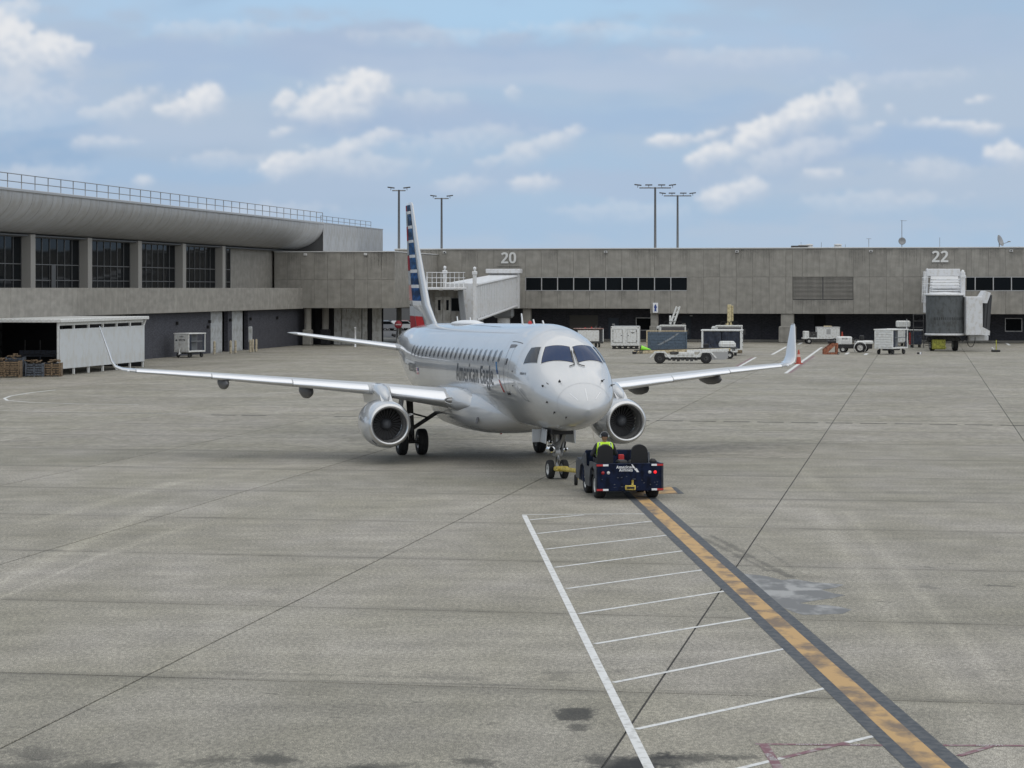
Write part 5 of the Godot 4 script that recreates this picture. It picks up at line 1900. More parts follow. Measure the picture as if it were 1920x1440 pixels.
func fin_band(fin: Node, called: String, y0: float, y1: float, c0: float, c1: float, m: Material, off := 0.014):
	for side in [-1.0, 1.0]:
		var st := S(true)
		var n := 14
		for i in n:
			for j in 3:
				var ca := lerpf(c0, c1, float(i) / n)
				var cb := lerpf(c0, c1, float(i + 1) / n)
				var ya := lerpf(y0, y1, j / 3.0)
				var yb := lerpf(y0, y1, (j + 1) / 3.0)
				quad_out(st, fin_pt(ya, ca, side, off), fin_pt(ya, cb, side, off), fin_pt(yb, cb, side, off), fin_pt(yb, ca, side, off), Vector3(0, ya, fin_pt(ya, ca, side).z))
		part(called, C(st), m, fin)

func fin_bands(fin: Node):
	var blues := []
	for q in [[0.055, 0.11, 0.22, 201], [0.035, 0.10, 0.24, 202], [0.025, 0.09, 0.25, 203]]:
		var m := mat(lin(q[0] * 0.7, q[1] * 0.95, q[2] * 1.0), 0.5)
		m.metallic_specular = 0.2
		m.albedo_texture = noise_map(q[3], 0.01, grey(0.55), grey(1.0), 128, 3, 0.3, 0.7)
		worldly(m, Vector3(1.5, 0.5, 1.5))
		blues.append(m)
	var red := mat(lin(0.42, 0.012, 0.016), 0.5)
	red.metallic_specular = 0.2
	var dred := mat(lin(0.24, 0.015, 0.022), 0.5)
	dred.metallic_specular = 0.2
	var pink := mat(lin(0.45, 0.20, 0.18), 0.3)
	var pale := mat(lin(0.66, 0.67, 0.68), 0.28)
	var silver := mat(lin(0.36, 0.38, 0.40), 0.3)
	var Y := func(py: float) -> float: return EYE - (py - HY) * 98.3 / F
	var rows := [[383.0, 396.6, "blue"], [396.6, 402.0, "white"], [402.0, 424.0, "blue"], [424.0, 429.5, "white"], [429.5, 451.0, "blue"], [451.0, 456.0, "white"], [456.0, 478.6, "blue"], [478.6, 484.0, "white"], [484.0, 506.0, "blue"], [506.0, 512.0, "white"], [512.0, 534.0, "blue"], [534.0, 540.0, "white"], [540.0, 563.5, "blue"], [563.5, 573.0, "white"], [591.7, 617.5, "red"]]
	for k in rows.size():
		var q: Array = rows[k]
		var y1: float = min(Y.call(q[0]), 9.69)
		var y0: float = max(Y.call(q[1]), 4.3)
		var m: Material = red
		if q[2] == "blue":
			m = blues[min(2, k / 5)]
		elif q[2] == "white":
			m = pale
		var fore := 0.17 if q[2] != "red" else 0.33
		fin_band(fin, q[2] + "_band", y0, y1, fore, 0.68 if q[2] != "white" else 0.70, m)
	var rud := [[383.0, 396.0, dred], [397.0, 424.0, silver], [425.0, 452.0, dred], [452.5, 478.0, silver], [480.0, 507.0, dred], [508.0, 534.0, silver], [535.0, 563.0, pink], [573.5, 591.0, silver], [592.0, 617.0, dred]]
	for q in rud:
		fin_band(fin, "rudder_band", max(Y.call(q[1]), 4.3), min(Y.call(q[0]), 9.69), 0.71, 0.985, q[2])
	fin_band(fin, "grey_band", Y.call(591.2), Y.call(573.5), 0.3, 0.70, silver)

# ---------- tow tractor, towbar and driver ----------
func build_tug():
	var navy := worn(lin(0.007, 0.013, 0.038), 0.36, 301, 0.62, 1.2)
	navy.metallic_specular = 0.25
	var side_grey := worn(lin(0.05, 0.057, 0.072), 0.4, 302, 0.7, 1.0)
	var turn := 0.14
	var d := 65.8
	var org := Vector3((1181.0 - 960.0) * d / F, 0, -d)
	var t := thing("aircraft_tug", "dark blue aircraft tug with white lettering pushing the jet", "tow tractor", org, turn)
	# rear bulkhead plate (local z = 0), body runs to z = -3.5
	part("rear_plate", box_mesh(Vector3(1.98, 0.80, 0.08), 0.015), navy, t, Vector3(0, 0.65, -0.04))
	var prof := PackedVector2Array([Vector2(0.0, 0.26), Vector2(0.14, 0.26), Vector2(0.16, 0.55), Vector2(0.30, 0.83), Vector2(0.62, 0.93), Vector2(0.98, 0.83), Vector2(1.12, 0.55), Vector2(1.15, 0.30), Vector2(1.9, 0.30), Vector2(1.93, 0.55), Vector2(2.07, 0.80), Vector2(2.37, 0.90), Vector2(2.70, 0.80), Vector2(2.86, 0.55), Vector2(2.88, 0.36), Vector2(3.5, 0.40), Vector2(3.5, 0.92), Vector2(2.55, 0.98), Vector2(2.1, 1.22), Vector2(2.02, 1.22), Vector2(1.9, 0.86), Vector2(1.2, 0.86), Vector2(1.1, 1.04), Vector2(0.0, 1.04)])
	for sd in [-1.0, 1.0]:
		var st := S()
		slab(st, prof, -0.03, 0.03, Transform3D(Basis(Vector3(0, 0, -1), Vector3(0, 1, 0), Vector3(1, 0, 0)), Vector3(sd * 0.96, 0, 0)))
		part("side_panel", C(st), side_grey, t)
	var st := S()
	bbox(st, Vector3(0, 0.62, -3.0), Vector3(1.86, 0.62, 0.98), 0.04)
	part("hood", C(st), navy, t)
	part("hood_top", box_mesh(Vector3(1.9, 0.05, 1.1), 0.02), side_grey, t, Vector3(0, 0.955, -2.98))
	st = S()
	bbox(st, Vector3(0, 0.5, -1.35), Vector3(1.1, 0.4, 2.4), 0.03)
	part("chassis", C(st), M.black, t)
	part("floor", box_mesh(Vector3(1.86, 0.06, 2.3)), M.black, t, Vector3(0, 0.70, -1.3))
	part("rear_deck", box_mesh(Vector3(1.88, 0.05, 0.45)), navy, t, Vector3(0, 0.985, -0.31))
	var dash := part("dashboard", box_mesh(Vector3(1.88, 0.46, 0.16), 0.03), navy, t, Vector3(0, 1.07, -2.1), Vector3(-0.12, 0, 0))
	part("extinguisher_box", box_mesh(Vector3(0.17, 0.24, 0.10), 0.02), M.red, dash, Vector3(0.12, -0.04, 0.12))
	# seats
	for q in [-0.60, 0.41]:
		var bp := PackedVector2Array()
		for a in 13:
			var an := PI * a / 12.0
			bp.append(Vector2(0.225 * cos(an), 0.40 + 0.17 * sin(an)))
		bp.append_array(PackedVector2Array([Vector2(-0.24, 0.0), Vector2(0.24, 0.0)]))
		var sb := part("seat", slab_mesh(bp, -0.06, 0.06), M.rubber, t, Vector3(q, 0.98, -0.72), Vector3(0.10, 0, 0))
		part("cushion", box_mesh(Vector3(0.48, 0.12, 0.46), 0.04), M.rubber, sb, Vector3(0, -0.02, -0.26))
	part("console", box_mesh(Vector3(0.3, 0.2, 0.5), 0.05), M.black, t, Vector3(-0.06, 0.98, -0.9))
	part("tool_bag", box_mesh(Vector3(0.2, 0.16, 0.22), 0.06), M.black, t, Vector3(0.76, 1.07, -0.4))
	var sw := part("steering_wheel", TorusMesh.new(), M.black, t, Vector3(-0.6, 1.26, -1.62), Vector3(0.6, 0, 0))
	(sw.mesh as TorusMesh).inner_radius = 0.17
	(sw.mesh as TorusMesh).outer_radius = 0.20
	part("column", tube_mesh(Vector3.ZERO, Vector3(0, -0.45, -0.1), 0.03), M.black, sw)
	for sd in [-1.0, 1.0]:
		wheel(t, Vector3(sd * 0.78, 0.37, -0.64), 0.37, 0.32, M.rim_white, 0.55)
		wheel(t, Vector3(sd * 0.78, 0.34, -2.38), 0.34, 0.28, M.rim_white, 0.55)
	# rear plate details
	var lamp_red := mat(lin(0.30, 0.01, 0.015), 0.25)
	var lamp_lit := mat(lin(0.6, 0.02, 0.03), 0.3)
	lamp_lit.emission_enabled = true
	lamp_lit.emission = Color(1.0, 0.08, 0.10)
	lamp_lit.emission_energy_multiplier = 0.8
	var disc := lathe_mesh([Vector2(0.001, 0.03), Vector2(0.036, 0.025), Vector2(0.048, 0.0)], Transform3D(), 18)
	part("tail_lamp", disc, lamp_lit, t, Vector3(0.745, 0.79, 0.002))
	part("tail_lamp", disc, lamp_red, t, Vector3(-0.79, 0.78, 0.002))
	part("reverse_lamp", disc, M.coping, t, Vector3(0.585, 0.79, 0.002))
	part("reverse_lamp", disc, M.coping, t, Vector3(-0.63, 0.78, 0.002))
	for q in [[-0.885, 1.0, 0.19, "r"], [-0.71, 1.0, 0.16, "w"], [0.885, 1.0, 0.19, "r"], [0.715, 1.0, 0.16, "w"], [-0.885, 0.29, 0.18, "r"], [-0.71, 0.29, 0.16, "w"], [0.89, 0.29, 0.18, "r"], [0.72, 0.29, 0.16, "w"]]:
		part("reflector", box_mesh(Vector3(q[2], 0.055, 0.012)), M.red if q[3] == "r" else M.sign_white, t, Vector3(q[0], q[1], 0.006))
	# scuffs on the rear plate
	var scuff := mat(lin(0.10, 0.11, 0.13), 0.7)
	var sr := RandomNumberGenerator.new()
	sr.seed = 31
	for k in 16:
		var sx := sr.randf_range(-0.85, 0.85)
		part("scuff", box_mesh(Vector3(sr.randf_range(0.02, 0.09), sr.randf_range(0.006, 0.02), 0.004)), scuff, t, Vector3(sx, sr.randf_range(0.32, 0.70), 0.001), Vector3(0, 0, sr.randf_range(-0.5, 0.5)))
	part("lettering", text_mesh("American", 0.078, 0.004, true), M.sign_white, t, Vector3(-0.145, 0.94, 0.004))
	part("lettering", text_mesh("Airlines", 0.078, 0.004, true), M.sign_white, t, Vector3(-0.115, 0.855, 0.004))
	st = S()
	slab(st, PackedVector2Array([Vector2(0.04, 1.02), Vector2(0.075, 1.02), Vector2(0.16, 0.91), Vector2(0.12, 0.905)]), 0.0, 0.008)
	slab(st, PackedVector2Array([Vector2(0.115, 0.895), Vector2(0.20, 0.905), Vector2(0.27, 0.795), Vector2(0.205, 0.795)]), 0.0, 0.008)
	part("flight_symbol", C(st), M.sign_white, t)
	var hitch := part("hitch", box_mesh(Vector3(0.30, 0.14, 0.09), 0.015), M.yellow, t, Vector3(0.01, 0.35, 0.03))
	part("hitch_slot", box_mesh(Vector3(0.22, 0.06, 0.02)), M.black, hitch, Vector3(0, 0, 0.045))
	part("hitch_pin", tube_mesh(Vector3(0.06, 0.08, 0.02), Vector3(0.06, 0.22, 0.02), 0.03), M.yellow, hitch)
	# towbar
	var nose := Vector3(2.337, 0, -69.3) - Vector3(sin(deg_to_rad(13.15)), 0, cos(deg_to_rad(13.15))) * 3.9
	var hook := t.transform * Vector3(-0.55, 0.50, -3.5)
	var tb := thing("towbar", "yellow towbar with a small wheel linking tug and nose gear", "towbar", Vector3.ZERO)
	var fa := nose + Vector3(0.03, 0.34, 0.12)
	part("bar", tube_mesh(fa.lerp(hook, 0.15), hook, 0.075, 0.06, 12), M.yellow, tb)
	st = S()
	bbox(st, fa.lerp(hook, 0.10), Vector3(0.42, 0.16, 0.4), 0.04, Basis.looking_at(hook - fa))
	part("head", C(st), M.yellow, tb)
	part("eye", tube_mesh(fa, fa.lerp(hook, 0.1), 0.05), M.steel, tb)
	var wp := fa.lerp(hook, 0.62)
	wheel(tb, Vector3(wp.x - 0.05, 0.17, wp.z), 0.17, 0.11, M.rim_white, 0.45)
	part("wheel_leg", tube_mesh(wp, Vector3(wp.x, 0.17, wp.z), 0.035), M.yellow, tb)
	driver(t)
	
# grid field of tapered capsules joined smoothly, meshed as surface nets
func body_mesh(bones: Array, cell: float, blend: float) -> ArrayMesh:
	var lo := Vector3(1e9, 1e9, 1e9)
	var hi := -lo
	for b in bones:
		var r: float = max(b[2], b[3]) + cell * 3.0
		lo = lo.min(b[0].min(b[1]) - Vector3(r, r, r))
		hi = hi.max(b[0].max(b[1]) + Vector3(r, r, r))
	var nx := int((hi.x - lo.x) / cell) + 2
	var ny := int((hi.y - lo.y) / cell) + 2
	var nz := int((hi.z - lo.z) / cell) + 2
	var f := PackedFloat32Array()
	f.resize(nx * ny * nz)
	f.fill(0.3)
	var who := PackedInt32Array()
	who.resize(nx * ny * nz)
	var best := PackedFloat32Array()
	best.resize(nx * ny * nz)
	best.fill(9.0)
	for bi in bones.size():
		var b: Array = bones[bi]
		var a: Vector3 = b[0]
		var ab: Vector3 = b[1] - b[0]
		var l2: float = max(ab.length_squared(), 1e-9)
		var m: float = max(b[2], b[3]) + blend + cell * 2.0
		var p0: Vector3 = ((b[0].min(b[1]) - Vector3(m, m, m) - lo) / cell).floor()
		var p1: Vector3 = ((b[0].max(b[1]) + Vector3(m, m, m) - lo) / cell).ceil()
		for z in range(max(0, int(p0.z)), min(nz, int(p1.z) + 1)):
			for y in range(max(0, int(p0.y)), min(ny, int(p1.y) + 1)):
				for x in range(max(0, int(p0.x)), min(nx, int(p1.x) + 1)):
					var p := lo + Vector3(x, y, z) * cell
					var t: float = clampf((p - a).dot(ab) / l2, 0.0, 1.0)
					var q := p - a - ab * t
					if b.size() > 5:
						q = q / b[5]
					var dd: float = q.length() - lerpf(b[2], b[3], t)
					var i := (z * ny + y) * nx + x
					if dd < best[i]:
						best[i] = dd
						who[i] = bi
					var h: float = clampf(0.5 + 0.5 * (f[i] - dd) / blend, 0.0, 1.0)
					f[i] = lerpf(f[i], dd, h) - blend * h * (1.0 - h)
	var vert := {}
	var pos := PackedVector3Array()
	var col := PackedColorArray()
	var corners := [0, 1, nx, nx + 1, nx * ny, nx * ny + 1, nx * ny + nx, nx * ny + nx + 1]
	var cx := [0, 1, 0, 1, 0, 1, 0, 1]
	var cy := [0, 0, 1, 1, 0, 0, 1, 1]
	var cz := [0, 0, 0, 0, 1, 1, 1, 1]
	var edges := [[0, 1], [2, 3], [4, 5], [6, 7], [0, 2], [1, 3], [4, 6], [5, 7], [0, 4], [1, 5], [2, 6], [3, 7]]
	for z in nz - 1:
		for y in ny - 1:
			for x in nx - 1:
				var i := (z * ny + y) * nx + x
				if f[i] > cell * 2.5 or f[i] < -cell * 2.5:
					continue
				var neg := 0
				for k in 8:
					if f[i + corners[k]] < 0.0:
						neg += 1
				if neg == 0 or neg == 8:
					continue
				var sum := Vector3.ZERO
				var cnt := 0
				for e in edges:
					var fa: float = f[i + corners[e[0]]]
					var fb: float = f[i + corners[e[1]]]
					if (fa < 0.0) != (fb < 0.0):
						var t := fa / (fa - fb)
						sum += Vector3(lerpf(cx[e[0]], cx[e[1]], t), lerpf(cy[e[0]], cy[e[1]], t), lerpf(cz[e[0]], cz[e[1]], t))
						cnt += 1
				vert[i] = pos.size()
				pos.append(lo + (Vector3(x, y, z) + sum / cnt) * cell)
				col.append(bones[who[i]][4])
	var st := SurfaceTool.new()
	st.begin(Mesh.PRIMITIVE_TRIANGLES)
	st.set_smooth_group(0)
	for p in pos.size():
		st.set_color(col[p])
		st.add_vertex(pos[p])
	var step := [1, nx, nx * ny]
	for i in vert:
		for ax in 3:
			var j: int = i + step[ax]
			if j >= f.size() or (f[i] < 0.0) == (f[j] < 0.0):
				continue
			var s1: int = step[(ax + 1) % 3]
			var s2: int = step[(ax + 2) % 3]
			if not (vert.has(i - s1) and vert.has(i - s2) and vert.has(i - s1 - s2)):
				continue
			var q := [vert[i], vert[i - s1], vert[i - s1 - s2], vert[i - s2]]
			if f[i] < 0.0:
				q = [q[0], q[3], q[2], q[1]]
			for k in [0, 1, 2, 0, 2, 3]:
				st.add_index(q[k])
	st.generate_normals()
	return st.commit()

func driver(tug: Node3D):
	var cloth := Color(0.018, 0.019, 0.024)
	var skin := Color(0.20, 0.11, 0.07)
	var boot := Color(0.02, 0.02, 0.02)
	var o := thing("person", "driver seen from behind in lime vest and dark cap with ear defenders", "person", tug.transform * Vector3(-0.575, 0, -0.88), 0.14)
	var flesh := mat(Color(1, 1, 1), 0.7)
	flesh.vertex_color_use_as_albedo = true
	var v := func(x: float, y: float, z: float) -> Vector3: return Vector3(x, y, z)
	var bones := [
		[Vector3(-0.09, 1.10, 0.0), Vector3(0.09, 1.10, 0.0), 0.125, 0.125, cloth],
		[Vector3(0, 1.12, 0.0), Vector3(0, 1.40, -0.02), 0.14, 0.155, cloth],
		[Vector3(-0.14, 1.48, -0.03), Vector3(0.14, 1.48, -0.03), 0.12, 0.12, cloth],
		[Vector3(0, 1.52, -0.03), Vector3(0.0, 1.66, -0.05), 0.065, 0.055, skin],
		[Vector3(-0.225, 1.50, -0.03), Vector3(-0.35, 1.26, -0.08), 0.08, 0.062, cloth],
		[Vector3(-0.35, 1.26, -0.08), Vector3(-0.24, 1.18, -0.36), 0.062, 0.042, cloth],
		[Vector3(0.225, 1.50, -0.03), Vector3(0.34, 1.27, -0.10), 0.08, 0.062, cloth],
		[Vector3(0.34, 1.27, -0.10), Vector3(0.17, 1.29, -0.44), 0.062, 0.042, cloth],
		[Vector3(-0.10, 1.08, -0.04), Vector3(-0.19, 1.10, -0.48), 0.095, 0.07, cloth],
		[Vector3(-0.19, 1.10, -0.48), Vector3(-0.20, 0.82, -0.66), 0.068, 0.05, cloth],
		[Vector3(-0.20, 0.80, -0.64), Vector3(-0.21, 0.77, -0.82), 0.05, 0.04, boot],
		[Vector3(0.10, 1.08, -0.04), Vector3(0.16, 1.10, -0.48), 0.095, 0.07, cloth],
		[Vector3(0.16, 1.10, -0.48), Vector3(0.17, 0.82, -0.66), 0.068, 0.05, cloth],
		[Vector3(0.17, 0.80, -0.64), Vector3(0.18, 0.77, -0.82), 0.05, 0.04, boot],
		# head
		[Vector3(0, 1.735, -0.055), Vector3(0, 1.79, -0.075), 0.085, 0.098, skin],
		[Vector3(0, 1.70, -0.12), Vector3(0, 1.74, -0.13), 0.045, 0.05, skin]]
	var body := part("body", body_mesh(bones, 0.02, 0.035), flesh, o)
	var head := [
		[Vector3(0, 1.74, -0.06), Vector3(0, 1.79, -0.075), 0.084, 0.096, skin], [Vector3(0, 1.765, -0.165), Vector3(0, 1.74, -0.185), 0.012, 0.016, skin],
		[Vector3(-0.02, 1.70, -0.155), Vector3(0.02, 1.70, -0.155), 0.012, 0.012, Color(0.22, 0.09, 0.07)], [Vector3(-0.035, 1.785, -0.160), Vector3(-0.03, 1.785, -0.160), 0.012, 0.012, Color(0.05, 0.04, 0.04)], [Vector3(0.035, 1.785, -0.160), Vector3(0.03, 1.785, -0.160), 0.012, 0.012, Color(0.05, 0.04, 0.04)],
		[Vector3(-0.098, 1.76, -0.06), Vector3(-0.10, 1.79, -0.05), 0.014, 0.018, skin], [Vector3(0.098, 1.76, -0.06), Vector3(0.10, 1.79, -0.05), 0.014, 0.018, skin], [Vector3(0, 1.68, -0.12), Vector3(0, 1.73, -0.1), 0.045, 0.06, skin]]
	part("face", body_mesh(head, 0.007, 0.012), flesh, body)
	# hands: palm, four fingers and a thumb closed on the wheel rim
	for q in [[Vector3(-0.24, 1.18, -0.38), -1.0], [Vector3(0.16, 1.29, -0.46), 1.0]]:
		var h: Vector3 = q[0]
		var fb := [[h, h + Vector3(0, 0.01, -0.07), 0.026, 0.03, skin]]
		for k in 4:
			var bx := (k - 1.5) * 0.021
			var ln: float = [0.036, 0.042, 0.040, 0.032][k]
			var kn := h + Vector3(bx, 0.012, -0.085)
			var mid := kn + Vector3(0, 0.004, -ln)
			fb.append([kn, mid, 0.0095, 0.009, skin])
			fb.append([mid, mid + Vector3(0, -ln * 0.8, 0.006), 0.009, 0.008, skin])
		var th := h + Vector3(-q[1] * 0.03, 0, -0.03)
		fb.append([th, th + Vector3(-q[1] * 0.018, -0.012, -0.04), 0.012, 0.010, skin])
		fb.append([th + Vector3(-q[1] * 0.018, -0.012, -0.04), th + Vector3(-q[1] * 0.008, -0.03, -0.06), 0.010, 0.008, skin])
		part("hand", body_mesh(fb, 0.005, 0.006), flesh, body)
	# vest over the torso, open at the arms
	var lime := Color(0.50, 0.80, 0.03)
	var vest := mat(Color(1, 1, 1), 0.6)
	vest.vertex_color_use_as_albedo = true
	var vb := [
		[Vector3(-0.07, 1.10, 0.0), Vector3(-0.08, 1.40, -0.02), 0.16, 0.165, lime],
		[Vector3(0.07, 1.10, 0.0), Vector3(0.08, 1.40, -0.02), 0.16, 0.165, lime],
		[Vector3(-0.135, 1.48, -0.03), Vector3(0.135, 1.48, -0.03), 0.137, 0.137, lime]]
	var vm := part("vest", body_mesh(vb, 0.018, 0.03), vest, o)
	var tape := mat(lin(0.42, 0.44, 0.46), 0.35)
	for sd in [-1.0, 1.0]:
		var st := S(true)
		path_tube(st, [Vector3(sd * 0.155, 1.60, -0.03), Vector3(sd * 0.165, 1.565, 0.07), Vector3(sd * 0.17, 1.46, 0.105), Vector3(sd * 0.165, 1.33, 0.125), Vector3(sd * 0.155, 1.20, 0.135)], 0.022, 8)
		part("reflective_tape", C(st), tape, vm)
	part("lettering", text_mesh("SAFETY", 0.042, 0.004, true), M.ink, vm, Vector3(0, 1.545, 0.102), Vector3(-0.38, 0, 0))
	# cap and ear defenders
	var cap := lathe_mesh([Vector2(0.108, -0.005), Vector2(0.112, 0.03), Vector2(0.104, 0.075), Vector2(0.075, 0.115), Vector2(0.001, 0.13)], Transform3D(Basis(Vector3.RIGHT, -PI / 2), Vector3(0, 1.775, -0.07)), 24)
	var cm := part("cap", cap, mat(lin(0.012, 0.013, 0.017), 0.85), o)
	var pk := S()
	bbox(pk, Vector3(0, 1.785, -0.205), Vector3(0.15, 0.012, 0.10), 0.005)
	part("cap_peak", C(pk), mat(lin(0.012, 0.013, 0.017), 0.85), cm)
	var es := S(true)
	for sd in [-1.0, 1.0]:
		tube(es, Vector3(sd * 0.10, 1.77, -0.06), Vector3(sd * 0.145, 1.77, -0.06), 0.042, 0.036, 14)
	var band := []
	for k in 11:
		var a := PI * k / 10.0
		band.append(Vector3(0.125 * cos(a), 1.78 + 0.135 * sin(a), -0.06))
	path_tube(es, band, 0.009, 6)
	part("ear_defenders", C(es), mat(lin(0.30, 0.31, 0.32), 0.5), o)

# ---------- jet bridges ----------
func build_jet_bridges():
	# gate 20: sloping corrugated tunnel down to a cab behind the fin
	var b := thing("jet_bridge", "white jet bridge with ribbed tunnel below gate number 20", "jet bridge", Vector3.ZERO, 0.0, "jet bridges")
	var far_c := at(970, 545, 258.0)
	var near_c := at(893, 567, 214.0)
	var hw := 1.45
	var axis := (near_c - far_c)
	axis.y = 0.0
	var yaw := atan2(-axis.x, -axis.z) + PI
	var dirn := axis.normalized()
	var side := Vector3(dirn.z, 0, -dirn.x)          # towards image right when walking to the cab
	if side.x < 0.0:
		side = -side
	var hf := 1.78
	var A := far_c - side * hw
	var B := near_c - side * hw
	var st := S()
	var rg := []
	for p in [A, B]:
		rg.append(PackedVector3Array([p + side * hw + Vector3(0, hf, 0), p - side * hw + Vector3(0, hf, 0), p - side * hw - Vector3(0, hf, 0), p + side * hw - Vector3(0, hf, 0)]))
	loft(st, rg, true, true)
	var tun := part("tunnel", C(st), M.bridge, b)
	var steps := 26
	var ribs := box_mesh(Vector3(0.10, hf * 2.0 - 0.5, 0.7), 0.03)
	var bs := Basis(side, Vector3.UP, dirn)
	for k in steps:
		var c := A.lerp(B, (k + 0.5) / steps) + side * (hw + 0.03)
		var r := part("rib", ribs, M.bridge, tun, c)
		r.basis = bs * Basis().scaled(Vector3(1, 1, A.distance_to(B) / steps / 1.0))
	st = S()
	for sg in [-1.0, 1.0]:
		for yy in [hf - 0.12, -hf + 0.12]:
			var o: Vector3 = side * (hw + 0.08) * sg + Vector3(0, yy, 0)
			tube(st, A + o, B + o, 0.14, 0.14, 6)
	part("edge_beam", C(st), M.bridge, tun)
	st = S()
	bbox(st, A + Vector3(0, 0.15, 0) + dirn * 0.4, Vector3(hw * 2.0 + 0.5, hf * 2.0 + 0.8, 2.2), 0.06, bs)
	part("rotunda", C(st), M.bridge, b)
	st = S()
	bbox(st, A + Vector3(0, hf + 0.42, 0) + dirn * 0.6, Vector3(hw * 2.0 + 1.0, 0.5, 3.2), 0.05, bs)
	part("rotunda_roof", C(st), M.bridge, b)
	st = S()
	bbox(st, A + Vector3(0, -hf - 0.7, 0) + dirn * 1.0, Vector3(2.2, 1.2, 2.0), 0.2, bs)
	part("rotunda_base", C(st), M.bridge_grey, b)
	part("support_column", tube_mesh(Vector3(A.x, 0, A.z) + dirn, A + dirn - Vector3(0, hf, 0), 0.7, 0.7, 20), M.bridge, b)
	# cab: open front with doors inside, roof with railings
	var cb := near_c + dirn * 2.2 - side * 2.9
	var cw := at(866, 541, 210.0).x - at(798, 541, 210.0).x
	var cx := at(832, 541, 210.0)
	var top := yh(541, 210)
	var low := yh(612, 210)
	var cab := part("cab_roof", box_mesh(Vector3(cw + 0.5, 0.25, 4.4), 0.05), M.bridge, b, Vector3(cx.x + 0.1, top, cx.z - 0.6))
	part("cab_floor", box_mesh(Vector3(cw + 0.3, 0.3, 4.2), 0.04), M.bridge_grey, cab, Vector3(0, low - top, 0))
	part("back_wall", box_mesh(Vector3(cw, top - low, 0.12)), worn(lin(0.36, 0.34, 0.31), 0.7, 401, 0.85, 2.0), cab, Vector3(0, (low - top) * 0.5, -1.4))
	part("side_wall", box_mesh(Vector3(0.12, top - low, 2.6)), M.bridge_grey, cab, Vector3(-cw * 0.5, (low - top) * 0.5, -0.4))
	part("side_wall", box_mesh(Vector3(0.5, top - low, 2.0), 0.05), M.bridge_grey, cab, Vector3(cw * 0.5 - 0.1, (low - top) * 0.5, -0.2), Vector3(0, 0, 0.10))
	for k in 2:
		var dl := part("door_leaf", box_mesh(Vector3(0.72, 2.5, 0.06), 0.015), worn(lin(0.46, 0.44, 0.40), 0.6, 402, 0.85, 2.0), cab, Vector3(-0.62 + k * 0.76, low - top + 1.5, -1.28))
		part("pane", box_mesh(Vector3(0.24, 0.95, 0.02)), M.glass, dl, Vector3(0.05, 0.45, 0.035))
	var wl := part("window", box_mesh(Vector3(0.85, 1.15, 0.05), 0.05), M.glass, cab, Vector3(1.0, low - top + 2.0, -1.28))
	part("frame", box_mesh(Vector3(0.95, 1.25, 0.03), 0.01), M.bridge_grey, wl, Vector3(0, 0, -0.015))
	for k in 2:
		part("lamp", box_mesh(Vector3(0.25, 0.05, 0.3)), M.white_clean, cab, Vector3(-0.35 + k * 1.4, -0.16, 1.6), Vector3(0, 0.5, 0))
	var rail := S(true)
	var ra := Vector3(-cw * 0.5, 0.1, -0.6)
	for k in 9:
		var x := -cw * 0.5 + cw * k / 8.0
		tube(rail, Vector3(x, 0.1, -1.6), Vector3(x, 1.5 if k < 8 else 1.5, -1.6), 0.03, 0.03, 5)
	for yy in [0.55, 1.0, 1.5]:
		tube(rail, Vector3(-cw * 0.5, yy, -1.6), Vector3(cw * 0.55, yy, -1.6), 0.03, 0.03, 5)
	for k in 4:
		tube(rail, Vector3(-cw * 0.5, 0.1, -1.6 + k * 0.8), Vector3(-cw * 0.5, 1.5, -1.6 + k * 0.8), 0.03, 0.03, 5)
	for yy in [0.8, 1.5]:
		tube(rail, Vector3(-cw * 0.5, yy, -1.6), Vector3(-cw * 0.5, yy, 0.9), 0.03, 0.03, 5)
	part("railing", C(rail), M.white_clean, cab)
	for q in [[890.0, 502.0, 620.0, 208.0], [834.0, 500.0, 543.0, 214.0]]:
		var lo_p := at(q[0], q[2], q[3])
		var hi_p := at(q[0], q[1] + 10.0, q[3])
		st = S()
		bbox(st, (lo_p + hi_p) * 0.5, Vector3(0.36, hi_p.y - lo_p.y, 0.36), 0.04)
		bbox(st, hi_p, Vector3(0.48, 0.35, 0.48), 0.05)
		var po := part("lift_post", C(st), M.bridge, b)
		part("warning_lamp", lathe_mesh([Vector2(0.08, 0), Vector2(0.08, 0.3), Vector2(0.14, 0.34), Vector2(0.14, 0.5), Vector2(0.001, 0.6)], Transform3D(Basis(Vector3.RIGHT, -PI / 2), hi_p), 12), M.white_clean, po)
	# wheel bogie under the tunnel, mostly behind the fuselage
	var mid := A.lerp(B, 0.78)
	var bog := part("bogie", box_mesh(Vector3(2.6, 0.5, 0.7), 0.06), M.dark_steel, b, Vector3(mid.x, 1.0, mid.z))
	part("lift_column", box_mesh(Vector3(2.2, mid.y - hf - 1.0, 0.4), 0.04), M.bridge_grey, bog, Vector3(0, (mid.y - hf - 1.0) * 0.5, 0))
	wheel(bog, Vector3(-0.9, -0.45, 0), 0.55, 0.35, M.rim_white)
	wheel(bog, Vector3(0.9, -0.45, 0), 0.55, 0.35, M.rim_white)

	# gate 22: tunnel coming straight at us, drum-shaped cab with grey curtain, white hood to the right
	var d := 222.0
	var k2 := d / F
	var c0 := at(1771, 541, d)
	var g := thing("jet_bridge", "white jet bridge with drum-shaped grey cab below gate number 22", "jet bridge", Vector3(c0.x, 0, c0.z), 0.0, "jet bridges")
	var Y := func(py: float) -> float: return EYE - (py - HY) * k2
	var X := func(px: float) -> float: return (px - 1771.0) * k2
	var R: float = (1806.0 - 1737.0) * 0.5 * k2
	var y_top: float = Y.call(553.0)
	var y_bot: float = Y.call(626.0)
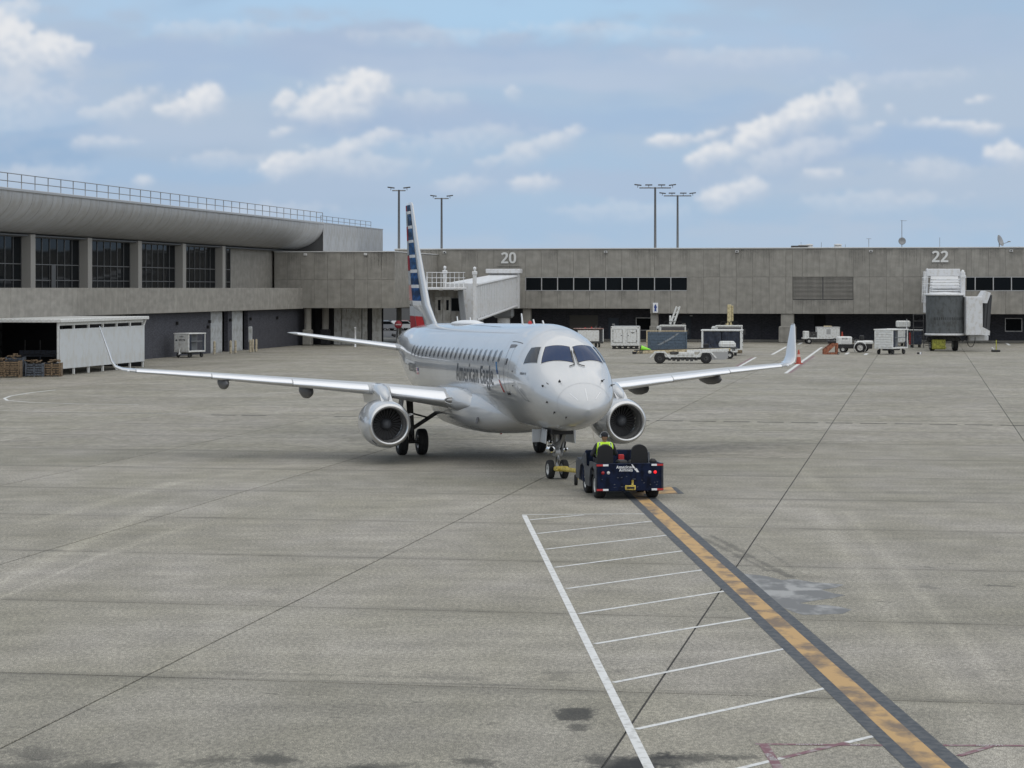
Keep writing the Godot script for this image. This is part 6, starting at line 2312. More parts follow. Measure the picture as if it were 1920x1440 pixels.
	var drum := part("cab_drum", lathe_mesh([Vector2(R, y_bot), Vector2(R, y_top)], Transform3D(Basis(Vector3.RIGHT, -PI / 2), Vector3.ZERO), 48), M.curtain, g)
	for j in 26:
		var a := -1.25 + 2.5 * j / 25.0
		part("slat", box_mesh(Vector3(0.115, y_top - y_bot - 0.04, 0.03), 0.01), M.curtain, drum, Vector3(R * sin(a), (y_top + y_bot) * 0.5, R * cos(a)), Vector3(0, a, 0))
		if j > 4:
			part("slot", box_mesh(Vector3(0.05, 0.26, 0.02)), M.black, drum, Vector3((R + 0.02) * sin(a), Y.call(597.0), (R + 0.02) * cos(a)), Vector3(0, a, 0))
	part("drum_rim", lathe_mesh([Vector2(R + 0.02, y_bot - 0.15), Vector2(R + 0.12, y_bot - 0.13), Vector2(R + 0.12, y_bot + 0.05), Vector2(R + 0.02, y_bot + 0.06), Vector2(0.01, y_bot + 0.06)], Transform3D(Basis(Vector3.RIGHT, -PI / 2), Vector3.ZERO), 40), M.bridge, drum)
	part("drum_roof", lathe_mesh([Vector2(R + 0.1, y_top - 0.06), Vector2(R + 0.18, y_top), Vector2(R + 0.1, y_top + 0.12), Vector2(0.01, y_top + 0.3)], Transform3D(Basis(Vector3.RIGHT, -PI / 2), Vector3.ZERO), 40), M.bridge, drum)
	# white box and hood with canopy bellows on the right
	var x0: float = X.call(1805.0)
	var x1: float = X.call(1836.0)
	part("cab_side", box_mesh(Vector3(x1 - x0, Y.call(556.0) - Y.call(628.0), 2.6), 0.06), M.bridge, g, Vector3((x0 + x1) * 0.5, (Y.call(556.0) + Y.call(628.0)) * 0.5, 0.4))
	var lower := PackedVector2Array([Vector2(X.call(1834.0), Y.call(628.0)), Vector2(X.call(1849.0), Y.call(628.0)), Vector2(X.call(1850.0), Y.call(620.0)), Vector2(X.call(1835.0), Y.call(612.0))])
	part("bumper_apron", slab_mesh(lower, -0.6, 1.6), M.bridge, g)
	var hood := PackedVector2Array([Vector2(X.call(1835.0), Y.call(568.0)), Vector2(X.call(1834.0), Y.call(556.0)), Vector2(X.call(1841.0), Y.call(545.0)), Vector2(X.call(1852.0), Y.call(549.0)), Vector2(X.call(1845.0), Y.call(568.5))])
	part("hood", slab_mesh(hood, -0.5, 1.5), M.bridge, g)
	for j in 5:
		var bel := PackedVector2Array([Vector2(X.call(1836.0 + j * 2.6), Y.call(613.0 + j * 1.6)), Vector2(X.call(1840.0 + j * 2.9), Y.call(560.0 - j * 1.5)), Vector2(X.call(1843.5 + j * 2.9), Y.call(559.0 - j * 1.5)), Vector2(X.call(1839.5 + j * 2.6), Y.call(615.0 + j * 1.6))])
		part("bellows_fold", slab_mesh(bel, -0.3 - 0.1 * (j % 2), 1.3 + 0.1 * (j % 2)), mat(lin(0.05, 0.052, 0.056), 0.7), g)
	# tunnel behind, its portal frame and roof steps
	var zf := -(d_at(1771, FV) - d) + 0.4
	st = S()
	var tr := []
	var n0: float = Y.call(628.0) + 0.4
	for q in [[-1.0, Y.call(548.0), n0], [zf, 7.7, 4.2]]:
		var ox: float = -q[0] * 0.19
		tr.append(PackedVector3Array([Vector3(ox - 1.5, q[1], q[0]), Vector3(ox + 1.5, q[1], q[0]), Vector3(ox + 1.5, q[2], q[0]), Vector3(ox - 1.5, q[2], q[0])]))
	loft(st, tr, true, true)
	part("tunnel", C(st), M.bridge, g)
	var zp := -9.0
	var kp := (d - zp) / F
	part("portal_post", box_mesh(Vector3(0.45, 4.2, 0.4), 0.04), M.bridge, g, Vector3(-1.9 + 1.7, EYE + 32.0 * kp - 2.1, zp))
	part("portal_post", box_mesh(Vector3(0.45, 4.2, 0.4), 0.04), M.bridge, g, Vector3(1.75 + 1.7, EYE + 32.0 * kp - 2.1, zp))
	part("portal_beam", box_mesh(Vector3(3.4, 0.75, 0.5), 0.05), M.bridge, g, Vector3(-0.15 + 1.7, EYE + 30.0 * kp, zp))
	for j in 5:
		var zz := -2.0 - j * 1.5
		part("roof_step", box_mesh(Vector3(3.0 - j * 0.03, 0.16, 1.4), 0.03), M.bridge, g, Vector3(0.1 - zz * 0.19, Y.call(548.0) + 0.15 + j * 0.28, zz))
	var ex := S()
	bbox(ex, Vector3(X.call(1809.0), Y.call(535.0), -1.0), Vector3(0.42, 2.6, 0.42), 0.05)
	bbox(ex, Vector3(X.call(1809.0), Y.call(518.5), -1.0), Vector3(0.56, 0.3, 0.56), 0.04)
	var lp := part("lift_post", C(ex), M.bridge, g)
	part("warning_lamp", lathe_mesh([Vector2(0.09, 0), Vector2(0.09, 0.3), Vector2(0.15, 0.36), Vector2(0.15, 0.5), Vector2(0.001, 0.6)], Transform3D(Basis(Vector3.RIGHT, -PI / 2), Vector3(X.call(1809.0), Y.call(517.0), -1.0)), 12), M.white_clean, lp)
	part("warning_lamp", lathe_mesh([Vector2(0.09, 0), Vector2(0.09, 0.2), Vector2(0.001, 0.35)], Transform3D(Basis(Vector3.RIGHT, -PI / 2), Vector3(X.call(1743.0) + 1.4, EYE + 32.0 * kp, zp)), 12), M.white_clean, lp)
	var ld := S(true)
	for sx in [0.0, 0.42]:
		tube(ld, Vector3(X.call(1731.0) + sx, Y.call(567.0), -0.6), Vector3(X.call(1732.0) + sx, Y.call(520.0), -0.6), 0.03, 0.03, 5)
	for j in 7:
		tube(ld, Vector3(X.call(1731.0), Y.call(566.0 - j * 7.5), -0.6), Vector3(X.call(1731.0) + 0.42, Y.call(566.0 - j * 7.5), -0.6), 0.025, 0.025, 5)
	for yy in [520.0, 532.0]:
		tube(ld, Vector3(X.call(1731.0), Y.call(yy), -0.6), Vector3(X.call(1748.0), Y.call(yy), -0.6), 0.025, 0.025, 5)
		tube(ld, Vector3(X.call(1791.0), Y.call(yy - 4.0), -0.9), Vector3(X.call(1804.0), Y.call(yy - 4.0), -0.9), 0.025, 0.025, 5)
	part("ladder_rail", C(ld), M.white_clean, g)
	# bogie
	var bg := part("bogie", box_mesh(Vector3(3.3, 0.45, 0.8), 0.06), M.dark_steel, g, Vector3(0.1, 1.15, -1.2))
	part("lift_column", box_mesh(Vector3(2.4, 0.9, 0.5), 0.05), M.dark_steel, bg, Vector3(0, 0.5, 0))
	wheel(bg, Vector3(X.call(1795.0) - 0.1, -0.58, 0), 0.57, 0.5, M.rim_white, 0.5)
	wheel(bg, Vector3(X.call(1752.0) - 0.1, -0.58, 0), 0.57, 0.5, M.rim_white, 0.5)
	var mb := part("motor_box", box_mesh(Vector3(1.22, 0.95, 0.8), 0.06), M.yellow_green, g, Vector3(X.call(1760.0), 0.66, 0.0))
	part("guard_bar", box_mesh(Vector3(1.3, 0.12, 0.1), 0.03), M.yellow_green, mb, Vector3(0, -0.3, 0.45))
	var hose := S(true)
	var hp := []
	for j in 13:
		var a := PI * j / 12.0
		hp.append(Vector3(X.call(1818.0) - 0.42 * cos(a), Y.call(632.0) - 0.95 * sin(a), 0.6))
	path_tube(hose, hp, 0.035, 6)
	path_tube(hose, [Vector3(X.call(1795.0), Y.call(632.0), 0.4), Vector3(X.call(1803.0), Y.call(640.0), 0.5), Vector3(X.call(1811.0), Y.call(630.0), 0.6)], 0.05, 6)
	part("hose", C(hose), M.rubber, g)
	part("cable_box", box_mesh(Vector3(1.9, 0.5, 0.6), 0.05), M.bridge, g, Vector3(X.call(1836.0), Y.call(634.0), -0.5))
	# service stair and gantry at the left of the drum
	var gs := S()
	for q in [[1714.0, 589.0], [1733.0, 589.0]]:
		box(gs, Vector3(X.call(q[0]), (Y.call(589.0) + Y.call(652.0)) * 0.5, -0.4), Vector3(0.07, Y.call(589.0) - Y.call(652.0), 0.07))
	for yy in [590.0, 602.0, 614.0, 621.0]:
		box(gs, Vector3(X.call(1723.5), Y.call(yy), -0.4), Vector3(1.0, 0.06, 0.06))
	for j in 6:
		box(gs, Vector3(X.call(1735.0) + j * 0.12, Y.call(630.0 + j * 3.6), -0.9), Vector3(0.9, 0.05, 0.3))
	part("service_stair", C(gs), M.dark_steel, g)

# ---------- ground equipment in the middle ----------
func cone(label: String, pos: Vector3, h: float, m: Material, band: Material = null):
	var t := thing("traffic_cone", label, "traffic cone", pos, 0.2, "traffic cones")
	part("base", box_mesh(Vector3(h * 0.48, h * 0.06, h * 0.48), 0.01), m if band else M.black, t, Vector3(0, h * 0.03, 0))
	part("body", lathe_mesh([Vector2(h * 0.19, h * 0.05), Vector2(h * 0.06, h * 0.9), Vector2(h * 0.045, h), Vector2(0.001, h)], Transform3D(Basis(Vector3.RIGHT, -PI / 2), Vector3.ZERO), 20), m, t)
	if band:
		part("band", lathe_mesh([Vector2(h * 0.128, h * 0.50), Vector2(h * 0.101, h * 0.68)], Transform3D(Basis(Vector3.RIGHT, -PI / 2), Vector3.ZERO), 20), band, t)
	return t

func boom_truck(label: String, base: Vector3, boom_mat: Material, group: String, tall: bool):
	var t := thing("deicing_truck", label, "truck", base, 0.0, group)
	var cab := part("cab", box_mesh(Vector3(2.7, 1.55, 1.9), 0.12), M.white, t, Vector3(0, 1.55, 1.2))
	part("windscreen", box_mesh(Vector3(2.4, 0.62, 0.05), 0.03), mat(lin(0.10, 0.095, 0.10), 0.1), cab, Vector3(0, 0.28, 0.96))
	part("sun_visor", box_mesh(Vector3(2.7, 0.14, 0.3), 0.03), M.white, cab, Vector3(0, 0.74, 0.9))
	for k in 4:
		part("marker_lamp", box_mesh(Vector3(0.16, 0.07, 0.1)), M.dark_steel, cab, Vector3(-0.95 + k * 0.63, 0.84, 0.7))
	for sd in [-1.0, 1.0]:
		part("mirror", box_mesh(Vector3(0.18, 0.6, 0.12), 0.03), M.black, cab, Vector3(sd * 1.56, 0.1, 0.9))
	part("tank", box_mesh(Vector3(2.5, 1.3, 5.0), 0.15), M.white, t, Vector3(0, 1.5, -2.4))
	part("chassis", box_mesh(Vector3(2.2, 0.4, 7.5)), M.dark_steel, t, Vector3(0, 0.72, -1.3))
	for sd in [-1.0, 1.0]:
		wheel(t, Vector3(sd * 1.05, 0.48, 1.1), 0.48, 0.32, M.rim_white)
		wheel(t, Vector3(sd * 1.05, 0.48, -3.0), 0.48, 0.5, M.rim_white)
	var st := S()
	var lean := Vector3(0.55, 2.0, 0.2) if tall else Vector3(0.35, 2.2, 0.1)
	var foot := Vector3(0.05, 2.25, 1.0)
	if tall:
		bbox(st, foot + Vector3(-0.25, 0.4, 0), Vector3(0.2, 1.3, 0.2), 0.03)
		for o in [-0.16, 0.2]:
			tube(st, foot + Vector3(o - 0.1, 0.1, 0), foot + lean + Vector3(o * 0.9, 0, 0), 0.11, 0.09, 8)
		for k in 4:
			tube(st, foot + lean * (0.2 + k * 0.22) + Vector3(-0.25, 0, 0), foot + lean * (0.3 + k * 0.22) + Vector3(0.2, 0, 0), 0.05, 0.05, 6)
	else:
		bbox(st, foot + Vector3(0.05, 0.9, 0), Vector3(0.42, 2.6, 0.4), 0.05)
		bbox(st, foot + Vector3(0.38, 1.3, -0.1), Vector3(0.16, 1.6, 0.3), 0.04)
		bbox(st, foot + Vector3(-0.02, 0.0, 0.1), Vector3(0.8, 0.5, 0.5), 0.1)
	var bm := part("boom", C(st), boom_mat, t)
	var hs := S(true)
	for k in 4:
		var x := -0.5 + k * 0.34
		var pts := []
		for j in 7:
			var a := PI * j / 6.0
			pts.append(foot + Vector3(x * 1.3 - 0.28 * cos(a), 0.05 + 0.45 * sin(a), 0.35))
		path_tube(hs, pts, 0.03, 5)
	part("hose", C(hs), M.rubber, bm)
	return t

func build_equipment_middle():
	# cart half hidden by the nose of the jet
	var p := G(1103, 651)
	var c := thing("supply_cart", "white open-topped supply cart half hidden behind the jet's nose", "cart", p, 0.25)
	part("bed", box_mesh(Vector3(2.8, 0.2, 1.6), 0.03), M.dark_steel, c, Vector3(0, 0.5, 0))
	part("side_panel", box_mesh(Vector3(2.3, 1.15, 0.06), 0.02), M.white, c, Vector3(-0.2, 1.2, 0.75))
	part("end_panel", box_mesh(Vector3(0.06, 1.3, 1.5), 0.02), M.bridge_grey, c, Vector3(1.35, 1.25, 0))
	for k in 4:
		part("upright", box_mesh(Vector3(0.08, 1.3, 0.08)), M.white, c, Vector3(1.4, 1.25, -0.7 + k * 0.47))
	part("lid", box_mesh(Vector3(2.85, 0.1, 1.65), 0.03), worn(lin(0.35, 0.22, 0.2), 0.7, 411, 0.7, 1.0), c, Vector3(0, 1.93, 0))
	for q in [[-0.4, 0.1], [0.3, 0.16], [0.75, 0.34], [1.2, 0.24]]:
		part("fitting", tube_mesh(Vector3(q[0], 1.98, 0.2), Vector3(q[0], 1.98 + q[1], 0.2), 0.09, 0.05, 8), M.red if q[1] < 0.2 else M.dark_steel, c)
	for q in [[-1.0, 0.6], [1.0, 0.6], [-1.0, -0.6], [1.0, -0.6]]:
		wheel(c, Vector3(q[0], 0.24, q[1]), 0.24, 0.15, M.rim_white)
	# generator box on a skid
	p = G(1171.5, 654.5)
	var gen := thing("generator", "white generator cabinet with two doors standing on a black skid", "generator", p, -0.12)
	part("cabinet", box_mesh(Vector3(2.85, 1.95, 2.0), 0.04), M.white, gen, Vector3(0, 1.3, -1.0))
	for sd in [-1.0, 1.0]:
		var dr := part("door", box_mesh(Vector3(0.92, 1.28, 0.03), 0.01), M.white, gen, Vector3(sd * 0.72, 1.32, 0.008))
		var seam := S()
		for k in [[0, 0.66, 0.97, 0.02], [0, -0.66, 0.97, 0.02], [0.48, 0, 0.02, 1.3], [-0.48, 0, 0.02, 1.3]]:
			box(seam, Vector3(k[0], k[1], 0), Vector3(k[2], k[3], 0.02))
		part("seam", C(seam), M.dark_steel, dr)
		part("lock", tube_mesh(Vector3(-sd * 0.38, 0.05, 0.01), Vector3(-sd * 0.38, 0.05, 0.05), 0.05), M.black, dr)
		for yy in [-0.5, 0.5]:
			part("hinge", box_mesh(Vector3(0.09, 0.13, 0.05), 0.02), M.dark_steel, dr, Vector3(sd * 0.47, yy, 0.02))
		part("lifting_eye", box_mesh(Vector3(0.08, 0.1, 0.03)), M.black, gen, Vector3(sd * 1.35, 2.17, 0.008))
	var em := S()
	slab(em, PackedVector2Array([Vector2(0.5, 1.78), Vector2(0.68, 1.69), Vector2(0.92, 1.69), Vector2(1.1, 1.78), Vector2(0.92, 1.62), Vector2(0.8, 1.56), Vector2(0.68, 1.62)]), 0.026, 0.032)
	part("wing_emblem", C(em), M.dark_steel, gen)
	part("roof_plate", box_mesh(Vector3(2.6, 0.08, 1.7), 0.02), M.bridge_grey, gen, Vector3(0.1, 2.3, -1.0))
	var sk := S()
	bbox(sk, Vector3(0, 0.27, -1.0), Vector3(2.6, 0.1, 1.9), 0.02)
	for k in 5:
		bbox(sk, Vector3(-1.15 + k * 0.57, 0.13, -1.0), Vector3(0.22, 0.22, 1.9), 0.02)
	bbox(sk, Vector3(0, 0.03, -1.0), Vector3(2.6, 0.06, 1.9), 0.01)
	part("skid", C(sk), M.black, gen)
	# blue-grey boarded container
	p = G(1250, 661)
	var ct := thing("boarded_container", "blue-grey boarded container with a pale diagonal scrape", "container", p, -0.10)
	part("core", box_mesh(Vector3(3.6, 1.85, 1.9)), M.wood_grey, ct, Vector3(0, 1.0, -1.0))
	for k in 7:
		part("board", box_mesh(Vector3(3.72, 0.255, 0.06), 0.012), M.board, ct, Vector3(0, 0.2 + k * 0.268, -0.02 + rng.randf_range(-0.012, 0.012)))
		part("board", box_mesh(Vector3(0.06, 0.255, 1.9), 0.012), M.board, ct, Vector3(1.84, 0.2 + k * 0.268, -1.0))
	for sd in [-1.0, 1.0]:
		part("corner_post", box_mesh(Vector3(0.12, 2.02, 0.12), 0.02), M.beige if sd < 0 else M.board, ct, Vector3(sd * 1.88, 1.01, 0.03))
	part("top_rail", box_mesh(Vector3(3.9, 0.09, 0.14), 0.02), M.beige, ct, Vector3(0, 2.05, 0.0))
	var sc := S()
	slab(sc, PackedVector2Array([Vector2(-0.9, 0.75), Vector2(-0.6, 0.70), Vector2(0.4, 1.25), Vector2(1.25, 1.86), Vector2(1.0, 1.86), Vector2(0.2, 1.32)]), 0.03, 0.034)
	part("scrape", C(sc), worn(lin(0.26, 0.29, 0.32), 0.8, 412, 0.7, 0.6), ct)
	# two trucks with booms behind
	boom_truck("white truck with grey-white boom behind the blue-grey container", G(1259, 651), M.white, "trucks with booms by the concourse", true)
	boom_truck("white truck with upright yellow boom behind the tarp cart", G(1364, 652), M.cream, "trucks with booms by the concourse", false)
	# cart with dark blue tarps
	p = G(1353, 667)
	var tc := thing("tarp_cart", "white framed baggage cart with dark blue tarpaulin sides", "baggage cart", p, -0.16)
	for sx in [-1.75, 1.75]:
		for sz in [0.0, -1.7]:
			part("post", box_mesh(Vector3(0.16, 2.1, 0.16), 0.02), M.white, tc, Vector3(sx, 1.25, sz))
	part("roof", box_mesh(Vector3(3.75, 0.14, 1.95), 0.03), M.white, tc, Vector3(0, 2.3, -0.85))
	part("bed", box_mesh(Vector3(3.6, 0.18, 1.8), 0.03), M.white, tc, Vector3(0, 0.55, -0.85))
	for sd in [-1.0, 1.0]:
		part("tarp", drape(1.6, 1.65, 5 + int(sd)), M.tarp, tc, Vector3(sd * 0.84, 1.42, -0.05))
	part("tarp", drape(3.4, 1.65, 9), M.tarp, tc, Vector3(0, 1.42, -1.7))
	var ep := part("end_panel", box_mesh(Vector3(0.06, 1.7, 1.6), 0.02), M.white, tc, Vector3(1.8, 1.4, -0.85))
	for k in 4:
		part("latch", box_mesh(Vector3(0.05, 0.1, 0.1), 0.02), M.dark_steel, ep, Vector3(0.05, -0.6 + k * 0.4, 0.3))
	for q in [[-1.2, -0.2], [1.2, -0.2], [-1.2, -1.5], [1.2, -1.5]]:
		wheel(tc, Vector3(q[0], 0.25, q[1]), 0.25, 0.16, M.rim_white)
	# baggage tractor in front of it
	p = G(1352, 673)
	var bt := thing("baggage_tractor", "small white baggage tractor parked behind the belt loader", "tractor", p, 0.0)
	part("chassis", box_mesh(Vector3(3.2, 0.34, 1.3), 0.05), M.white, bt, Vector3(-0.15, 0.72, -0.7))
	part("deck", box_mesh(Vector3(3.3, 0.06, 1.4), 0.02), M.dark_steel, bt, Vector3(-0.15, 0.92, -0.7))
	var hd := part("hood", box_mesh(Vector3(1.4, 0.46, 1.15), 0.10), M.white, bt, Vector3(0.6, 1.2, -0.7))
	for k in 3:
		part("grille_slat", box_mesh(Vector3(1.0, 0.03, 0.03)), M.coping, hd, Vector3(0, -0.14 + k * 0.1, 0.58))
	part("hood_cap", box_mesh(Vector3(1.2, 0.12, 1.0), 0.05), M.white, hd, Vector3(-0.02, 0.27, 0))
	var sw := S(true)
	tube(sw, Vector3(-0.65, 0.95, -0.7), Vector3(-0.85, 1.28, -0.7), 0.03)
	tube(sw, Vector3(-1.05, 1.22, -0.7), Vector3(-0.68, 1.36, -0.7), 0.025)
	part("steering_wheel", C(sw), M.black, bt)
	part("seat", box_mesh(Vector3(0.45, 0.4, 0.5), 0.06), M.black, bt, Vector3(-1.25, 1.1, -0.7))
	part("tail_lamp", box_mesh(Vector3(0.28, 0.1, 0.04)), M.black, bt, Vector3(1.1, 0.78, -0.03))
	part("coupling", box_mesh(Vector3(0.5, 0.3, 0.4), 0.05), worn(lin(0.25, 0.2, 0.13), 0.7, 413, 0.6, 0.4), bt, Vector3(1.65, 0.62, -0.6))
	for q in [[0.75, 0.0], [0.75, -1.35], [-1.2, -0.05], [-1.2, -1.35]]:
		wheel(bt, Vector3(q[0], 0.34, q[1] - 0.05), 0.34, 0.22, M.rim_white, 0.4, PI / 2)
	# belt loader
	p = G(1279, 682)
	var bl := thing("belt_loader", "low belt loader with beige conveyor and large black wheels", "belt loader", p, 0.0)
	var L := 183.0 / 23.1
	part("conveyor_frame", box_mesh(Vector3(L, 0.24, 0.9), 0.04), M.beige, bl, Vector3(0, 1.02, -0.7), Vector3(0, 0, 0.03))
	part("belt", box_mesh(Vector3(L - 0.1, 0.06, 0.7), 0.02), M.rubber, bl, Vector3(0.05, 1.17, -0.7), Vector3(0, 0, 0.03))
	part("white_rail", box_mesh(Vector3(3.4, 0.22, 0.06), 0.02), M.white, bl, Vector3(2.1, 1.07, -0.2), Vector3(0, 0, 0.03))
	part("bumper", box_mesh(Vector3(0.3, 0.22, 1.0), 0.04), M.rubber, bl, Vector3(-L * 0.5 + 0.12, 0.88, -0.7))
	part("lettering", text_mesh("E-W", 0.24, 0.01, true), M.ink, bl, Vector3(-L * 0.5 + 0.5, 0.92, -0.22))
	part("side_sill", box_mesh(Vector3(3.4, 0.22, 0.1), 0.03), M.white, bl, Vector3(0.1, 0.62, -0.15))
	part("equipment_box", box_mesh(Vector3(1.4, 0.26, 0.5), 0.03), M.white, bl, Vector3(0.3, 0.82, -0.3))
	part("equipment_box", box_mesh(Vector3(0.7, 0.22, 0.5), 0.03), M.dark_steel, bl, Vector3(-0.6, 0.86, -0.3))
	var ug := S()
	box(ug, Vector3(0.1, 0.42, -0.7), Vector3(3.4, 0.2, 0.8))
	for k in 7:
		box(ug, Vector3(-1.0 + k * 0.36, 0.33, -0.4), Vector3(0.22, 0.16 + 0.06 * (k % 3), 0.3))
	part("undercarriage", C(ug), M.dark_steel, bl)
	part("tail_panel", slab_mesh(PackedVector2Array([Vector2(2.35, 0.32), Vector2(3.55, 0.32), Vector2(3.75, 0.5), Vector2(3.75, 0.95), Vector2(2.2, 0.9)]), -0.2, -0.15), mat(lin(0.33, 0.33, 0.33), 0.6), bl)
	for q in [-1.8, 1.95]:
		var wb := PackedVector2Array([Vector2(q - 0.85, 0.52), Vector2(q - 0.42, 1.0), Vector2(q + 0.42, 1.0), Vector2(q + 0.9, 0.45), Vector2(q + 0.78, 0.42), Vector2(q + 0.36, 0.88), Vector2(q - 0.36, 0.88), Vector2(q - 0.75, 0.48)])
		part("mudguard", slab_mesh(wb, -0.5, -0.08), M.white, bl)
		wheel(bl, Vector3(q, 0.46, -0.18), 0.46, 0.28, M.dark_steel, 0.45, PI / 2)
		wheel(bl, Vector3(q + 0.1, 0.46, -1.25), 0.46, 0.28, M.dark_steel, 0.45, PI / 2)
	# lime cone lying on the belt
	var lc := thing("traffic_cone", "lime green cone lying on the left end of the belt loader", "traffic cone", bl.position + Vector3(-L * 0.5 + 0.62, 1.27, -0.6), 0.0, "traffic cones")
	var lx := Transform3D(Basis(Vector3.UP, PI / 2) * Basis(Vector3.RIGHT, 0.22), Vector3.ZERO)
	part("body", lathe_mesh([Vector2(0.23, 0.0), Vector2(0.08, 0.8), Vector2(0.05, 0.86), Vector2(0.001, 0.86)], lx, 20), M.lime, lc)
	part("base", lathe_mesh([Vector2(0.001, -0.03), Vector2(0.26, -0.03), Vector2(0.26, 0.02), Vector2(0.001, 0.02)], lx, 20), M.black, lc)

# hanging sheet with folds
func drape(w: float, h: float, seed_: int) -> ArrayMesh:
	var st := S(true)
	var n := FastNoiseLite.new()
	n.seed = seed_
	n.frequency = 0.9
	var grid := []
	for i in 17:
		var row := []
		for j in 9:
			var x := -w * 0.5 + w * i / 16.0
			var y := h * 0.5 - h * j / 8.0
			row.append(Vector3(x, y, 0.08 * n.get_noise_2d(x * 2.0, y) + 0.03 * sin(x * 9.0 + seed_)))
		grid.append(row)
	for i in 16:
		for j in 8:
			quad(st, grid[i][j], grid[i + 1][j], grid[i + 1][j + 1], grid[i][j + 1])
	return C(st)

func build_equipment_right():
	# ground power trailer
	var p := G(1541, 645)
	var g := thing("power_trailer", "long white ground power trailer parked by the dark brick wall", "trailer", p, 0.0)
	part("bed", box_mesh(Vector3(4.1, 0.16, 1.5), 0.03), M.white, g, Vector3(0, 0.62, -0.8))
	var hs := part("housing", box_mesh(Vector3(2.5, 1.1, 1.4), 0.05), M.white, g, Vector3(0.75, 1.25, -0.8))
	part("lid", box_mesh(Vector3(2.55, 0.08, 1.45), 0.02), M.coping, hs, Vector3(0, 0.58, 0))
	part("exhaust", box_mesh(Vector3(0.85, 0.12, 0.5), 0.03), M.beige, hs, Vector3(0, 0.68, 0))
	part("notice", box_mesh(Vector3(0.55, 0.6, 0.015)), M.coping, hs, Vector3(0.0, 0.1, 0.705))
	for k in 5:
		part("print_line", box_mesh(Vector3(0.42, 0.035, 0.006)), M.dark_steel, hs, Vector3(0.0, 0.32 - k * 0.105, 0.716))
	part("front_box", box_mesh(Vector3(0.55, 0.72, 1.3), 0.05), M.white, g, Vector3(-1.65, 1.05, -0.8))
	var op := part("control_bay", box_mesh(Vector3(0.95, 0.62, 1.1)), M.dark_steel, g, Vector3(-0.95, 1.0, -0.8))
	part("gauge", tube_mesh(Vector3(0.1, 0.1, 0.55), Vector3(0.1, 0.1, 0.6), 0.12), M.frame_dark, op)
	for q in [-1.4, 1.4]:
		wheel(g, Vector3(q, 0.32, -0.1), 0.32, 0.24, M.rim_white, 0.45, PI / 2)
		wheel(g, Vector3(q, 0.32, -1.5), 0.32, 0.24, M.rim_white, 0.45, PI / 2)
	cone("orange cone behind the right end of the power trailer", G(1579, 644), 1.3, M.orange)
	cone("orange cone with pale band beside the jet's right winglet", G(1497.5, 682.5), 1.15, M.orange, mat(lin(0.62, 0.45, 0.40), 0.5))
	# tow tractor
	p = G(1604, 661)
	var t := thing("tow_tractor", "white tow tractor with big rear wheels and black seat", "tractor", p, 0.05)
	var hd := part("hood", box_mesh(Vector3(1.35, 0.80, 1.1), 0.10), M.white, t, Vector3(-0.95, 1.12, -0.7))
	part("lettering", text_mesh("GT-35", 0.14, 0.01, true), M.ink, hd, Vector3(-0.05, 0.2, 0.555))
	part("side_print", box_mesh(Vector3(0.9, 0.26, 0.01)), M.coping, hd, Vector3(0.05, -0.16, 0.552))
	part("chassis", box_mesh(Vector3(3.2, 0.42, 1.1), 0.06), M.black, t, Vector3(0, 0.58, -0.7))
	part("rear_body", box_mesh(Vector3(1.6, 0.34, 1.3), 0.08), M.white, t, Vector3(0.95, 0.95, -0.7))
	part("hitch_plate", box_mesh(Vector3(1.1, 0.5, 1.2), 0.05), M.black, t, Vector3(1.1, 0.6, -0.7))
	part("mudguard", lathe_mesh([Vector2(0.56, -0.18), Vector2(0.60, -0.16), Vector2(0.60, 0.16), Vector2(0.56, 0.18)], Transform3D(Basis(), Vector3(0.45, 0.45, -0.12)), 28), M.white, t)
	var se := part("seat", box_mesh(Vector3(0.4, 0.5, 0.5), 0.08), M.black, t, Vector3(0.75, 1.38, -0.7))
	part("seat_pan", box_mesh(Vector3(0.5, 0.12, 0.5), 0.04), M.black, se, Vector3(-0.4, -0.2, 0))
	var sw := S(true)
	tube(sw, Vector3(-0.25, 1.2, -0.7), Vector3(0.15, 1.38, -0.7), 0.03)
	tube(sw, Vector3(-0.02, 1.48, -0.7), Vector3(0.3, 1.28, -0.7), 0.025)
	tube(sw, Vector3(-0.3, 1.5, -0.3), Vector3(-0.1, 1.2, -0.3), 0.04)
	part("steering_wheel", C(sw), M.black, t)
	wheel(t, Vector3(-1.2, 0.30, -0.15), 0.30, 0.24, M.rim_white, 0.5, PI / 2)
	wheel(t, Vector3(-0.75, 0.30, -1.3), 0.30, 0.24, M.rim_white, 0.5, PI / 2)
	wheel(t, Vector3(0.45, 0.46, -0.1), 0.46, 0.28, M.rim_white, 0.6, PI / 2)
	wheel(t, Vector3(1.1, 0.46, -1.3), 0.46, 0.28, M.rim_white, 0.6, PI / 2)
	# rusty-red step frame
	p = G(1558, 664.5)
	var w := thing("step_frame", "rust-red sloping step frame in front of the tow tractor", "steps", p, 0.0)
	var fr := PackedVector2Array([Vector2(-0.66, 0.0), Vector2(0.66, 0.0), Vector2(0.66, 1.05), Vector2(0.1, 1.05), Vector2(-0.66, 0.45)])
	var inn := PackedVector2Array([Vector2(-0.28, 0.16), Vector2(0.48, 0.16), Vector2(0.48, 0.9), Vector2(0.38, 0.9)])
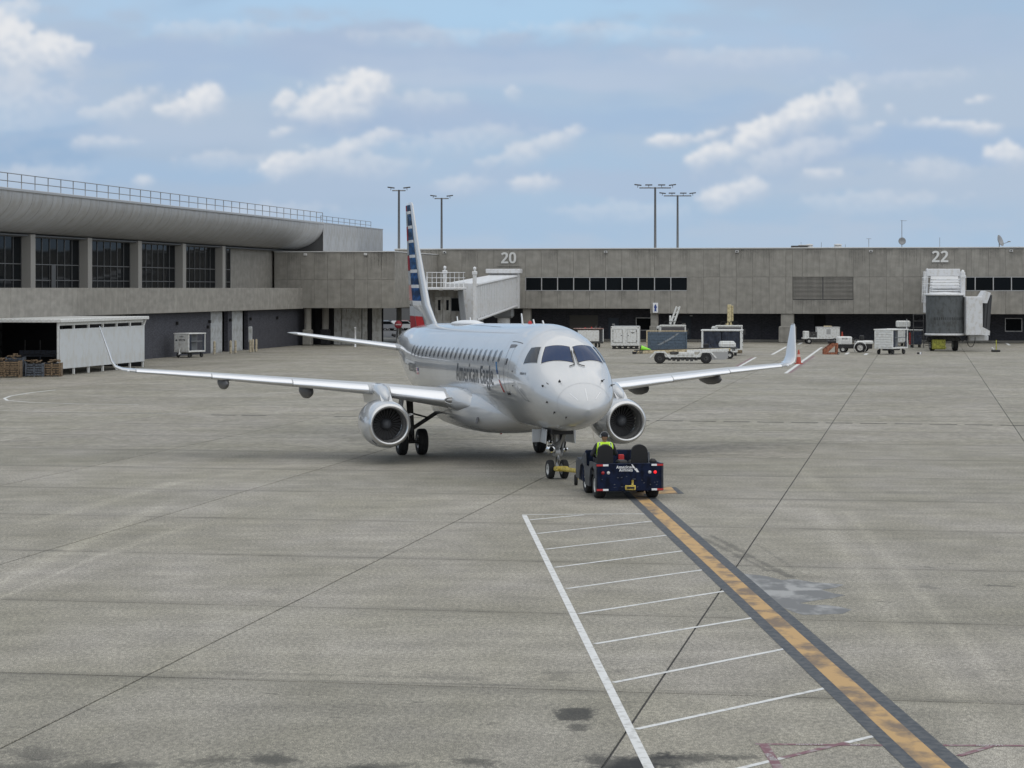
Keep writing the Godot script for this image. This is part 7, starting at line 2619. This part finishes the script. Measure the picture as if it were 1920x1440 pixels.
	for sz in [0.0, -0.9]:
		var st := S()
		# side frame as bars round a triangular opening
		for q in [[Vector2(-0.66, 0.0), Vector2(0.66, 0.0), Vector2(0.66, 0.17), Vector2(-0.3, 0.17), Vector2(-0.66, 0.17)], [Vector2(0.50, 0.17), Vector2(0.66, 0.17), Vector2(0.66, 1.05), Vector2(0.50, 1.05)], [Vector2(-0.66, 0.17), Vector2(-0.3, 0.17), Vector2(0.50, 0.93), Vector2(0.50, 1.05), Vector2(0.1, 1.05), Vector2(-0.66, 0.45)]]:
			slab(st, PackedVector2Array(q), sz - 0.03, sz + 0.03)
		part("side_frame", C(st), M.rust, w)
	for k in 4:
		part("tread", box_mesh(Vector3(0.3, 0.05, 0.86)), M.rust, w, Vector3(-0.45 + k * 0.24, 0.5 + k * 0.17, -0.45))
	part("pad", box_mesh(Vector3(0.75, 0.28, 0.9), 0.08), M.black, w, Vector3(0.12, 1.15, -0.45))
	wheel(w, Vector3(0.68, 0.1, 0.05), 0.10, 0.06, M.rim_white, 0.4, PI / 2)
	# slatted baggage cart, seen on its corner
	p = G(1671, 664)
	var c := thing("baggage_cart", "white slatted baggage cart with an open dark side", "baggage cart", p, 0.92, "baggage carts")
	c.scale = Vector3(1.2, 1.08, 1.2)
	baggage_cart(c, true)
	# dark cart behind and its white rack
	p = G(1715, 652)
	var dc := thing("hose_cart", "dark cart with ladder rungs beside the drum-shaped bridge cab", "cart", p, 0.0)
	part("box", box_mesh(Vector3(1.0, 1.45, 1.1), 0.05), M.tarp, dc, Vector3(0.25, 1.05, -0.6))
	part("red_post", box_mesh(Vector3(0.16, 1.3, 0.16), 0.02), M.red, dc, Vector3(-0.42, 0.95, -0.4))
	part("top_rail", box_mesh(Vector3(1.7, 0.07, 1.1), 0.02), M.white, dc, Vector3(0.1, 1.82, -0.6))
	for k in 6:
		part("rung", box_mesh(Vector3(0.22, 0.05, 0.05)), M.dark_steel, dc, Vector3(-0.45, 0.45 + k * 0.22, -0.28))
	for q in [[-0.2, -0.2], [0.6, -0.2], [-0.2, -1.0], [0.6, -1.0]]:
		wheel(dc, Vector3(q[0], 0.16, q[1]), 0.16, 0.1, M.dark_steel)
	p = G(1700, 650)
	var wt := thing("service_truck", "small white cab top showing above the slatted baggage cart", "truck", p, 0.0)
	part("body", box_mesh(Vector3(1.9, 1.5, 2.6), 0.1), M.white, wt, Vector3(-0.6, 1.1, -2.5))
	part("cab", box_mesh(Vector3(1.35, 0.7, 1.4), 0.12), M.white, wt, Vector3(0, 2.35, -2.2))
	part("support", box_mesh(Vector3(1.2, 0.4, 1.2)), M.dark_steel, wt, Vector3(0, 1.9, -2.2))
	part("aerial_pole", tube_mesh(Vector3(0.25, 1.8, -1.4), Vector3(0.25, 2.9, -1.4), 0.04, 0.04, 6), M.white_clean, wt)
	for q in [[-1.2, -1.4], [0.1, -1.4], [-1.2, -3.5], [0.1, -3.5]]:
		wheel(wt, Vector3(q[0], 0.32, q[1]), 0.32, 0.2, M.rim_white)
	# small post with a black foot, small block
	p = G(1867, 660)
	var ps := thing("marker_post", "thin yellow-green post on a black foot at the far right", "post", p, 0.1)
	part("foot", box_mesh(Vector3(0.78, 0.2, 0.5), 0.04), M.black, ps, Vector3(0, 0.1, 0))
	part("post", box_mesh(Vector3(0.08, 0.95, 0.08), 0.01), M.yellow_green, ps, Vector3(0.05, 0.67, 0))
	part("chock", box_mesh(Vector3(0.32, 0.16, 0.2), 0.03), M.coping, ps, Vector3(-0.3, 0.32, 0.05), Vector3(0, 0, -0.7))
	p = G(1724, 664)
	var bk := thing("wheel_chock", "small black and white chock lying left of the bridge bogie", "wheel chock", p, 0.1)
	part("block", box_mesh(Vector3(0.42, 0.18, 0.3), 0.03), M.dark_steel, bk, Vector3(0, 0.09, 0))
	part("white_face", box_mesh(Vector3(0.16, 0.19, 0.02)), M.sign_white, bk, Vector3(0.06, 0.095, 0.155))

# a covered baggage cart about its centre, open side at +x... long axis along x
func baggage_cart(c: Node3D, slatted: bool):
	var L := 2.5
	var W := 1.6
	var h0 := 0.55
	var h1 := 2.12
	part("bed", box_mesh(Vector3(L, 0.14, W), 0.02), M.white, c, Vector3(0, h0, 0))
	part("roof", box_mesh(Vector3(L + 0.1, 0.1, W + 0.1), 0.03), M.white, c, Vector3(0, h1, 0))
	for sx in [-1.0, 1.0]:
		for sz in [-1.0, 1.0]:
			part("post", box_mesh(Vector3(0.09, h1 - h0, 0.09), 0.01), M.white, c, Vector3(sx * (L * 0.5 - 0.05), (h0 + h1) * 0.5, sz * (W * 0.5 - 0.05)))
	if slatted:
		for k in 7:
			part("slat", box_mesh(Vector3(0.04, 0.20, W - 0.1), 0.015), M.white, c, Vector3(-L * 0.5 + 0.0, h0 + 0.18 + k * 0.215, 0))
	else:
		part("end_panel", box_mesh(Vector3(0.05, h1 - h0 - 0.1, W - 0.1), 0.01), M.white, c, Vector3(-L * 0.5, (h0 + h1) * 0.5, 0))
	part("inner_panel", box_mesh(Vector3(L - 0.2, h1 - h0, 0.05)), M.bridge_grey, c, Vector3(0, (h0 + h1) * 0.5, -0.05))
	part("shelf", box_mesh(Vector3(L - 0.2, 0.05, 0.7)), M.bridge_grey, c, Vector3(0, (h0 + h1) * 0.5 + 0.1, 0.35))
	for sx in [-1.0, 1.0]:
		part("curtain", drape(0.3, h1 - h0 - 0.1, 20 + int(sx)), M.tarp, c, Vector3(sx * (L * 0.5 - 0.25), (h0 + h1) * 0.5, W * 0.5 - 0.06))
	part("frame", box_mesh(Vector3(L - 0.5, 0.14, 0.5), 0.02), M.dark_steel, c, Vector3(0, 0.40, 0))
	for q in [[-0.9, 0.6], [0.9, 0.6], [-0.9, -0.6], [0.9, -0.6]]:
		wheel(c, Vector3(q[0], 0.2, q[1]), 0.20, 0.13, M.dark_steel, 0.5, PI / 2)
		part("fork", box_mesh(Vector3(0.12, 0.3, 0.08)), M.dark_steel, c, Vector3(q[0], 0.38, q[1] * 0.86))

# ---------- left: shed, crates, cart, doors' bollards ----------
func build_shed_side():
	var s := thing("cargo_shed", "open white flat-roofed shed with a blank white side panel", "shed", Vector3.ZERO, -AL)
	var us := -59.4
	var v0 := 151.0
	var v1 := 168.5
	var ul := -78.0
	var h := 3.72
	var roof := S()
	bbox(roof, Vector3((us + 0.4 - 71.2) * 0.5, h + 0.12, -(v0 + v1) * 0.5), Vector3(us + 0.4 + 71.2, 0.24, v1 - v0 + 0.8), 0.03)
	part("roof", C(roof), M.white, s)
	var nposts := 6
	for k in nposts + 1:
		var v := lerpf(v0, v1, float(k) / nposts)
		part("post", box_mesh(Vector3(0.16, h, 0.16), 0.02), M.white, s, Vector3(us, h * 0.5, -v))
	part("top_beam", box_mesh(Vector3(0.14, 0.2, v1 - v0), 0.02), M.white, s, Vector3(us, h - 0.12, -(v0 + v1) * 0.5))
	var pn := worn(lin(0.56, 0.585, 0.60), 0.55, 501, 0.97, 3.0)
	for k in 4:
		var a := lerpf(v0 - 0.05, v1 + 0.05, k / 4.0)
		var b := lerpf(v0 - 0.05, v1 + 0.05, (k + 1) / 4.0)
		part("side_panel", box_mesh(Vector3(0.05, 2.78, b - a - 0.012), 0.006), pn, s, Vector3(us + 0.12, 1.86, -(a + b) * 0.5))
	for u in [-66.0, -71.0]:
		part("post", box_mesh(Vector3(0.14, h, 0.14), 0.02), M.dark_steel, s, Vector3(u, h * 0.5, -v1))
	part("back_wall", box_mesh(Vector3(14.0, h, 0.1)), M.dark_wall, s, Vector3(-67.0, h * 0.5, -v1 - 2.0))
	part("gutter_elbow", tube_mesh(Vector3(us + 0.25, h, -v1), Vector3(us + 0.1, h - 0.45, -v1), 0.07), M.white, s)
	# crates and pallet stacks under the roof
	var specs := [
		["wooden_crate", "broken brown wooden crate with loose slats at the left edge", 8.0, 708.0, 2.1, 1.15, M.wood, true],
		["pallet_stack", "tall blue-grey slatted container with boards on top", 27.0, 706.0, 1.25, 1.35, M.wood_grey, false],
		["pallet_stack", "low blue-grey slatted container filled with scraps", 64.0, 706.5, 1.25, 0.95, M.wood_grey, true],
		["wooden_crate", "light brown wooden crate next to the white shed post", 97.0, 706.0, 1.2, 0.95, M.wood, true]]
	for q in specs:
		var p := G(q[2], q[3])
		var c := thing(q[0], q[1], "crate", p, 0.05, "crates under the shed roof")
		var w: float = q[4]
		var hh: float = q[5]
		part("core", box_mesh(Vector3(w - 0.14, hh - 0.1, 0.9)), M.black, c, Vector3(0, hh * 0.5 + 0.03, -0.5))
		var rows := int(hh / 0.16)
		for k in rows:
			part("slat", box_mesh(Vector3(w, 0.11, 0.035), 0.006), q[6], c, Vector3(rng.randf_range(-0.02, 0.02), 0.14 + k * (hh - 0.12) / rows, 0.0), Vector3(0, 0, rng.randf_range(-0.015, 0.015)))
		for sx in [-1.0, 0.0, 1.0]:
			part("batten", box_mesh(Vector3(0.11, hh, 0.05), 0.008), q[6], c, Vector3(sx * (w * 0.5 - 0.06), hh * 0.5, 0.035))
		for sx in [-1.0, 1.0]:
			part("side_board", box_mesh(Vector3(0.05, hh, 1.0), 0.01), q[6], c, Vector3(sx * w * 0.5, hh * 0.5, -0.5))
		if q[7]:
			for k in 9:
				part("scrap", box_mesh(Vector3(rng.randf_range(0.2, 0.55), 0.07, 0.1), 0.008), M.wood, c, Vector3(rng.randf_range(-w * 0.42, w * 0.42), hh + 0.05 + rng.randf_range(0, 0.14), -0.3 + rng.randf_range(-0.3, 0.2)), Vector3(rng.randf_range(-0.4, 0.4), rng.randf_range(-1, 1), rng.randf_range(-0.4, 0.4)))
		else:
			part("top_board", box_mesh(Vector3(0.85, 0.08, 0.8), 0.01), M.wood, c, Vector3(-0.1, hh + 0.06, -0.4))
			part("block", box_mesh(Vector3(0.32, 0.14, 0.3), 0.01), M.wood, c, Vector3(0.0, hh + 0.17, -0.4))
	# bags hidden deep in the shade: long dark cart
	var hc := thing("long_cart", "long dark cart deep in the shade of the shed", "cart", G(85, 699), 0.05)
	part("bed", box_mesh(Vector3(4.2, 0.16, 1.2)), M.tarp, hc, Vector3(0, 1.2, -2.0))
	part("side_rail", box_mesh(Vector3(4.2, 0.3, 0.06)), M.tarp, hc, Vector3(0, 1.45, -1.4))
	for sx in [-1.7, -0.6, 0.6, 1.7]:
		part("leg", box_mesh(Vector3(0.1, 1.2, 0.1)), M.tarp, hc, Vector3(sx, 0.6, -1.5))
		part("upright", box_mesh(Vector3(0.06, 1.1, 0.06)), M.dark_steel, hc, Vector3(sx, 1.8, -1.5))
	# branded baggage cart against the brick wall
	var dp := G(356, 670)
	var dc := thing("baggage_cart", "white baggage cart with open dark side by the brick wall", "baggage cart", dp, 1.08, "baggage carts")
	baggage_cart(dc, false)
	var face := Vector3(-1.29, 0, 0)
	part("lettering", text_mesh("DELTA", 0.17, 0.008, true), M.ink, dc, Vector3(-1.282, 1.55, 0.08), Vector3(0, -PI / 2, 0))
	var tr := S()
	slab(tr, PackedVector2Array([Vector2(-0.13, 0), Vector2(0.13, 0), Vector2(0, 0.17)]), 0.0, 0.008)
	part("triangle_emblem", C(tr), M.ink, dc, Vector3(-1.282, 1.47, -0.52), Vector3(0, -PI / 2, 0))
	part("number", text_mesh("61802", 0.12, 0.008), M.ink, dc, Vector3(-1.282, 1.86, 0.05), Vector3(0, -PI / 2, 0))
	var db := S(true)
	tube(db, Vector3(-1.35, 0.42, 0), Vector3(-1.75, 0.3, 0.05), 0.05)
	tube(db, Vector3(-1.6, 0.32, 0), Vector3(-1.55, 1.25, 0.1), 0.045)
	part("drawbar", C(db), M.white, dc)
	# stop sign and bollards
	var ub := -66.0
	var v_s := v_at(262, ub)
	var sd := v_s * CA - ub * SA
	var sg := thing("stop_sign", "small round red and white sign on the brick wall", "sign", Vector3((262.0 - 960.0) * sd / F + 0.1, yh(637, sd), -sd + 0.2), PI / 2 - AL - 0.9)
	part("disc", lathe_mesh([Vector2(0.001, 0.02), Vector2(0.36, 0.02), Vector2(0.36, 0.0)], Transform3D(), 24), M.sign_white, sg)
	part("red_ring", lathe_mesh([Vector2(0.28, 0.026), Vector2(0.355, 0.026)], Transform3D(), 24), mat(lin(0.28, 0.05, 0.06), 0.6), sg)
	part("dark_field", lathe_mesh([Vector2(0.001, 0.024), Vector2(0.285, 0.024)], Transform3D(), 24), mat(lin(0.05, 0.02, 0.025), 0.6), sg)
	part("plate", box_mesh(Vector3(0.36, 0.22, 0.02)), mat(lin(0.5, 0.42, 0.42), 0.6), sg, Vector3(0, 0, 0.03))
	part("lettering", text_mesh("STOP", 0.1, 0.004, true), M.red, sg, Vector3(0, 0, 0.041))
	var bols := [[264.0, 677.0, 1.25, "tan bollard below the round sign on the brick wall"], [402.0, 664.5, 1.2, "tan bollard in front of the left white door"], [432.5, 663.5, 1.25, "taller tan bollard between the two white doors"], [441.5, 662.8, 1.25, "tan bollard at the left edge of the right white door"],
		[469.5, 661.0, 1.2, "leftmost of the three tan bollards right of the doors"], [474.0, 660.5, 1.2, "middle one of the three tan bollards right of the doors"], [480.5, 660.0, 1.2, "rightmost of the three tan bollards right of the doors"], [244.0, 679.0, 1.3, "pale bollard just behind the shed's right end"]]
	var bm := lathe_mesh([Vector2(0.11, 0.0), Vector2(0.11, 1.12), Vector2(0.09, 1.2), Vector2(0.04, 1.25), Vector2(0.001, 1.26)], Transform3D(Basis(Vector3.RIGHT, -PI / 2), Vector3.ZERO), 14)
	for q in bols:
		var b := thing("bollard", q[3], "bollard", G(q[0], q[1]), 0.0, "tan bollards")
		part("pipe", bm, M.bollard if q[0] != 244.0 else M.coping, b)
		part("collar", lathe_mesh([Vector2(0.14, 0), Vector2(0.14, 0.04), Vector2(0.11, 0.05)], Transform3D(Basis(Vector3.RIGHT, -PI / 2), Vector3.ZERO), 14), M.concrete, b)
	var pn2 := thing("wall_cabinet", "pale upright cabinet on the brick wall above the three bollards", "cabinet", G(471, 660.5) + Vector3(-0.15, 1.2, -0.6), PI / 2 - AL)
	part("box", box_mesh(Vector3(0.35, 1.5, 0.3), 0.03), M.door_white, pn2, Vector3(0, 0.5, 0))
	part("cover", box_mesh(Vector3(0.3, 0.7, 0.03), 0.01), M.frame, pn2, Vector3(0, 0.7, 0.16))

# ---------- things glimpsed beyond ----------
func build_surroundings():
	# no-entry sign on a post under the link, seen left of the fin
	var p := G(747, 648)
	var s := thing("no_entry_sign", "round red sign with white bar left of the fin's foot", "sign", p)
	part("post", tube_mesh(Vector3.ZERO, Vector3(0, 2.6, -0.03), 0.05), M.mast, s)
	part("disc", lathe_mesh([Vector2(0.001, 0.02), Vector2(0.42, 0.02), Vector2(0.42, -0.01)], Transform3D(Basis(), Vector3(0, 2.25, 0.05)), 24), worn(lin(0.36, 0.03, 0.05), 0.6, 601, 0.6, 0.8), s)
	part("bar", box_mesh(Vector3(0.6, 0.13, 0.02)), mat(lin(0.5, 0.4, 0.4), 0.6), s, Vector3(0, 2.25, 0.085))
	# pipe bollard in front of the light wall
	var pb := thing("pipe_post", "tall white pipe in front of the pale wall under the block", "post", G(666, 650.5))
	part("pipe", tube_mesh(Vector3.ZERO, Vector3(0, 2.0, 0), 0.1, 0.1, 10), M.sign_white, pb)
	part("cap", tube_mesh(Vector3(0, 2.0, 0), Vector3(0, 2.06, 0), 0.12, 0.08, 10), M.sign_white, pb)
	# parked cars far behind, seen through the gap under the concourse
	var tints := [lin(0.30, 0.31, 0.33), lin(0.08, 0.09, 0.11), lin(0.5, 0.5, 0.5), lin(0.2, 0.05, 0.05)]
	var where := [[722.0, 330.0, "silver parked car seen through the gap under the concourse, leftmost"], [737.0, 336.0, "dark parked car second from left in the gap under the concourse"], [753.0, 332.0, "pale parked car in the gap, close left of the fin"], [766.0, 338.0, "dark red parked car half behind the fin's foot"]]
	for k in 4:
		var q: Array = where[k]
		var pos := at(q[0], 600, q[1])
		pos.y = 0.0
		var c := thing("parked_car", q[2], "car", pos, 0.3 + k * 0.2, "cars parked far behind")
		var prof := PackedVector2Array([Vector2(-2.1, 0.35), Vector2(2.1, 0.35), Vector2(2.15, 0.75), Vector2(1.2, 0.9), Vector2(0.6, 1.4), Vector2(-1.1, 1.42), Vector2(-1.8, 0.95), Vector2(-2.15, 0.85)])
		part("body", slab_mesh(prof, -0.85, 0.85), mat(tints[k], 0.3, 0.3), c)
		part("window", slab_mesh(PackedVector2Array([Vector2(-1.5, 0.95), Vector2(0.95, 0.95), Vector2(0.5, 1.34), Vector2(-1.05, 1.36)]), -0.87, 0.87), M.glass, c)
		for x in [-1.3, 1.3]:
			for z in [-0.75, 0.75]:
				wheel(c, Vector3(x, 0.32, z), 0.32, 0.2, M.steel, 0.6, PI / 2)
	# dark car park surface and a low wall closing the view
	var ap := S()
	quad(ap, Vector3(-60, -0.01, -420), Vector3(20, -0.01, -420), Vector3(20, -0.01, -285), Vector3(-60, -0.01, -285))
	var am := mat(lin(0.07, 0.07, 0.072), 0.9)
	structure("car_park", C(ap), am)
	var lw := thing("retaining_wall", "low dark wall behind the parked cars under the concourse", "wall", Vector3(-20, 0, -400))
	part("wall", box_mesh(Vector3(60, 5.0, 0.5)), mat(lin(0.12, 0.12, 0.118), 0.9), lw, Vector3(0, 2.5, 0))
	part("coping", box_mesh(Vector3(60, 0.2, 0.7)), M.concrete, lw, Vector3(0, 5.1, 0))
	# tree belt far off to the right, mirrored in the hall's windows
	var r := RandomNumberGenerator.new()
	r.seed = 21
	var base := SphereMesh.new()
	base.radius = 1.0
	base.height = 2.0
	base.radial_segments = 7
	base.rings = 4
	var mm := MultiMesh.new()
	mm.transform_format = MultiMesh.TRANSFORM_3D
	mm.mesh = base
	var xs := []
	for k in 900:
		var v := r.randf_range(-150.0, 520.0)
		var u := 250.0 + r.randf_range(0.0, 30.0)
		var hgt := r.randf_range(2.0, 12.5) + 2.0 * sin(v * 0.05) + 1.2 * sin(v * 0.19)
		var sc := r.randf_range(1.2, 3.0)
		xs.append(Transform3D(Basis.from_euler(Vector3(r.randf() * 3, r.randf() * 3, 0)).scaled(Vector3(sc, sc * 0.8, sc)), Vector3(u * CA + v * SA, max(hgt, 1.0), -(v * CA - u * SA))))
	mm.instance_count = xs.size()
	for k in xs.size():
		mm.set_instance_transform(k, xs[k])
	var wd := MultiMeshInstance3D.new()
	wd.name = "distant_wood"
	wd.multimesh = mm
	wd.material_override = worn(lin(0.03, 0.045, 0.02), 0.9, 602, 0.5, 3.0)
	add_child(wd)
	wd.set_meta("kind", "stuff")
	tag(wd, "far-off belt of dark green trees beyond the apron's right side", "wood")
